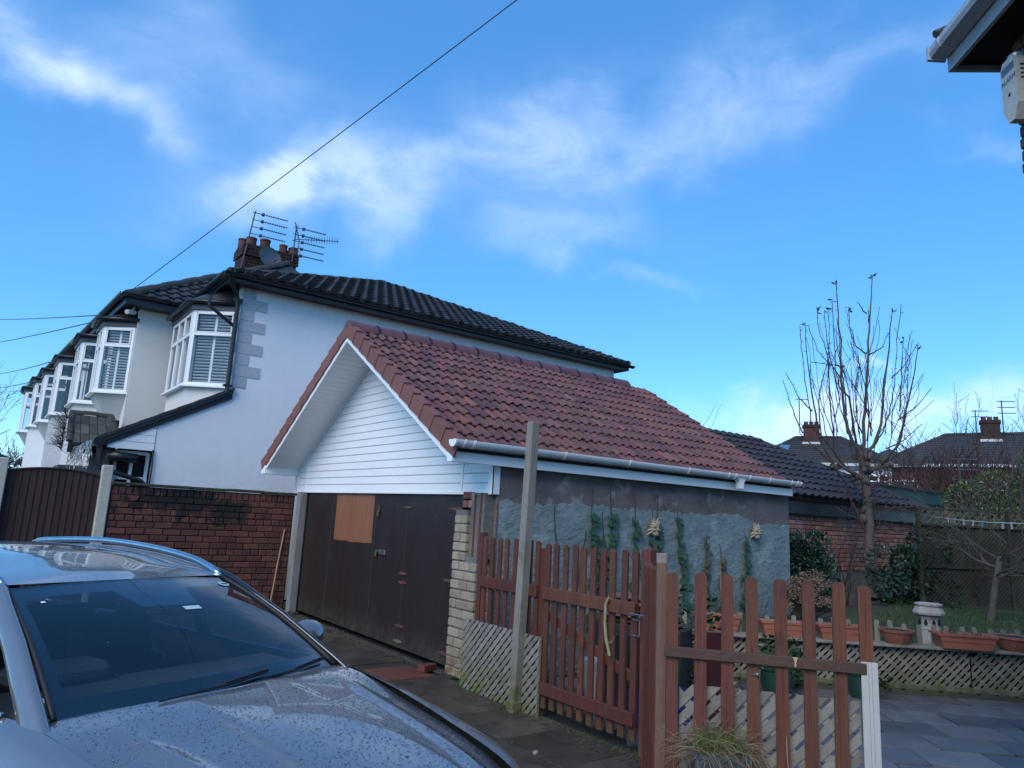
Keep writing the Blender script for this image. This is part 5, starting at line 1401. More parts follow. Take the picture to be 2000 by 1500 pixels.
# fixed picket length between the pier and the tall post, then the gate: same line, X about 4.43
f1, u1, n1 = fence_run('picket_fence', 'red-brown picket fence length between the brick pier and the tall post', (4.43, 6.33), (4.43, 5.45), .10, 1.565, [(1.045, 1.155, .027), (.22, .31, .027)], 8, .062, .02, group='red-brown pickets')
b = MB(); b.cbox((4.45, 6.43, .80), X, Y, Z, .035, .035, .80, .005); b.build('end_post', m_picket, f1)
gt1, u2, n2 = fence_run('picket_gate', 'red-brown picket gate left of the folded leaf', (4.43, 5.30), (4.43, 4.19), .09, 1.555, [(1.04, 1.150, .027), (.205, .312, .027)], 10, .066, .02, group='red-brown pickets')
b = MB(); b.cbox((4.47, 4.07, .79), X, Y, Z, .05, .05, .79, .006); b.build('gate_post', m_picket, gt1)
b = MB(); b.cbox((4.47, 5.39, .75), X, Y, Z, .04, .04, .75, .006); b.build('gate_post', m_picket, gt1)
b = MB(); b.cbox((4.46, 4.75, .72), V(0, .955, .30), X, V(0, .30, -.955), .58, .014, .04, .004); b.build('brace', m_picket, gt1)
b = MB(); b.tube([(4.385, 4.16, 1.02), (4.385, 4.09, 1.02), (4.385, 4.09, .90), (4.385, 4.16, .90)], .006, 6); b.tube([(4.39, 4.20, 1.06), (4.39, 4.02, 1.06)], .007, 6); b.build('gate_latch', m_steel, gt1)
# bark stick hung over the gate rail
b = MB(); b.tube([(4.40, 4.42, 1.13), (4.375, 4.43, 1.16), (4.37, 4.46, 1.10), (4.375, 4.47, .95), (4.375, 4.45, .82), (4.37, 4.40, .70)], [.008, .012, .013, .013, .014, .012], 8)
b.tube([(4.375, 4.43, .80), (4.37, 4.38, .81), (4.37, 4.35, .86)], [.006, .004, .003], 5)
tag(b.build('bare_branch', mat('yellow_green_bark', (.28, .27, .13), (.32, .30, .22), 14, rough=.8)), 'crooked yellow-green branch hooked over the gate rail', 'branch')
# leaning grey lattice in front of the first length
la = thing('lattice_panel', 'grey diagonal lattice panel behind the tall post', 'lattice', (4.39, 5.9, 0))
lattice(la, (4.385, 6.62, .0), (0, -1, 0), 1.30, .70, .082, .040, .009, m_lattice, n=V(-1, 0, 0))
b = MB(); b.cbox((4.395, 5.335, .35), X, Y, Z, .012, .016, .35, .003); b.build('edge_batten', m_oldwood, la)
# folded gate leaf seen edge on, and its post
fl_, u3, n3 = fence_run('picket_gate_leaf', 'folded red-brown picket leaf seen edge-on next to the grey-topped post', (3.76, 3.44), (3.50, 3.125), .03, 1.51, [(1.0, 1.10, -.03), (.20, .30, -.03)], 9, .026, .05, group='red-brown pickets')
fl_['category'] = 'gate'
m_greypost = mat('faded_red_post', (.20, .115, .09), (.15, .075, .06), 5, stretch=(2, 2, .3), rough=.75, bump=.4, stain=((.30, .27, .23), 3, .62, .72, .5))
b = MB(); b.cbox((3.47, 3.06, .77), E1, E2, Z, .030, .030, .78, .004); o = b.build('gate_post', m_greypost); tag(o, 'slim faded red post with a bare grey top', 'post')
b2 = MB(); b2.cbox((3.47, 3.06, 1.575), E1, E2, Z, .0305, .0305, .03, .004); b2.build('bare_top', m_oldwood, o, label='bare grey end of the post')
# near fence length with broad pickets
A0 = V(3.38, 2.84, 0); dF = V(.65, -.76, 0).normalized(); nF = V(dF.y, -dF.x, 0)
p0, p1 = A0 + dF * -.035, A0 + dF * 1.0
f3, u4, n4 = fence_run('picket_fence', 'nearest red-brown picket fence with eight broad round-topped pickets', (p0.x, p0.y), (p1.x, p1.y), .04, 1.512, [], 8, .067, .02, group='red-brown pickets')
m_rail = mat('brown_fence_rail', (.10, .05, .035), (.065, .036, .028), 5, rough=.7, bump=.5, stain=((.09, .10, .05), 5, .6, .7, .5))
c0 = A0 + dF * .455 + n4 * (-.0) ; c0 = A0 + dF * .45
for za, zb in ((1.040, 1.098), (.30, .36)):
    b = MB(); b.cbox(c0 + Z * ((za + zb) / 2) + nF * .024, dF, nF, Z, .535, .012, (zb - za) / 2, .004); b.build('rail', m_rail, f3)
# torn splinter and a whitish drip on the wood
b = MB(); q = A0 + dF * .62 + nF * .038
b.prism([q + Z * 1.10 - dF * .012, q + Z * 1.098 + dF * .014, q + Z * 1.075 + dF * .006, q + Z * 1.045 + dF * .004, q + Z * 1.05 - dF * .003, q + Z * 1.08 - dF * .004], nF * .004); b.build('split_wood', mat('fresh_split_wood', (.55, .42, .25), (.45, .33, .2), 9, rough=.8), f3)
b = MB(); q = A0 + dF * .57 + nF * .012; pts = [q + Z * (1.03 - .05 * i) + dF * (.004 * sin(i * 1.3) + (.006 if i > 7 else 0)) for i in range(14)]; b.tube(pts, .0022, 4); b.build('drip', m_stone, f3)
b = MB(); q = A0 + dF * .425 + nF * .012; b.ball(q + Z * .985, .012, .012, .012, 8, 5); b.tube([q + Z * .985, q + Z * .985 - dF * .035], .004, 5); b.build('hook', m_steel, f3)
# grey lattice fixed to the back of it
la2 = thing('lattice_panel', 'pale grey lattice panel behind the nearest pickets', 'lattice', tuple(A0))
lattice(la2, A0 + dF * .0 - nF * .035 + Z * .06, dF, .96, .83, .094, .046, .009, m_lattice, n=nF)
# white plastic post at the free end
b = MB()
q = A0 + dF * 1.0 + nF * .014
for a, c, d in ((-.042, -.006, .014), (-.006, .012, .010), (.012, .042, .016)):
    b.cbox(q + dF * ((a + c) / 2) + nF * (d / 2) + Z * .55, dF, nF, Z, (c - a) / 2, d / 2, .555, .002)
o = b.build('plastic_post', mat('dull_white_plastic', (.50, .50, .49), (.44, .44, .43), 5, rough=.4, fine=.3)); tag(o, 'white ribbed plastic post at the end of the nearest pickets', 'post')

# ---- grey planter with dry grass at the foot of the slim post
pl = thing('grey_planter', 'tall blue-grey planter with dry grass at the bottom of the photo', 'planter', (3.50, 2.66, 0))
m_blue = mat('blue_grey_plastic', (.075, .10, .125), (.06, .08, .10), 3, rough=.5)
pc = V(3.455, 2.64, 0); b = MB(); zt = .575
ring = lambda w_, z: [pc + E1 * (w_ * a) + E2 * (w_ * c) + Z * z for a, c in ((-1, -1), (1, -1), (1, 1), (-1, 1))]
R_ = [ring(.10, 0), ring(.145, zt), ring(.150, zt), ring(.150, zt + .02), ring(.132, zt + .02), ring(.125, zt - .04)]
b.add([q for r_ in R_ for q in r_], [(i * 4 + k, i * 4 + (k + 1) % 4, (i + 1) * 4 + (k + 1) % 4, (i + 1) * 4 + k) for i in range(5) for k in range(4)] + [(20, 21, 22, 23)]); b.build('pot', m_blue, pl)
b = MB(); b.prism(ring(.124, zt - .03), (0, 0, .02)); b.build('soil', m_soil, pl)
r9 = random.Random(31); b = MB(); b2 = MB()
for i in range(1500):
    p = pc + E1 * r9.uniform(-.12, .12) + E2 * r9.uniform(-.12, .12) + Z * (zt - .01)
    h = r9.uniform(.05, .14); t_ = V(r9.gauss(0, .025), r9.gauss(0, .025), h); s = V(r9.uniform(-1, 1), r9.uniform(-1, 1), 0).normalized() * .0018
    b.add([p - s, p + s, p + t_ * .6 + s * .7 + V(0, 0, .01), p + t_ * .6 - s * .7 + V(0, 0, .01), p + t_ + V(r9.gauss(0, .015), r9.gauss(0, .015), 0)], [(0, 1, 2, 3), (3, 2, 4)])
b.build('green_grass', mat('planter_grass', (.13, .17, .035), (.09, .13, .03), 30, rough=.7), pl, fix=False, kind='stuff')
for i in range(520):
    p = pc + E1 * r9.uniform(-.13, .13) + E2 * r9.uniform(-.13, .13) + Z * zt
    side = -dF if r9.random() < .6 else dF
    d = (side * r9.uniform(.0, 1.0) + V(r9.gauss(0, .4), r9.gauss(0, .4), r9.uniform(.1, .9))).normalized(); q = p.copy(); path = [q.copy()]
    for k in range(7):
        q = q + d * .035; d = (d + V(r9.gauss(0, .3), r9.gauss(0, .3), -.27 + r9.gauss(0, .2))).normalized(); path.append(q.copy())
    b2.tube(path, [.0015] * 7 + [.0007], 3)
b2.build('dry_grass', mat('straw', (.26, .20, .12), (.17, .13, .085), 30, rough=.85), pl, fix=False, kind='stuff')

# ---- things stored behind the gate
b = MB(); t = thing('timber_stack', 'stack of weathered boards behind the gate', 'timber', (5.6, 5.1, 0))
m_board = mat('bleached_board', (.17, .12, .10), (.11, .085, .075), 5, rough=.8, bump=.3, rnd=.2)
for i in range(5):
    b = MB(); b.cbox((5.75 + RND.uniform(-.05, .05), 5.35, .78 + .06 * i), V(.35, -.93, 0), V(.93, .35, 0), Z, .42 - .02 * i, .16, .014, .004); b.build('board', m_board, t)
b = MB(); b.cbox((5.75, 5.35, .38), V(.35, -.93, 0), V(.93, .35, 0), Z, .5, .18, .37, .01); b.build('trestle', mat('dark_crate', (.03, .03, .03), (.02, .02, .02), 5, rough=.8), t)
b = MB(); prf = [(.12, 0), (.135, .02), (.165, .40), (.17, .40), (.17, .43), (.155, .43), (.15, .38)]; b.lathe(prf, (5.15, 5.32, 0), 20); o = b.build('bucket', m_camwhite, smooth=35); tag(o, 'white plastic bucket standing behind the gate', 'bucket')
b = MB(); b.lathe([(.168, .43), (.172, .45), (.05, .47), (.0, .475)], (5.15, 5.32, 0), 20); b.build('lid', m_camwhite, o, smooth=35)
t = thing('blue_crate', 'blue plastic crate low behind the gate', 'crate', (5.2, 4.55, 0)); m_crate = mat('blue_crate_plastic', (.02, .05, .22), (.02, .04, .18), 4, rough=.4)
for s in (-1, 1):
    for z in (.06, .13, .20, .27):
        b = MB(); b.box(4.95, 5.45, 4.55 + s * .19, 4.55 + s * .20, z, z + .045); b.build('side_bar', m_crate, t)
for s in (-1, 1):
    b = MB(); b.box(5.2 + s * .25 - .006, 5.2 + s * .25 + .006, 4.36, 4.74, .04, .33); b.build('end_panel', m_crate, t)
b = MB(); b.box(4.95, 5.45, 4.36, 4.74, .03, .045); b.build('base', m_crate, t)
for i, (x, y, lx, h, m_, lab) in enumerate(((5.05, 4.75, .35, .78, mat('grey_board', (.07, .075, .085), (.05, .055, .06), 4, rough=.6), 'grey sheet of board leaning behind the gate'), (5.55, 4.25, .13, .86, mat('dark_maroon_panel', (.07, .02, .028), (.05, .016, .022), 4, rough=.5), 'dark maroon panel propped behind the nearest fence'))):
    b = MB(); b.cbox((x, y, h / 2 + .02), V(.75, -.66, 0), V(.66, .75, .25).normalized(), V(-.16, -.19, .97).normalized(), lx, .01, h / 2, .004); tag(b.build('leaning_board', m_), lab, 'board')
# energy drink tin on the pier shoulder
b = MB(); b.lathe([(.022, 0), (.030, .006), (.030, .145), (.024, .160), (.026, .168), (.022, .166)], (4.63, 6.80, 1.318), 20); o = b.build('drink_can', [mat('blue_tin', (.012, .03, .13), (.015, .04, .16), 9, rough=.25, metal=.6)], smooth=40); tag(o, 'blue drinks can on the shoulder of the brick pier', 'can')
b = MB(); b.lathe([(.0305, .10), (.0305, .145), (.0243, .161), (.0263, .169), (.02, .168)], (4.63, 6.80, 1.318), 20); b.build('silver_top', m_steel, o, smooth=40)
me = brick_mesh(.22, .11, .075, 'loose_brick', m_brick, seed=3); o = inst('loose_brick', me, None, (4.42, 7.36, .045), (0, 0, .35)); tag(o, 'loose red brick lying by the garage door', 'brick')
b = MB(); rq = random.Random(8)
for i in range(240):
    p = V(4.52 + rq.gauss(0, .05), rq.uniform(6.6, 12.1), .006) if i < 150 else V(4.35 + rq.gauss(0, .12), 12.25 + rq.gauss(0, .12), .01)
    s = rq.uniform(.006, .02); b.ball(p, s, s * rq.uniform(.5, 1), s * .6, 5, 3, .3, rq)
tag(b.build('debris', mat('grit', (.12, .10, .085), (.06, .05, .045), 20, rough=.9), fix=False), 'grit and dead leaves along the foot of the garage doors', 'debris', kind='stuff')
for x, y, s, lab, col in ((3.75, 4.55, .022, 'broken bit of pink brick on the slabs before the gate', (.45, .3, .24)), (3.35, 4.1, .014, 'tiny white chip on the dark slabs', (.6, .6, .6)), (3.4, 9.2, .014, 'white pebble on the slabs by the garage doors', (.55, .55, .55))):
    b = MB(); b.ball((x, y, s * .5), s * 1.4, s, s * .7, 6, 4, .25, rq); tag(b.build('stone_chip', mat('chip_%d' % int(x * 100 + y), col, None, 20, rough=.9)), lab, 'stone')

# ---- retaining edge: lattice, ledge, scalloped edging, mini pickets, planters
RL = 4.35; RB = RA + E1 * RL
rt = thing('planter_ledge', 'low lattice-faced ledge with a timber shelf across the patio', 'ledge', tuple(RA + E1 * 2))
b = MB(); b.prism([RA - E2 * -.0 + E1 * -.9 + Z * 0, RB + E1 * .5, RB + E1 * .5 - E2 * .10, RA + E1 * -.9 - E2 * .10], (0, 0, .50)); b.build('ledge_core', m_dark, rt)
for k in range(3):
    a0 = RA + E1 * (-.85 + 1.9 * k); lattice(rt, a0 + E2 * .03 + Z * .13, E1, 1.88 if k < 2 else 1.6, .395, .080, .034, .009, m_lattice, n=E2)
for k in range(3):
    a0 = RA + E1 * (-.9 + 1.85 * k); b = MB(); b.cbox(a0 + E1 * .92 + E2 * -.01 + Z * .545, E1, E2, Z, .918, .13, .016, .006); b.build('shelf_board', m_oldwood, rt)
b = MB(); b.cbox(RA + E1 * 1.8 + E2 * .035 + Z * .10, E1, E2, Z, 2.7, .012, .03, .004); b.build('bottom_rail', m_oldwood, rt)
m_edge = mat('mossy_concrete_edging', (.07, .075, .05), (.045, .05, .04), 6, rough=.95, bump=.6, stain=((.06, .085, .02), 3, .5, .65, .8))
for k in range(26):
    b = MB(); c = RA + E1 * (-.8 + .205 * k) + E2 * .06
    pr = [(-.10, -.02), (-.10, .05)] + [(.10 * cos(pi - pi * j / 6) * 1.0, .05 + .035 * sin(pi - pi * j / 6)) for j in range(1, 6)] + [(.10, .05), (.10, -.02)]
    b.prism([c + E1 * x + Z * z for x, z in pr], E2 * .045); b.build('edging_stone', m_edge, rt)
mp = picket_mesh(.055, .016, .32, 'edging_picket', m_oldwood)
for k in range(31):
    p = RA + E1 * (-.75 + .16 * k) - E2 * .10
    inst('edging_picket', mp, rt, (p.x, p.y, .47 + RND.uniform(-.02, .02)), (RND.uniform(-.05, .05), RND.uniform(-.05, .05), atan2(E1.y, E1.x)))
def trough(name, label, c, ang, L, W, Hh, z0, grp='terracotta planters on the ledge', plant=None, m=None):
    t = thing(name, label, 'planter', (c[0], c[1], z0), grp); u = V(cos(ang), sin(ang), 0); n = V(-u.y, u.x, 0); c = V(c[0], c[1], 0)
    def rr_(l, w_, z): return [c + u * (l * a) + n * (w_ * e) + Z * z for a, e in ((-1, -1), (1, -1), (1, 1), (-1, 1))]
    l0, w0 = L / 2 * .82, W / 2 * .76; l1, w1 = L / 2 * .94, W / 2 * .9
    R2 = [rr_(l0, w0, z0), rr_(l0 + (l1 - l0) * .45, w0 + (w1 - w0) * .45, z0 + Hh * .45), rr_(l0 + (l1 - l0) * .45 + .006, w0 + (w1 - w0) * .45 + .006, z0 + Hh * .47), rr_(l1, w1, z0 + Hh * .82), rr_(L / 2, W / 2, z0 + Hh * .84), rr_(L / 2, W / 2, z0 + Hh), rr_(L / 2 - .02, W / 2 - .02, z0 + Hh), rr_(L / 2 - .035, W / 2 - .035, z0 + Hh * .75)]
    b = MB(); b.add([q for r_ in R2 for q in r_], [(3, 2, 1, 0)] + [(i * 4 + k, i * 4 + (k + 1) % 4, (i + 1) * 4 + (k + 1) % 4, (i + 1) * 4 + k) for i in range(7) for k in range(4)]); b.build('trough', m or m_terra, t)
    b = MB(); b.prism(rr_(L / 2 - .03, W / 2 - .03, z0 + Hh * .74), (0, 0, .02)); b.build('soil', m_soil, t)
    if plant: tuft(t, c + Z * (z0 + Hh * .78), u, L * .36, n, W * .25, plant)
    return t
def tuft(t, c, u, lu, n, ln, cnt, m=None, lf=.035):
    b = MB(); rz = random.Random(cnt)
    for i in range(cnt):
        p = c + u * rz.uniform(-lu, lu) + n * rz.uniform(-ln, ln) + Z * rz.uniform(0, .04); d = V(rz.gauss(0, 1), rz.gauss(0, 1), rz.uniform(.2, 1)).normalized()
        b.leaf(p, d, V(rz.gauss(0, 1), rz.gauss(0, 1), 1).normalized(), rz.uniform(.6, 1.3) * lf, lf * .4)
    b.build('foliage', m or mat('limp_leaf', (.06, .10, .035), (.10, .12, .06), 30, rough=.7), t, fix=False, kind='stuff')
def bowl(label, c, z0, r, Hh, grp='terracotta planters on the ledge'):
    t = thing('bowl_planter', label, 'planter', (c[0], c[1], z0), grp); b = MB(); n = 48; prf = [(.62, 0), (.80, .35), (.90, .78), (.985, .82), (1.0, .86), (1.0, 1.0), (.93, 1.0), (.88, .8)]
    vs = []
    for k_, (q, h) in enumerate(prf):
        for k in range(n):
            a = 2 * pi * k / n; rib = 1 + (.022 if (k // 2) % 2 and k_ in (0, 1, 2) else 0); vs.append((c[0] + r * q * rib * cos(a), c[1] + r * q * rib * sin(a), z0 + Hh * h))
    m_ = len(prf); b.add(vs, [tuple(range(n))[::-1]] + [(i * n + k, i * n + (k + 1) % n, (i + 1) * n + (k + 1) % n, (i + 1) * n + k) for i in range(m_ - 1) for k in range(n)]); b.build('bowl', m_terra, t, smooth=25)
    b = MB(); b.lathe([(r * .89, 0), (r * .89, .02), (.02, .04)], (c[0], c[1], z0 + Hh * .78), 20); b.build('soil', m_soil, t); return t
EA = atan2(E1.y, E1.x)
def led(a, o=-.02): p = RA + E1 * a + E2 * o; return (p.x, p.y)
Z0 = .562
trough('trough_planter', 'terracotta trough with a bare cane, farthest left on the ledge', (7.40, 5.66), EA, .56, .22, .19, Z0)
trough('trough_planter', 'terracotta trough second from the left on the ledge', led(.85), EA, .52, .22, .17, Z0)
trough('trough_planter', 'terracotta trough with a few green shoots, third on the ledge', led(1.52), EA, .56, .22, .17, Z0, plant=40)
bowl('ribbed terracotta half bowl left of the stone chimney pot', led(2.16), Z0, .19, .155)
trough('trough_planter', 'rightmost long terracotta trough with drooping green leaves', led(2.86, .07), EA - .05, .64, .26, .165, Z0, plant=150)
bowl('ribbed terracotta bowl cut by the right edge of the photo', led(3.47), Z0, .22, .16)
b = MB(); q = V(7.44, 5.60, .72); b.tube([q, q + V(.0, .02, .35), q + V(.01, .03, .62)], [.006, .005, .004], 5); tag(b.build('bamboo_cane', mat('cane', (.25, .2, .12), (.2, .16, .1), 9, rough=.7)), 'thin cane standing in the farthest left terracotta trough', 'cane')
# ornamental stone chimney pot behind the ledge
cp = thing('stone_chimney_pot', 'weathered pale stone chimney pot standing on the lawn edge', 'ornament', (9.62, 4.22, .5))
c = (9.70, 4.22, .50); b = MB()
b.lathe([(q_ * .70, h_ * .60) for q_, h_ in [(.17, 0), (.17, .30), (.18, .31), (.175, .34), (.165, .36), (.16, .42), (.165, .50), (.19, .56), (.25, .60), (.255, .64), (.215, .72), (.20, .76), (.225, .78), (.225, .81), (.20, .82), (.17, .80), (.16, .70)]], c, 8, rot=pi / 8 + EA); b.build('pot_body', m_stone, cp, smooth=20)
for k in range(8):
    a = EA + pi / 4 * k; d = V(cos(a), sin(a), 0); s = V(-sin(a), cos(a), 0); p = V(*c) + d * .108 + Z * .27
    pr = [(0, .055), (.022, .01), (.026, -.02), (.016, -.045), (0, -.05), (-.016, -.045), (-.026, -.02), (-.022, .01)]
    b = MB(); b.prism([p + s * x * .72 + Z * z * .7 for x, z in pr], d * .012); b.build('teardrop_opening', m_dark, cp)
# pots and plants on the patio in front of the ledge
m_gpot = mat('green_glazed_pot', (.018, .06, .045), (.014, .045, .038), 3, rough=.3)
for (x, y, r_, h, lab) in ((8.17, 4.30, .16, .30, 'green glazed pot right, against the ledge behind the nearest pickets'), (7.25, 4.75, .18, .34, 'dark green pot with trailing leaves left, before the ledge')):
    t = thing('glazed_pot', lab, 'pot', (x, y, 0), 'green pots on the patio'); b = MB(); b.lathe([(r_ * .7, .02), (r_ * .95, h * .5), (r_ * .92, h * .85), (r_, h * .9), (r_, h), (r_ * .88, h), (r_ * .85, h * .8)], (x, y, 0), 24); b.build('pot', m_gpot, t, smooth=35)
    b = MB(); b.lathe([(r_ * .86, h * .85), (.01, h * .87)], (x, y, 0), 16); b.build('soil', m_soil, t)
    tuft(t, V(x, y, h * .9), X, r_ * .9, Y, r_ * .9, 160, m_ivy, .06)
for i, (x, y, z, lab, n_, s_) in enumerate(((6.25, 5.05, .0, 'leafy green shrub behind the left pickets of the nearest fence', 420, .42), (7.75, 5.0, .0, 'small trailing plant before the ledge', 200, .22), (8.75, 4.35, .0, 'little bright green weed at the foot of the lattice', 40, .07))):
    t = thing('leafy_shrub', lab, 'plant', (x, y, z)); b = MB(); rz = random.Random(i + 60)
    for k in range(n_):
        a, e, r_ = rz.uniform(0, 2 * pi), rz.uniform(.0, 1.0), rz.random() ** .4 * s_; p = V(x + r_ * cos(a) * .8, y + r_ * sin(a) * .8, z + .03 + e * s_ * 2.6); d = V(cos(a), sin(a), rz.uniform(-.3, .6)).normalized()
        b.leaf(p, d, V(rz.gauss(0, .5), rz.gauss(0, .5), 1).normalized(), rz.uniform(.05, .13), rz.uniform(.04, .09))
    b.build('foliage', m_ivy, t, fix=False, kind='stuff'); b = MB()
    for k in range(6): b.tube([(x, y, z), (x + rz.uniform(-1, 1) * s_ * .5, y + rz.uniform(-1, 1) * s_ * .5, z + s_ * 2.2)], [.008, .003], 4)
    b.build('stem', m_twig, t)

# ---- ivy strands on the blue wall and the two sun faces
def ivy(x, z0, z1, label, seed, wob=.05, leafn=30, span=.07, zl=None, mlf=None):
    t = thing('ivy_strand', label, 'ivy', (x, YG - .02, z0), 'ivy strands on the blue wall'); rz = random.Random(seed)
    n = 18; pts = []; ph = rz.uniform(0, 6)
    for k in range(n + 1):
        f = k / n; pts.append((x + wob * sin(ph + f * 4) + rz.uniform(-.008, .008), YG - .024, z0 + (z1 - z0) * f))
    b = MB(); b.tube(pts, [.010 - .006 * k / n for k in range(n + 1)], 5); b.build('stem', m_twig, t)
    b = MB(); zt = zl if zl else z1
    for k in range(leafn):
        z = z0 + (zt - z0) * rz.random() ** 1.25; f = (z - z0) / (z1 - z0); i = min(n - 1, int(f * n)); px_ = pts[i][0]
        s = span * (1.5 - .9 * f); p = V(px_ + rz.gauss(0, s * .55), YG - .035 - rz.random() * .03, z); w_ = rz.uniform(.045, .09)
        ang = rz.uniform(0, 2 * pi); R3 = V(cos(ang), 0, sin(ang)); U3 = V(-sin(ang), -.25, cos(ang)).normalized(); dn = -V(0, 0, 1)
        d = (dn * .8 + V(rz.gauss(0, .6), -.35, 0)).normalized(); sd_ = d.cross(V(0, -1, 0)).normalized(); nn_ = sd_.cross(d)
        # five-lobed ivy outline
        out = [(0, 0), (.45, -.12), (.62, .28), (.36, .45), (.40, .80), (0, 1.12), (-.40, .80), (-.36, .45), (-.62, .28), (-.45, -.12)]
        vs = [p + sd_ * (a_ * w_) + d * (c_ * w_) + nn_ * (-.06 * abs(a_) * w_) for a_, c_ in out] + [p + d * .4 * w_ + nn_ * .01]
        b.add(vs, [(10, j, (j + 1) % 10) for j in range(10)])
    b.build('foliage', mlf or m_ivy, t, fix=False, kind='stuff')
IV = [(5.62, .9, 1.95, 'thin ivy strand nearest the tall post, few leaves', 10, .9), (6.05, .9, 1.66, 'short leafless ivy stem left of the densest strand', 3, 1.3), (6.22, .5, 2.20, 'densest ivy strand on the blue wall', 72, 1.88), (6.38, .6, 1.9, 'middle strand of the dense ivy clump', 44, 1.6), (6.50, .5, 2.23, 'ivy strand on the right of the dense clump with a hooked tip', 46, 1.9), (6.92, .5, 2.17, 'narrow ivy strand midway on the blue wall', 26, 1.85), (7.24, .5, 1.95, 'ivy strand left of the near sun face', 22, 1.6), (7.42, .5, 2.17, 'leafy ivy strand climbing past the near sun face', 44, 1.9), (7.86, .4, 2.0, 'slanting ivy strand right of the near sun face', 46, 1.9), (8.45, .4, 1.68, 'withered ivy strand with brown leaves', 30, 1.6), (8.72, .4, 1.55, 'half-withered ivy between the sun faces', 36, 1.45), (9.30, .5, 1.72, 'ivy strand below the far sun face', 50, 1.62)]
m_dead = mat('withered_leaf', (.11, .085, .045), (.06, .075, .035), 20, rough=.8)
for i, (x, a, e, lab, nl, zl) in enumerate(IV): ivy(x, a, e, lab, 100 + i, .08 if i == 8 else .045, int(nl * 1.3), .075, zl, m_dead if 'withered' in lab else None)
def sunface(x, z, label, s=.148):
    t = thing('sun_face', label, 'ornament', (x, YG - .03, z), 'sun faces on the blue wall'); m = mat('cream_plaster', (.42, .36, .26), (.34, .285, .20), 12, rough=.85, bump=.3, stain=((.15, .12, .09), 14, .56, .68, .6))
    c = V(x, YG - .05, z); b = MB(); b.ball(c, s * .60, .055, s * .64, 20, 12); b.ball(c + V(0, -.035, -s * .42), s * .34, .035, s * .26, 12, 8)
    b.ball(c + V(0, -.058, -s * .02), s * .085, .03, s * .17, 8, 6)
    for q in (-1, 1):
        b.ball(c + V(q * s * .30, -.045, -s * .10), s * .17, .025, s * .14, 10, 6); b.tube([c + V(q * s * .10, -.055, s * .17), c + V(q * s * .25, -.054, s * .24), c + V(q * s * .42, -.042, s * .16)], s * .045, 6)
    b.tube([c + V(-s * .2, -.055, -s * .28), c + V(0, -.068, -s * .31), c + V(s * .2, -.055, -s * .28)], s * .035, 6)
    f = b.build('face', m, t, smooth=True)
    for q in (-1, 1):
        b = MB(); b.ball(c + V(q * s * .23, -.052, s * .08), s * .07, .012, s * .045, 8, 5); b.build('eye', m_twig, f)
    for k in range(11):
        a = pi * (-.18 + 1.36 * k / 10); d = V(cos(a), 0, sin(a)); sd_ = V(-sin(a), 0, cos(a)); L_ = s * (1.22 if k % 2 == 0 else 1.05); b = MB()
        b0 = c + d * s * .54 + V(0, .0, 0); tip = c + d * L_ + sd_ * s * (.10 if k % 2 else -.05)
        b.add([b0 - sd_ * s * .12, b0 + sd_ * s * .12, b0 - V(0, .035, 0), tip], [(0, 2, 3), (2, 1, 3), (1, 0, 3), (0, 1, 2)]); b.build('ray', m, t)
sunface(7.29, 1.72, 'cream plaster sun face nearer the tall post'); sunface(9.54, 1.735, 'cream plaster sun face at the far end of the blue wall')

# dead leaves and weeds on the drive
b = MB(); rq = random.Random(77)
for i in range(320):
    if i < 150: p = V(4.30 + rq.gauss(0, .10), rq.uniform(3.9, 6.3), .008)
    elif i < 230: p = V(4.45 + rq.gauss(0, .06), rq.uniform(7.3, 12.2), .008)
    else: p = V(rq.uniform(2.2, 4.4), rq.uniform(4.0, 11.5), .008)
    a = rq.uniform(0, 2 * pi); b.leaf(p, V(cos(a), sin(a), rq.uniform(0, .25)).normalized(), V(rq.gauss(0, .3), rq.gauss(0, .3), 1).normalized(), rq.uniform(.02, .05), rq.uniform(.012, .03))
tag(b.build('leaf_litter', mat('brown_litter', (.10, .06, .03), (.06, .04, .025), 30, rough=.85), fix=False), 'scattered small dead leaves on the drive', 'leaves', kind='stuff')
b = MB()
for i in range(900):
    k = rq.random(); p = V(4.40 + rq.gauss(0, .035), rq.uniform(3.8, 6.7), 0) if k < .6 else V(4.60 + rq.gauss(0, .03), rq.uniform(6.7, 7.2), 0) if k < .7 else V(3.725 + .75 * rq.choice((-1, 0)) + rq.gauss(0, .006), rq.uniform(3.5, 11.8), 0)
    h = rq.uniform(.012, .04); s_ = V(rq.gauss(0, 1), rq.gauss(0, 1), 0).normalized() * .003; b.add([p - s_, p + s_, p + V(rq.gauss(0, .012), rq.gauss(0, .012), h)], [(0, 1, 2)])
tag(b.build('weeds', mat('moss_weed', (.07, .10, .025), (.05, .075, .02), 20, rough=.8), fix=False), 'moss and tiny weeds in the joints of the drive', 'weeds', kind='stuff')
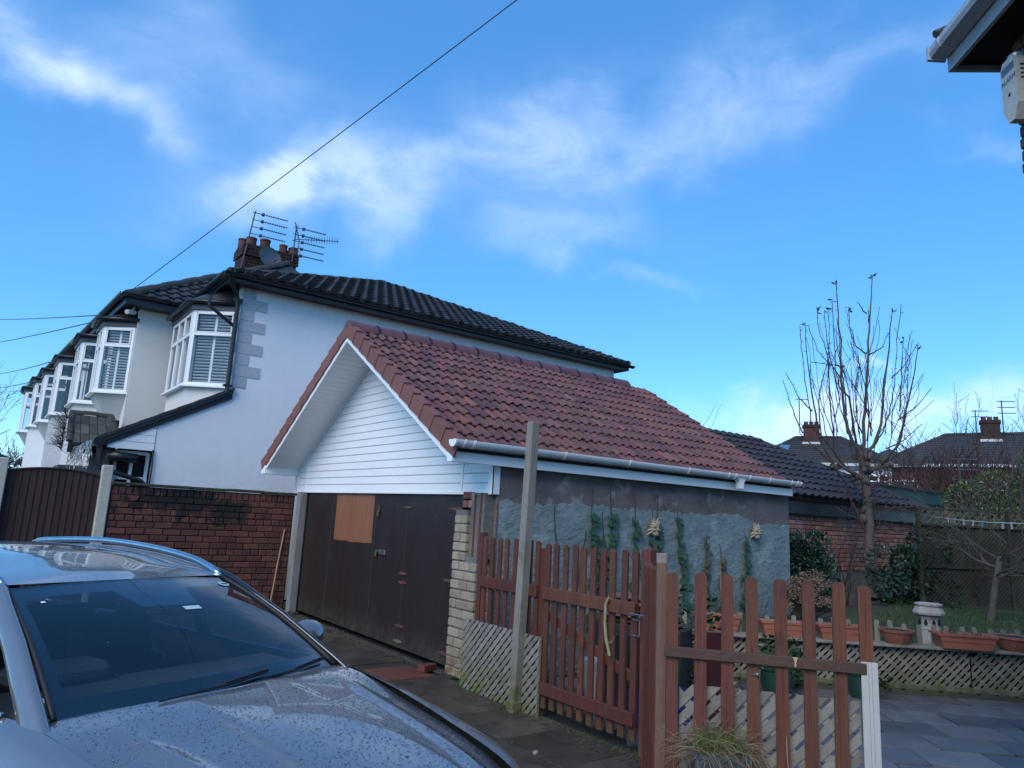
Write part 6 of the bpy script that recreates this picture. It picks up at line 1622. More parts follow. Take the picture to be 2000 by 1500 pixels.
# ================================================================ brick outbuilding with dark hipped roof beyond the garage
ob = thing('brick_outbuilding', 'brick outbuilding with a dark tiled hipped roof behind the garage', 'outbuilding', (14, 8, 0))
OY, OX0, OX1 = 8.15, 10.7, 18.15
b = MB(); b.box(OX0, OX1, OY, 12.6, 0, 2.43); b.build('wall', m_mortar, ob)
wallbricks(ob, 12.4, OX1, OY - .01, 1.02, 13, .090, .27, m_pbrick, 'pink', hdr=4)
b = MB(); b.box(OX0, OX1 + .12, OY - .12, OY - .09, 2.13, 2.43); b.box(OX1 + .09, OX1 + .12, OY - .09, 12.6, 2.13, 2.43); b.build('fascia', m_bluefascia, ob)
b = MB(); b.sweep(gpd, (OX0, OY - .20, 2.45), (OX1 + .2, OY - .20, 2.45), Y, Z); b.build('gutter', m_black, ob, smooth=35)
e0, e1, r0, r1 = V(10.4, OY - .22, 2.47), V(OX1 + .25, OY - .22, 2.47), V(10.4, 10.4, 3.90), V(15.3, 10.4, 3.90)
m_otile = mat('plum_brown_tile', (.036, .028, .032), (.028, .026, .03), 4, rough=.6, bump=.3, bscale=70, rnd=.3, stain=((.16, .15, .14), 8, .72, .77, .6))
b = MB(); b.add([e0, e1, r1, r0, V(OX1 + .25, 12.9, 2.47), V(10.4, 12.9, 2.47)], [(0, 1, 2, 3), (1, 4, 2), (3, 2, 4, 5)]); oro = b.build('roof', m_otile, ob, fix=False)
op_ = math.atan((r0.z - e0.z) / (r0.y - e0.y)); ol = (r0.y - e0.y) / cos(op_)
ot = tile_mesh(.272, .36, 'tile', m_otile, roll=.04, nroll=1, tilt=.045, seg=5, front=.045)
for r in range(int(ol / .31) + 1):
    s = .31 * r - .03; x = 10.45
    lim = e1.x + (r1.x - e1.x) * (s + .15) / ol
    while x + .14 < lim:
        inst('tile', ot, oro, (x, e0.y + s * cos(op_), e0.z + s * sin(op_) + .012), (op_ + RND.uniform(-.01, .01), RND.uniform(-.008, .008), 0)); x += .27
hip_caps(oro, r1, e1, 10, .09); hip_caps(oro, r0, r1, 12, .10)
# green felt-roofed shed
sh = thing('green_shed', 'dark green boarded shed with a felt roof beyond the outbuilding', 'shed', (20, 9.2, 0))
for k in range(9):
    b = MB(); b.cbox((20.2, 9.2, .15 + .32 * k + .16), X, (Y + Z * .08).normalized(), Z, 2.15, .02, .165, .006); b.build('board', m_green, sh)
b = MB(); b.box(18.05, 22.35, 9.23, 12.4, 0, 3.0); b.build('carcass', m_green, sh)
b = MB(); b.box(17.95, 22.45, 9.12, 9.17, 2.72, 3.06); b.build('fascia', m_green, sh)
b = MB(); b.prism([(17.9, 9.06, 3.06), (22.5, 9.06, 3.06), (22.5, 12.6, 3.5), (17.9, 12.6, 3.5)], (0, 0, .05)); b.build('roof', mat('roof_felt', (.05, .055, .055), (.035, .04, .04), 4, rough=.9, bump=.5), sh)
# dark diagonal board fence along the end of the garden
FD = V(.857, -.515, 0).normalized(); FN = V(FD.y, -FD.x, 0); F0 = V(14.874, 6.502, .5)
labs = ['dark lattice garden fence panel left, behind the washing line', 'dark lattice garden fence panel at the right edge, behind the small tree']
for i, s0 in enumerate((-.05, 1.83)):
    t = thing('garden_fence', labs[i], 'fence', tuple(F0 + FD * s0), 'dark lattice fence panels')
    o_ = F0 + FD * s0; W_ = 1.80
    b = MB(); b.prism([o_ - FN * .03 + Z * .0, o_ + FD * W_ - FN * .03, o_ + FD * W_ - FN * .03 + Z * 1.56, o_ - FN * .03 + Z * 1.56], -FN * .02); b.build('backing', m_trellis, t)
    sl_mb = MB(); c = -1.6
    while c < W_ + .1:
        q = clip_rect([(c, -.1), (c + .05, -.1), (c + .05 + 1.8, 1.7), (c + 1.8, 1.7)], W_, 1.55)
        if len(q) > 2: sl_mb.prism([o_ + FD * x + Z * z - FN * .028 for x, z in q], FN * .014)
        c += .082
    sl_mb.build('diagonal_slats', m_trellis, t, kind='stuff')
    for z in (.02, .75, 1.55, 1.86):
        b = MB(); b.cbox(o_ + FD * W_ / 2 + Z * z, FD, FN, Z, W_ / 2, .02, .022, .004); b.build('rail', m_trellis, t)
    c = -.3
    m_tt = mat('trellis_top', (.13, .11, .075), (.085, .07, .05), 5, rough=.85, rnd=.2)
    for d_ in (1, -1):
        c = -.35
        while c < W_ + .35:
            q = clip_rect([(c - .018, -.02), (c + .018, -.02), (c + .018 + d_ * .32, .30), (c - .018 + d_ * .32, .30)], W_, .28)
            if len(q) > 2:
                b = MB(); b.prism([o_ + FD * x + Z * (1.57 + z) + FN * (.006 * d_) for x, z in q], FN * .009); b.build('trellis_slat', m_tt, t)
            c += .155
    b = MB(); b.cbox(o_ + FD * -.03 + Z * .93, FD, FN, Z, .035, .035, .95, .005); b.build('post', m_trellis, t)

# ================================================================ trees and shrubs
def grow_twigs(b, p, d, L, r, rz, depth, up=.25, spread=.5, seg=5, mi=0, rmin=.0):
    pts = [p.copy()]; rad = [r]; q = p.copy(); kids = []
    for k in range(seg):
        d = (d + V(rz.gauss(0, .12), rz.gauss(0, .12), rz.gauss(0, .08) + up * .25)).normalized(); q = q + d * (L / seg); pts.append(q.copy()); rad.append(max(rmin, r * (1 - .75 * (k + 1) / seg)))
        if depth > 0 and k >= 1 and rz.random() < .8: kids.append((q.copy(), d.copy(), rad[-1]))
    b.tube(pts, rad, 5 if r > .012 else 3, cap=False)
    for kp, kd, kr in kids:
        nd = (kd + V(rz.gauss(0, spread), rz.gauss(0, spread), rz.gauss(0, spread) * .6 + up * .5)).normalized()
        grow_twigs(b, kp, nd, L * rz.uniform(.45, .75), kr * .75, rz, depth - 1, up, spread, seg, mi, rmin)
# the pollarded fruit tree with its sheaf of upright shoots
TB = V(14.43, 7.353, 0); TR = V(.806, -.592, 0); TF = V(.592, .806, 0)
SH = [[(0.05, 0.45), (0.05, 0.75), (0.03, 2.06), (0.0, 3.02), (-0.06, 3.48)], [(-0.06, 3.51), (-0.29, 3.84), (-0.42, 4.39), (-0.45, 5.2), (-0.41, 6.13), (-0.43, 7.56)], [(-0.03, 3.56), (0.05, 4.51), (0.12, 5.64), (0.19, 6.58), (0.27, 7.68)], [(-0.01, 3.56), (0.25, 3.77), (0.47, 4.28), (0.61, 5.25), (0.8, 6.09), (0.95, 7.07)], [(0.25, 3.77), (0.41, 4.08), (0.56, 4.59), (0.69, 5.26), (0.78, 6.19), (0.9, 7.02)], [(-0.16, 3.5), (-0.23, 4.09), (-0.36, 4.79), (-0.55, 4.99), (-0.64, 5.39), (-0.67, 7.07)], [(-0.42, 3.2), (-0.7, 3.58), (-1.03, 4.0), (-1.14, 4.75), (-1.24, 5.56), (-1.29, 6.5)], [(-0.68, 3.28), (-0.94, 3.71), (-1.12, 4.25), (-1.2, 5.16), (-1.26, 5.98), (-1.27, 6.5)], [(-0.94, 3.81), (-1.01, 4.71), (-0.84, 5.48), (-0.77, 6.0), (-0.81, 6.82)], [(-0.69, 3.82), (-0.76, 4.87), (-0.81, 5.74), (-1.02, 6.3), (-1.06, 6.83)], [(-0.45, 5.2), (-0.64, 5.54), (-0.93, 5.89), (-1.09, 6.51)], [(-1.38, 3.94), (-1.52, 4.33), (-1.66, 4.83), (-1.74, 5.15)], [(-1.14, 4.45), (-1.41, 4.74), (-1.7, 5.31)], [(0.38, 3.38), (0.74, 3.8), (0.87, 4.45), (1.09, 5.28), (1.24, 6.14)], [(0.83, 4.55), (0.91, 5.27), (1.0, 6.26)], [(0.77, 4.35), (1.13, 4.62), (1.52, 5.1)], [(0.69, 5.31), (0.98, 5.58), (1.39, 6.17)], [(0.13, 5.84), (-0.06, 6.04), (-0.12, 6.56), (-0.13, 7.01)], [(0.16, 5.79), (0.5, 6.02), (0.72, 6.45)], [(0.15, 6.79), (-0.02, 7.07)], [(0.21, 6.58), (0.28, 6.93)], [(0.43, 4.53), (0.49, 5.25), (0.54, 6.05)], [(-0.04, 4.01), (-0.17, 4.5), (-0.19, 5.62)], [(-0.38, 5.51), (-0.59, 5.55), (-1.11, 5.6)], [(0.49, 3.69), (0.9, 3.91), (1.34, 4.3)], [(-0.01, 2.98), (-0.42, 3.15), (-0.71, 3.3)], [(-0.71, 3.3), (-1.09, 3.65), (-1.38, 3.94)], [(0.02, 3.12), (0.38, 3.34), (0.57, 3.37)], [(-0.01, 2.16), (-0.25, 2.38), (-0.33, 2.91), (-0.56, 3.19)], [(-0.03, 1.82), (-0.34, 2.57), (-0.72, 2.89)], [(0.06, 2.78), (0.46, 3.05), (0.96, 3.27)], [(-0.37, 4.39), (-0.38, 5.61), (-0.34, 6.76)], [(-0.53, 4.88), (-0.77, 6.0), (-0.81, 6.82)]]
SH = [[(s_ * .921, 1.78 + (z_ - 1.78) * .921) for s_, z_ in q_] for q_ in SH]
tr = thing('fruit_tree', 'pollarded bare fruit tree with tall upright shoots in the garden', 'tree', (TB.x, TB.y, .5))
rz = random.Random(44)
b = MB(); tw_ = MB(); lv = MB()
for i, sh_ in enumerate(SH):
    dep0 = 0 if i == 0 else rz.uniform(-.2, .2); sl = rz.uniform(-.35, .35)
    pts = [TB + TR * s + Z * z + TF * ((dep0 + sl * (z - sh_[0][1]) / 4) * (0 if i == 0 else min(1, j * .5))) for j, (s, z) in enumerate(sh_)]
    # subdivide with a slight wobble
    fine = []
    for j in range(len(pts) - 1):
        for k in range(4): fine.append(pts[j].lerp(pts[j + 1], k / 4) + (V(rz.gauss(0, .008), rz.gauss(0, .008), 0) if i else V(rz.gauss(0, .012), rz.gauss(0, .012), 0)))
    fine.append(pts[-1]); n = len(fine)
    if i == 0:
        b.tube(fine, [.088 + .028 * max(0, 1 - j / 4) - .01 * j / n + rz.uniform(-.008, .010) for j in range(n)], 14)
    else:
        big = {1: .042, 2: .042, 3: .038, 5: .030, 6: .028, 13: .030, 25: .055, 27: .05, 28: .03, 29: .026, 26: .026}.get(i, .016)
        tgt = b if big > .036 else tw_
        tgt.tube(fine, [max(.0075, big * (1 - .78 * j / (n - 1)) * (1 if i not in (25, 27) else 1.15)) for j in range(n)], 6 if big > .036 else 4)
        for j in range(2, n - 1):                      # spur buds along the shoots
            if rz.random() < .85: q = fine[j]; d = V(rz.gauss(0, 1), rz.gauss(0, 1), .6).normalized(); tw_.tube([q, q + d * rz.uniform(.03, .08)], [.008, .004], 3)
        if i in (1, 2, 3, 5, 6, 9, 17, 14, 16, 8):     # last leaves at the tips
            for k in range(rz.randint(3, 6)):
                q = fine[-1] - Z * rz.uniform(0, .12); d = V(rz.gauss(0, 1), rz.gauss(0, 1), rz.uniform(-.2, .8)).normalized(); lv.leaf(q, d, V(rz.gauss(0, 1), rz.gauss(0, 1), 1).normalized(), rz.uniform(.09, .15), .05)
for i in range(70):
    q = TB + TR * rz.gauss(0, .4) + TF * rz.uniform(-.3, .3) + Z * rz.uniform(2.0, 3.4); grow_twigs(tw_, q, V(rz.gauss(0, 1), rz.gauss(0, 1), rz.gauss(0, .4)).normalized(), rz.uniform(.4, 1.0), .010, rz, 1, .1, .5, 4)
for i in range(26):       # knuckles and burrs from years of cutting back
    q = TB + TR * rz.gauss(-.02, .05) + TF * rz.gauss(0, .05) + Z * (rz.uniform(.7, 2.6) if i < 8 else rz.uniform(2.75, 3.4)); rr4 = rz.uniform(.04, .085); b.ball(q + V(rz.gauss(0, .06), rz.gauss(0, .06), 0), rr4, rr4, rr4 * 1.2, 7, 5, .3, rz)
for i in range(9):
    q = TB + (TR * -.64 + Z * 3.15 if i < 5 else TR * .51 + Z * 3.24); rr4 = rz.uniform(.04, .07); b.ball(q + V(rz.gauss(0, .05), rz.gauss(0, .05), rz.gauss(0, .04)), rr4, rr4, rr4, 7, 5, .3, rz)
for i in range(22):       # extra thin upright shoots
    s0 = rz.uniform(-1.0, .95); q = TB + TR * s0 * .75 + TF * rz.uniform(-.4, .4) + Z * rz.uniform(3.2, 3.9); L_ = rz.uniform(.8, 1.9); grow_twigs(tw_, q, V(.806 * s0 * .25 + rz.gauss(0, .06), -.592 * s0 * .25 + rz.gauss(0, .06), 1).normalized(), L_, .012, rz, 1, .35, .35, 6, rmin=.0055)
b.build('trunk', m_bark, tr, smooth=50, fix=False); tw_.build('shoots', m_twig, tr, fix=False); lv.build('last_leaves', mat('brown_leaf', (.09, .07, .035), (.06, .06, .03), 9, rough=.7), tr, fix=False)
# small bare tree in front of the end fence
def bare_tree(name, label, base, h, r, seed, n1, spread, mt=None, fork=.45, depth=3, up=.35, group=None):
    t = thing(name, label, 'tree', base, group); rz = random.Random(seed); b = MB(); base = Vector(base)
    pts = [base, base + V(rz.gauss(0, .05), rz.gauss(0, .05), h * fork * .5), base + V(rz.gauss(0, .1), rz.gauss(0, .1), h * fork)]
    b.tube(pts, [r, r * .85, r * .75], 8); b.build('trunk', m_bark, t, smooth=50, fix=False); c = MB()
    for k in range(n1):
        a = 2 * pi * k / n1 + rz.uniform(-.3, .3); d = V(cos(a) * spread, sin(a) * spread, rz.uniform(.2, 1)).normalized(); grow_twigs(c, pts[2] - Z * rz.uniform(0, h * .08), d, h * (1 - fork) * rz.uniform(.6, 1.1), r * .42, rz, depth, up, .45, rmin=.00022 * Vector(base).length)
    c.build('crown', mt or m_twig, t, fix=False); return t
t2_ = thing('small_tree', 'small bare tree with spreading twigs before the lattice fence', 'tree', (13.62, 4.98, .5)); rz = random.Random(5); b = MB(); c = MB()
p = [V(13.62, 4.98, .45), V(13.65, 4.90, 1.0), V(13.70, 4.80, 1.55)]; b.tube(p, [.06, .05, .045], 8); b.build('trunk', m_bark, t2_, smooth=50, fix=False)
m_lich = mat('lichen_twig', (.10, .09, .075), (.075, .06, .05), 12, rough=.9, stain=((.16, .16, .11), 9, .6, .7, .6))
for k in range(9):
    a = rz.uniform(0, 2 * pi); grow_twigs(c, p[1].lerp(p[2], rz.uniform(.3, 1.0)), V(cos(a), sin(a), rz.uniform(-.1, .9)).normalized(), rz.uniform(.5, 1.3), rz.uniform(.012, .024), rz, 3, rz.uniform(-.1, .3), .6, 6, rmin=.003)
for k in range(15):
    q = p[2] + TR * rz.uniform(-.6, 1.0) + TF * rz.uniform(-.4, .4) + Z * rz.uniform(.1, .5); L_ = rz.uniform(.7, 1.7); d = V(rz.gauss(0, .07), rz.gauss(0, .07), 1).normalized(); grow_twigs(c, q, d, L_, .011, rz, 1, .3, .3, 6)
c.build('crown', m_lich, t2_, fix=False)
def bush(name, label, c, rx, ry, rz_, n, m, lf, seed, lw=.5, cat='shrub', stems=8, z0=None, flat=.0):
    t = thing(name, label, cat, (c[0], c[1], z0 if z0 is not None else c[2] - rz_)); r = random.Random(seed); b = MB()
    lob = [(V(r.gauss(0, .45), r.gauss(0, .45), r.gauss(0, .4)), r.uniform(.35, .62)) for _ in range(14)]
    for i in range(n):
        o, s = lob[r.randrange(14)]
        d = V(r.gauss(0, 1), r.gauss(0, 1), r.gauss(0, 1)).normalized() * (s * r.uniform(.65, 1.0) ** .5); p = o + d
        p = V(c[0] + p.x * rx, c[1] + p.y * ry, c[2] + p.z * rz_)
        if p.z < (z0 or 0) + .03: p.z = (z0 or 0) + .03 + r.random() * .1
        dd = (d.normalized() + V(r.gauss(0, .5), r.gauss(0, .5), r.gauss(0, .5))).normalized()
        b.leaf(p, dd, V(r.gauss(0, .6), r.gauss(0, .6), 1).normalized(), lf * r.uniform(.6, 1.3), lf * lw)
    b.build('crown', m, t, fix=False, kind='stuff'); b = MB()
    for k in range(stems):
        b.tube([(c[0] + r.gauss(0, .08), c[1] + r.gauss(0, .08), z0 if z0 is not None else c[2] - rz_), (c[0] + r.gauss(0, .3) * rx, c[1] + r.gauss(0, .3) * ry, c[2]), (c[0] + r.gauss(0, .6) * rx, c[1] + r.gauss(0, .6) * ry, c[2] + rz_ * .7)], [.025, .015, .006], 5)
    b.build('stem', m_twig, t); return t
bush('evergreen_shrub', 'glossy dark evergreen shrub right beside the blue wall', (11.35, 6.98, 1.22), .62, .42, .72, 5200, m_leaf, .085, 1, .55, z0=.5)
bush('evergreen_shrub', 'broad dark evergreen shrub behind the fruit tree trunk', (15.35, 6.85, 1.22), .85, .55, .80, 6000, m_leaf, .09, 2, .55, z0=.5)
0 and bush('evergreen_shrub', 'low dark evergreen shrub in front of the outbuilding wall', (13.5, 7.2, .85), .7, .35, .4, 1600, m_leaf, .08, 8, .5, z0=.5)
m_hyd = mat('dried_flower', (.24, .18, .13), (.13, .085, .065), 20, rough=.9)
t = thing('hydrangea', 'faded hydrangea with dried brown flower heads below the evergreen shrub', 'shrub', (9.9, 6.0, .5)); r = random.Random(71); b = MB(); st_ = MB()
for i in range(46):
    a = r.uniform(0, 2 * pi); q = r.random() ** .5; c = V(9.95 + q * cos(a) * .42, 5.98 + q * sin(a) * .42, .72 + (1 - q * q) * .42 + r.uniform(-.12, .1)); rr2 = r.uniform(.045, .085)
    st_.tube([(9.95 + r.gauss(0, .05), 5.98 + r.gauss(0, .05), .5), c - Z * .05], [.008, .004], 4)
    for k in range(70):
        d = V(r.gauss(0, 1), r.gauss(0, 1), r.gauss(0, 1)).normalized(); b.leaf(c + d * rr2 * .8, (d + V(r.gauss(0, .8), r.gauss(0, .8), r.gauss(0, .8))).normalized(), d, .030, .024)
b.build('flower_heads', m_hyd, t, fix=False, kind='stuff'); st_.build('stem', m_twig, t)
for k, (x, y, z, L_, n_, lab) in enumerate(((12.9, 7.1, .5, 1.5, 16, 'bare twiggy shrub beside the fruit tree trunk'), (15.9, 6.1, .5, .9, 14, 'dead grassy stems at the foot of the fruit tree'))):
    t = thing('bare_shrub', lab, 'shrub', (x, y, z)); r = random.Random(90 + k); b = MB()
    for i in range(n_): grow_twigs(b, V(x + r.gauss(0, .1), y + r.gauss(0, .1), z), V(r.gauss(0, .35), r.gauss(0, .35), 1).normalized(), L_ * r.uniform(.6, 1.1), .012, r, 2, .3, .4)
    b.build('stem', m_twig, t, fix=False, kind='stuff')
m_bright = mat('yellow_green_leaf', (.10, .17, .035), (.06, .11, .03), 2, rough=.55, rnd=.1, stain=((.16, .15, .03), 3, .6, .72, .5))
bush('hedge', 'green laurel hedge behind the end fence', (17.85, 6.45, 2.25), .8, 1.15, 1.0, 7000, m_bright, .09, 4, .4, 'hedge', z0=0)
bush('hedge', 'dark conifer hedge at the right edge behind the fence', (18.9, 5.2, 1.9), .8, 1.0, .85, 3200, m_leaf, .09, 6, .35, 'hedge', z0=0)
m_redtwig = mat('red_brown_twig', (.095, .045, .038), (.06, .035, .034), 3, rough=.85)
for k, (x, y, h, lab) in enumerate(((24.8, 10.6, 4.6, 'red-brown leafless thicket before the left of the far brick house'), (25.4, 9.2, 4.9, 'red-brown leafless thicket before the far brick house'), (26.0, 7.9, 4.0, 'red-brown leafless thicket nearest the right edge'))):
    t = thing('bare_thicket', lab, 'shrub', (x, y, 0), 'red-brown thickets'); r = random.Random(300 + k); b = MB()
    for i in range(62): grow_twigs(b, V(x + r.gauss(0, .75), y + r.gauss(0, .75), 1.6), V(r.gauss(0, .4), r.gauss(0, .4), 1).normalized(), (h - 1.5) * r.uniform(.35, .62), .016, r, 3, .25, .42, 4, rmin=.009)
    for i in range(10): b.tube([(x + r.gauss(0, .2), y + r.gauss(0, .2), 0), (x + r.gauss(0, .5), y + r.gauss(0, .5), 1.6)], [.04, .02], 5)
    b.build('stem', m_redtwig, t, fix=False, kind='stuff')
bare_tree('bare_tree', 'bare twigs showing over the rear of the red garage roof', (15.25, 12.95, 0), 4.85, .07, 12, 5, .4, fork=.7, depth=1)
bare_tree('bare_tree', 'leafless birch at the far left beyond the terrace', (-1.3, 62, 0), 9.0, .2, 13, 8, .55, mat('birch_twig', (.16, .13, .12), (.12, .10, .095), 3), fork=.45, depth=3, up=.1)
bare_tree('bare_tree', 'low bare tree at the far left under the birch', (.6, 58, 0), 5.2, .16, 15, 8, .7, None, fork=.35, depth=3, up=.3)
bare_tree('bare_tree', 'leafless tree behind the ridge of the far brick house, left', (47, 20.5, 0), 7.3, .2, 17, 9, .8, m_redtwig, fork=.4, depth=3)
bare_tree('bare_tree', 'leafless tree behind the far brick house at the right edge', (50, 12.5, 0), 7.9, .2, 19, 9, .8, m_redtwig, fork=.4, depth=3)
bush('conifer', 'small dark conifer between the two far houses', (38, 19.6, 3.3), .9, .9, 2.1, 1500, m_leaf, .2, 9, .4, 'tree', z0=0)
for k, (x, y, lab) in enumerate(((-7, 70, 'distant dark hedge at the far left of the street'), (6, 75, 'distant dark hedge closing the end of the street'), (58, 30, 'distant hedge behind the far white house'), (62, 8, 'distant hedge beyond the far brick house'))):
    bush('hedge', lab, (x, y, 2.2), 6.0, 3.0, 2.4, 2500, m_leaf, .5, 40 + k, .5, 'hedge', z0=0, stems=3)
hh = thing('far_roof_house', 'low dark-roofed house far off at the left edge of the photo', 'house', (-4, 52, 0))
b = MB(); b.box(-9, 1.0, 50, 58, 0, 3.6); b.build('wall', m_cream, hh)
b = MB(); b.prism([(-9.4, 49.6, 3.6), (1.4, 49.6, 3.6), (-4, 49.6, 5.6)], (0, 8.8, 0)); b.build('roof', m_dtile, hh)

# ================================================================ two far houses on the right
def far_house(name, label, c, az, W, D_, ze, zr, rl, wallm, windows, chx, seed, roofm, extra=None, bandm=None):
    """az: direction the front faces away from the camera; c centre of the front at ground"""
    F = V(cos(az), sin(az), 0); U = V(sin(az), -cos(az), 0); c = V(c[0], c[1], 0); t = thing(name, label, 'house', tuple(c))
    P = lambda u, f, z: c + U * u + F * f + Z * z
    b = MB(); b.prism([P(-W / 2, 0, 0), P(W / 2, 0, 0), P(W / 2, D_, 0), P(-W / 2, D_, 0)], (0, 0, ze)); b.build('wall', wallm, t)
    o = .35; b = MB()
    pts = [P(-W / 2 - o, -o, ze - .05), P(W / 2 + o, -o, ze - .05), P(W / 2 + o, D_ + o, ze - .05), P(-W / 2 - o, D_ + o, ze - .05), P(-rl / 2, D_ / 2, zr), P(rl / 2, D_ / 2, zr)]
    b.add(pts, [(0, 1, 5, 4), (1, 2, 5), (2, 3, 4, 5), (3, 0, 4), (0, 3, 2, 1)]); ro = b.build('roof', roofm, t)
    # courses of tiles as thin stepped strips
    n = 13
    for k in range(n):
        f0, f1 = k / n, (k + 1.15) / n; L0, R0 = pts[0].lerp(pts[4], f0), pts[1].lerp(pts[5], f0); L1, R1 = pts[0].lerp(pts[4], min(1, f1)), pts[1].lerp(pts[5], min(1, f1)); nn_ = V(-F.x, -F.y, 0) * .3 + Z * .95
        b = MB(); b.add([L0 + nn_ * .05, R0 + nn_ * .05, R1 + nn_ * .008, L1 + nn_ * .008, L0, R0], [(0, 1, 2, 3), (4, 5, 1, 0)]); b.build('tile_course', roofm, ro, fix=False)
    hip_caps(ro, pts[4], pts[5], max(3, int(rl / .4)), .12); hip_caps(ro, pts[0], pts[4], 12, .11); hip_caps(ro, pts[1], pts[5], 12, .11)
    b = MB(); b.prism([P(-W / 2 - o, -o - .03, ze - .15), P(W / 2 + o, -o - .03, ze - .15), P(W / 2 + o, -o, ze - .15), P(-W / 2 - o, -o, ze - .15)], (0, 0, .14)); b.build('gutter', m_camwhite, t)
    for (u, z0, w_, h_, cols) in windows:
        a, e = P(u - w_ / 2, -.03, 0), P(u + w_ / 2, -.03, 0); facet_window(t, (a.x, a.y), (e.x, e.y), z0, z0 + h_, cols, z0 + h_ * .68, frame=.07, opener=False)
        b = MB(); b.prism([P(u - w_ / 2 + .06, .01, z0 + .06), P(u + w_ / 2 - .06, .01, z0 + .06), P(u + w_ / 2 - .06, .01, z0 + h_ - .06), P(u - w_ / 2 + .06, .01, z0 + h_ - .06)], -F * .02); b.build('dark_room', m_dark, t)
    cz = zr - .5; b = MB(); b.prism([P(chx - .42, D_ / 2 - .9, cz), P(chx + .42, D_ / 2 - .9, cz), P(chx + .42, D_ / 2 - .2, cz), P(chx - .42, D_ / 2 - .2, cz)], (0, 0, 1.15)); co = b.build('chimney', m_chb, t)
    b = MB(); b.prism([P(chx - .47, D_ / 2 - .95, cz + .98), P(chx + .47, D_ / 2 - .95, cz + .98), P(chx + .47, D_ / 2 - .15, cz + .98), P(chx - .47, D_ / 2 - .15, cz + .98)], (0, 0, .14)); b.build('chimney_cap', m_chb, co)
    b = MB(); b.prism([P(chx - .48, D_ / 2 - .98, cz - .05), P(chx + .48, D_ / 2 - .98, cz - .05), P(chx + .48, D_ / 2 - .9, cz - .05), P(chx - .48, D_ / 2 - .9, cz - .05)], (0, 0, .2)); b.build('lead_flashing', m_camwhite, co)
    for k in range(3):
        q = P(chx - .27 + .27 * k, D_ / 2 - .55, cz + 1.12); b = MB(); b.lathe([(.12, 0), (.11, .16), (.12, .18), (.12, .22), (.09, .22)], q, 12); b.build('chimney_pot', m_pot, co, smooth=40)
    return t, P
m_farbrick = mat('far_brick', (.20, .085, .06), (.13, .06, .05), 6, rough=.9, bump=.4, bscale=30)
t, PA_ = far_house('far_house', 'far white house with a mossy dark hipped roof and skylight', (35.0, 20.2), radians(31), 6.6, 6.2, 5.35, 7.05, 2.3, m_whitepaint, [(1.0, 3.7, 1.5, 1.1, 2), (2.7, 3.8, 1.0, 1.0, 2), (-1.6, 3.7, 1.3, 1.1, 2)], -.35, 1,
                   mat('mossy_far_tile', (.035, .036, .038), (.055, .052, .048), 3, rough=.7, rnd=.15, stain=((.12, .11, .03), .55, .56, .66, .8)))
b = MB(); b.prism([PA_(-2.35, 1.28, 6.12), PA_(-1.55, 1.28, 6.12), PA_(-1.45, 1.85, 6.44), PA_(-2.25, 1.85, 6.44)], (0, 0, .06)); b.build('skylight', mat('skylight_glass', (.12, .2, .3), (.1, .18, .28), 2, rough=.05, coat=1), t)
t, PB_ = far_house('far_house', 'far brick semi-detached house with white gutter behind the thicket', (38.65, 13.45), radians(21.5), 9.6, 6.6, 5.40, 7.25, 3.9, m_farbrick, [(-4.1, 3.2, 1.7, 1.4, 3), (-.6, 3.3, 2.0, 1.3, 3), (3.4, 3.1, 2.6, 1.5, 4)], .0, 2,
                   mat('slate_far_tile', (.04, .042, .047), (.055, .056, .06), 3, rough=.7, rnd=.15))
b = MB(); b.add([PB_(-6.2, -.5, 5.35), PB_(-2.9, -.5, 5.35), PB_(-4.6, 2.4, 6.45)], [(0, 1, 2)]); b.build('front_hip', MATS['slate_far_tile'], t, fix=False)
def far_aerial(base, top, n, L_, label):
    t = thing('television_aerial', label, 'aerial', base, 'aerials on the far chimneys'); b = MB(); b.tube([base, top], .03, 6); b.build('mast', m_al, t); d = V(.6, -.8, 0)
    for k in range(n):
        p = Vector(top) - Z * (.05 + .3 * k); b = MB(); b.tube([p - d * .2, p + d * L_], .022, 5); b.build('boom', m_al, t)
q = PB_(-.6, 2.6, 7.1); far_aerial(tuple(q), tuple(q + Z * 1.35), 2, .6, 'two-boom aerial left of the far brick chimney')
q = PB_(.55, 2.6, 7.2); far_aerial(tuple(q), tuple(q + Z * 1.7), 3, .6, 'three-boom aerial right of the far brick chimney')
q = PA_(-.95, 2.4, 7.2); far_aerial(tuple(q), tuple(q + Z * 2.0), 1, .5, 'single aerial on the far white house chimney')
q = dA = V(22.9, 8.9, 0); far_aerial((22.9, 8.9, 0), (22.9, 8.9, 4.15), 3, .5, 'thin aerial mast beside the green shed')

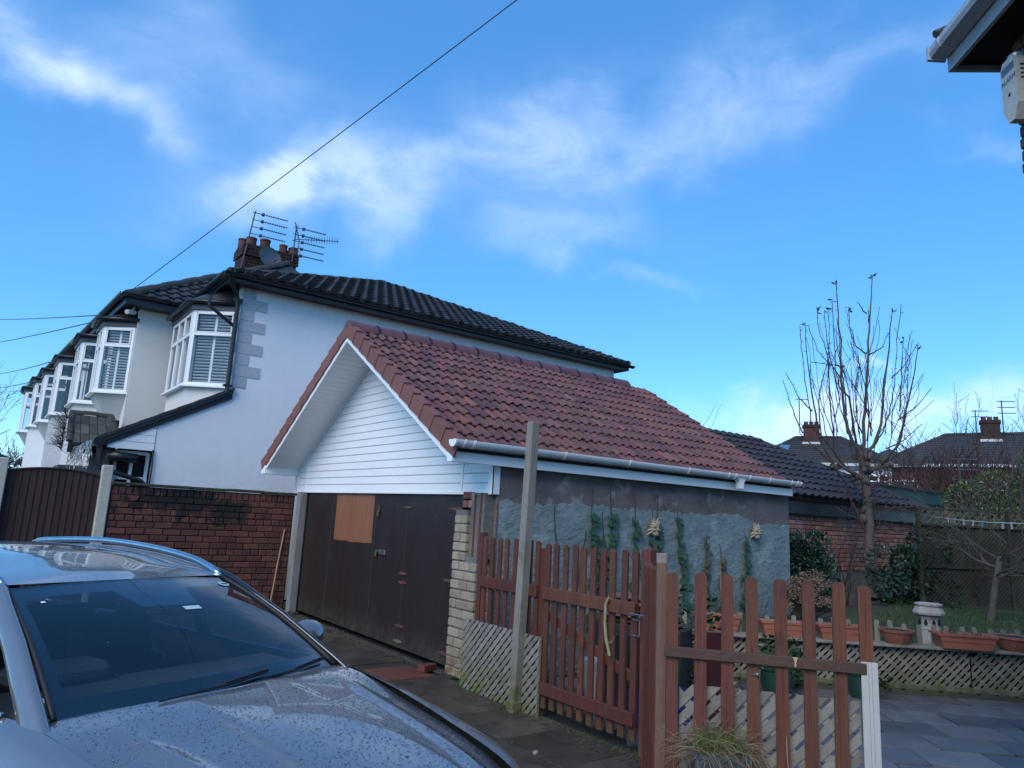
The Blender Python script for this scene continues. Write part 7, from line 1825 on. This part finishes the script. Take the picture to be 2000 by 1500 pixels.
# ================================================================ corner of the near house at the upper right
nh = thing('near_house', 'corner of the near brick house with white gutter at the upper right', 'house', (5.4, 1.5, 0))
NC = V(5.36, 2.03, 5.30)      # eaves corner
def nh_p(a, e, z): return V(NC.x, NC.y, 0) + E1 * a + E2 * e + Z * z
WI = .33
m_nbrick = mat('brown_brick', (.13, .08, .06), (.09, .06, .05), 6, rough=.9, bump=.5, rnd=.3)
b = MB(); b.prism([nh_p(WI, WI, 0), nh_p(WI, 9, 0), nh_p(8, 9, 0), nh_p(8, WI, 0)], (0, 0, 5.26)); b.build('wall', m_dmortar, nh)
for c in range(58):      # bricks of the corner that can be seen
    z = .05 + .09 * c
    for (l, ax_i) in ((.22 if c % 2 else .10, 0), (.10 if c % 2 else .22, 1)):
        off = 0
        for k in range(2 if ax_i == 0 else 3):
            L_ = l if k == 0 else .22
            ctr = nh_p(WI - .004, WI + off + L_ / 2, z) if ax_i == 1 else nh_p(WI + off + L_ / 2, WI - .004, z)
            kk = ('nh', L_, ax_i)
            if kk not in bmesh_: bmesh_[kk] = brick_mesh(L_ - .012, .05, .078, 'brick', m_nbrick, seed=len(bmesh_))
            inst('brick', bmesh_[kk], nh, ctr, (0, 0, EA + (pi / 2 if ax_i else 0))); off += L_
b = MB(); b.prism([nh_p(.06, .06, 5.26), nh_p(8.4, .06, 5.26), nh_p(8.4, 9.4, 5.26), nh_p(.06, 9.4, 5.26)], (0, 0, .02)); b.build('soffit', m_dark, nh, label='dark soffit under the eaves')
b = MB(); b.prism([nh_p(0.03, 0.03, 5.22), nh_p(8.4, 0.03, 5.22), nh_p(8.4, .06, 5.22), nh_p(.06, .06, 5.22), nh_p(.06, 9.4, 5.22), nh_p(.03, 9.4, 5.22)], (0, 0, .20)); b.build('fascia', mat('grey_white_fascia', (.42, .44, .47), (.38, .40, .43), 3, rough=.5), nh)
gq = [(-.058, .05), (-.064, .0), (-.05, -.035), (.03, -.05), (.055, -.05), (.055, .05), (.045, .05), (.04, -.035), (-.04, -.025), (-.05, .05)]
b = MB(); b.sweep(gq, nh_p(-.035, .02, 5.38), nh_p(-.035, 9.4, 5.38), E1, Z); gno = b.build('gutter', mat('dull_white_gutter', (.45, .47, .5), (.4, .42, .45), 3, rough=.4), nh)
b = MB(); b.sweep([(-.07, .055), (-.07, -.05), (.06, -.06), (.06, .055)], nh_p(-.035, .0, 5.38), nh_p(-.035, .025, 5.38), E1, Z); b.build('stop_end', MATS['dull_white_gutter'], gno)
for e in (.14, .95, 1.75):
    b = MB(); b.sweep([(a * 1.12, c * 1.12) for a, c in gq], nh_p(-.035, e, 5.38), nh_p(-.035, e + .03, 5.38), E1, Z); b.build('gutter_bracket', MATS['dull_white_gutter'], gno)
b = MB(); rp_ = [nh_p(-.05, .0, 5.44), nh_p(8.5, .0, 5.44), nh_p(8.5, 9.4, 5.44), nh_p(-.05, 9.4, 5.44), nh_p(3.5, 4, 8.2), nh_p(5, 5.5, 8.2)]
b.add(rp_, [(0, 1, 5, 4), (1, 2, 5), (2, 3, 4, 5), (3, 0, 4), (0, 3, 2, 1)]); nro = b.build('roof', m_dtile, nh)
for k in range(1):
    b = MB(); b.tube([nh_p(-.115, .16, 5.445), nh_p(.05, .16, 5.53)], .03, 8); b.build('tile_end', m_dtile, nro)
# alarm box
al = thing('alarm_box', 'cream burglar alarm box under the near house eaves at the right', 'alarm', tuple(nh_p(WI - .05, .62, 4.55)))
m_alarm = mat('cream_alarm_plastic', (.60, .58, .50), (.55, .53, .46), 4, rough=.45, bump=.05)
ab = MB(); ea0, ea1 = .385, .545; zt0, zt1 = 4.42, 4.78
def ap(o_, e, z): return nh_p(WI - .02 - o_, e, z)
pr = [(ea0, 4.66), (ea0, 4.97), (ea0 + .03, 5.02), (ea1 - .03, 5.02), (ea1, 4.97), (ea1, 4.66), ((ea0 + ea1) / 2 + .03, 4.56), ((ea0 + ea1) / 2 - .03, 4.56)]
n = len(pr); ab.add([ap(.0, e, z) for e, z in pr] + [ap(.13, e, z) for e, z in pr], [tuple(range(n))[::-1], tuple(range(n, 2 * n))] + [(i, (i + 1) % n, (i + 1) % n + n, i + n) for i in range(n)])
abo = ab.build('case', m_alarm, al)
b = MB(); b.lathe([(.05, 0), (.05, .03), (.04, .04)], ap(.07, (ea0 + ea1) / 2, 5.018), 16); b.build('strobe', mat('blue_strobe', (.25, .36, .45), (.2, .3, .4), 4, rough=.1), al)
b = MB()
for k in range(4): z = 4.83 + .032 * k; b.add([ap(.02, ea1 + .002, z), ap(.10, ea1 + .002, z), ap(.10, ea1 + .002, z + .012), ap(.02, ea1 + .002, z + .012)], [(0, 1, 2, 3)])
b.build('vents', m_dark, al, fix=False)
m_abl = mat('alarm_blue_print', (.10, .16, .25), (.09, .14, .22), 6, rough=.5); m_aw = mat('alarm_white_print', (.6, .62, .62), None, 6, rough=.5)
b = MB(); b.add([ap(.1315, ea0 + .012, 4.92), ap(.1315, ea1 - .012, 4.92), ap(.1315, ea1 - .012, 4.975), ap(.1315, ea0 + .012, 4.975)], [(0, 1, 2, 3)]); b.build('print_band', m_abl, al, fix=False)
cu = bpy.data.curves.new('alarm_lettering', 'FONT'); cu.body = 'ALARM'; cu.size = .048; cu.align_x = 'CENTER'; cu.extrude = .0008
tmp = bpy.data.objects.new('tmp', cu); COL.objects.link(tmp)
dg = bpy.context.evaluated_depsgraph_get(); me = bpy.data.meshes.new_from_object(tmp.evaluated_get(dg)); bpy.data.objects.remove(tmp)
Rm = Matrix((E2, Z, -E1)).transposed().to_4x4(); Rm.translation = ap(.1320, (ea0 + ea1) / 2, 4.85)
me.transform(Matrix.Translation(Rm.translation) @ Rm.to_3x3().to_4x4()); link('lettering', me, m_abl, al)
b = MB(); pts = [ap(.1320, (ea0 + ea1) / 2 + .013 * cos(2 * pi * k / 14), 4.755 + .013 * sin(2 * pi * k / 14)) for k in range(14)]; b.add(pts, [tuple(range(14))]); b.build('lens', m_dark, al, fix=False)
# lantern at the right edge
ln = thing('garden_lantern', 'black lantern with a pale blue top at the right edge', 'lantern', (8.75, 2.78, 0))
b = MB(); b.tube([(8.90, 2.61, 0), (8.90, 2.61, 2.18)], .03, 8); b.build('post', m_black, ln)
b = MB(); b.lathe([(.17, 0), (.16, .015), (.05, .11), (.02, .13)], (8.90, 2.61, 2.42), 6); b.build('top', mat('blue_grey_metal', (.25, .33, .42), (.2, .28, .36), 4, rough=.35), ln)
b = MB()
for k in range(6): a = 2 * pi * k / 6; b.tube([(8.90 + .06 * cos(a), 2.61 + .06 * sin(a), 2.18), (8.90 + .12 * cos(a), 2.61 + .12 * sin(a), 2.42)], .008, 4)
b.lathe([(.07, 2.16), (.07, 2.19), (.02, 2.2)], (8.90, 2.61, 0), 6); b.build('cage', m_black, ln)
# washing line with pegs
wl_ = thing('washing_line', 'white washing line with pegs sagging across the garden', 'washing line', (13, 5, 2.0))
P0, P1, P2 = V(17.0, 7.45, 2.30), V(12.16, 4.59, 2.073), V(9.60, 2.81, 2.018)
pts = []
for k in range(25):
    f = k / 24; pts.append(P0 * ((1 - f) ** 2) + (P1 * 2 - (P0 + P2) * .5) * (2 * f * (1 - f)) + P2 * f * f)
b = MB(); b.tube(pts, .007, 5); b.build('line', m_camwhite, wl_)
pc_ = [mat('white_peg', (.55, .57, .58), None, 5, rough=.4), mat('blue_peg', (.12, .35, .5), None, 5, rough=.4)]
for k, f in enumerate((.30, .36, .43, .50, .565, .70, .755, .86)):
    i = int(f * 24); p = pts[i].lerp(pts[i + 1], f * 24 - i); b = MB()
    for s in (-1, 1): b.cbox(p + V(.006 * s, .006 * s, -.03), (V(.7, .7, .12 * s)).normalized(), V(-.7, .7, 0), Z, .006, .006, .045, .002)
    o = b.build('peg', pc_[k % 3 == 1]); tag(o, ['first', 'second', 'third', 'fourth', 'fifth', 'sixth', 'seventh', 'eighth'][k] + ' clothes peg from the left on the washing line', 'peg', 'pegs on the washing line')
# ================================================================ overhead cables
def cable(label, a, e, r=.012, sag=.0):
    a, e = Vector(a), Vector(e); b = MB(); b.tube([a.lerp(e, k / 16) - Z * (sag * 4 * (k / 16) * (1 - k / 16)) for k in range(17)], r, 5); tag(b.build('overhead_cable', m_black), label, 'cable', 'overhead cables')
A_ = V(1.62, 16.9, 5.62); B_ = V(5.06, 7.37, 9.0)
cable('long black cable crossing the sky to the white house eaves', A_, A_ + (B_ - A_) * 2.6, .008, .06)
cable('upper thin cable leaving the terrace eaves to the left', (1.60, 17.2, 5.58), (-1.19, 40, 9.37), .014, .05)
cable('lower thin cable leaving the terrace eaves to the left', (1.58, 17.6, 5.52), (-1.0, 40, 8.13), .014, .05)
cable('far cable crossing low over the left end of the terrace', (-.4, 52, 8.5), (1.2, 25.0, 5.6), .016, .1)
cable('farthest cable low at the left end of the terrace', (-.6, 52, 7.6), (1.1, 28.0, 5.4), .016, .1)
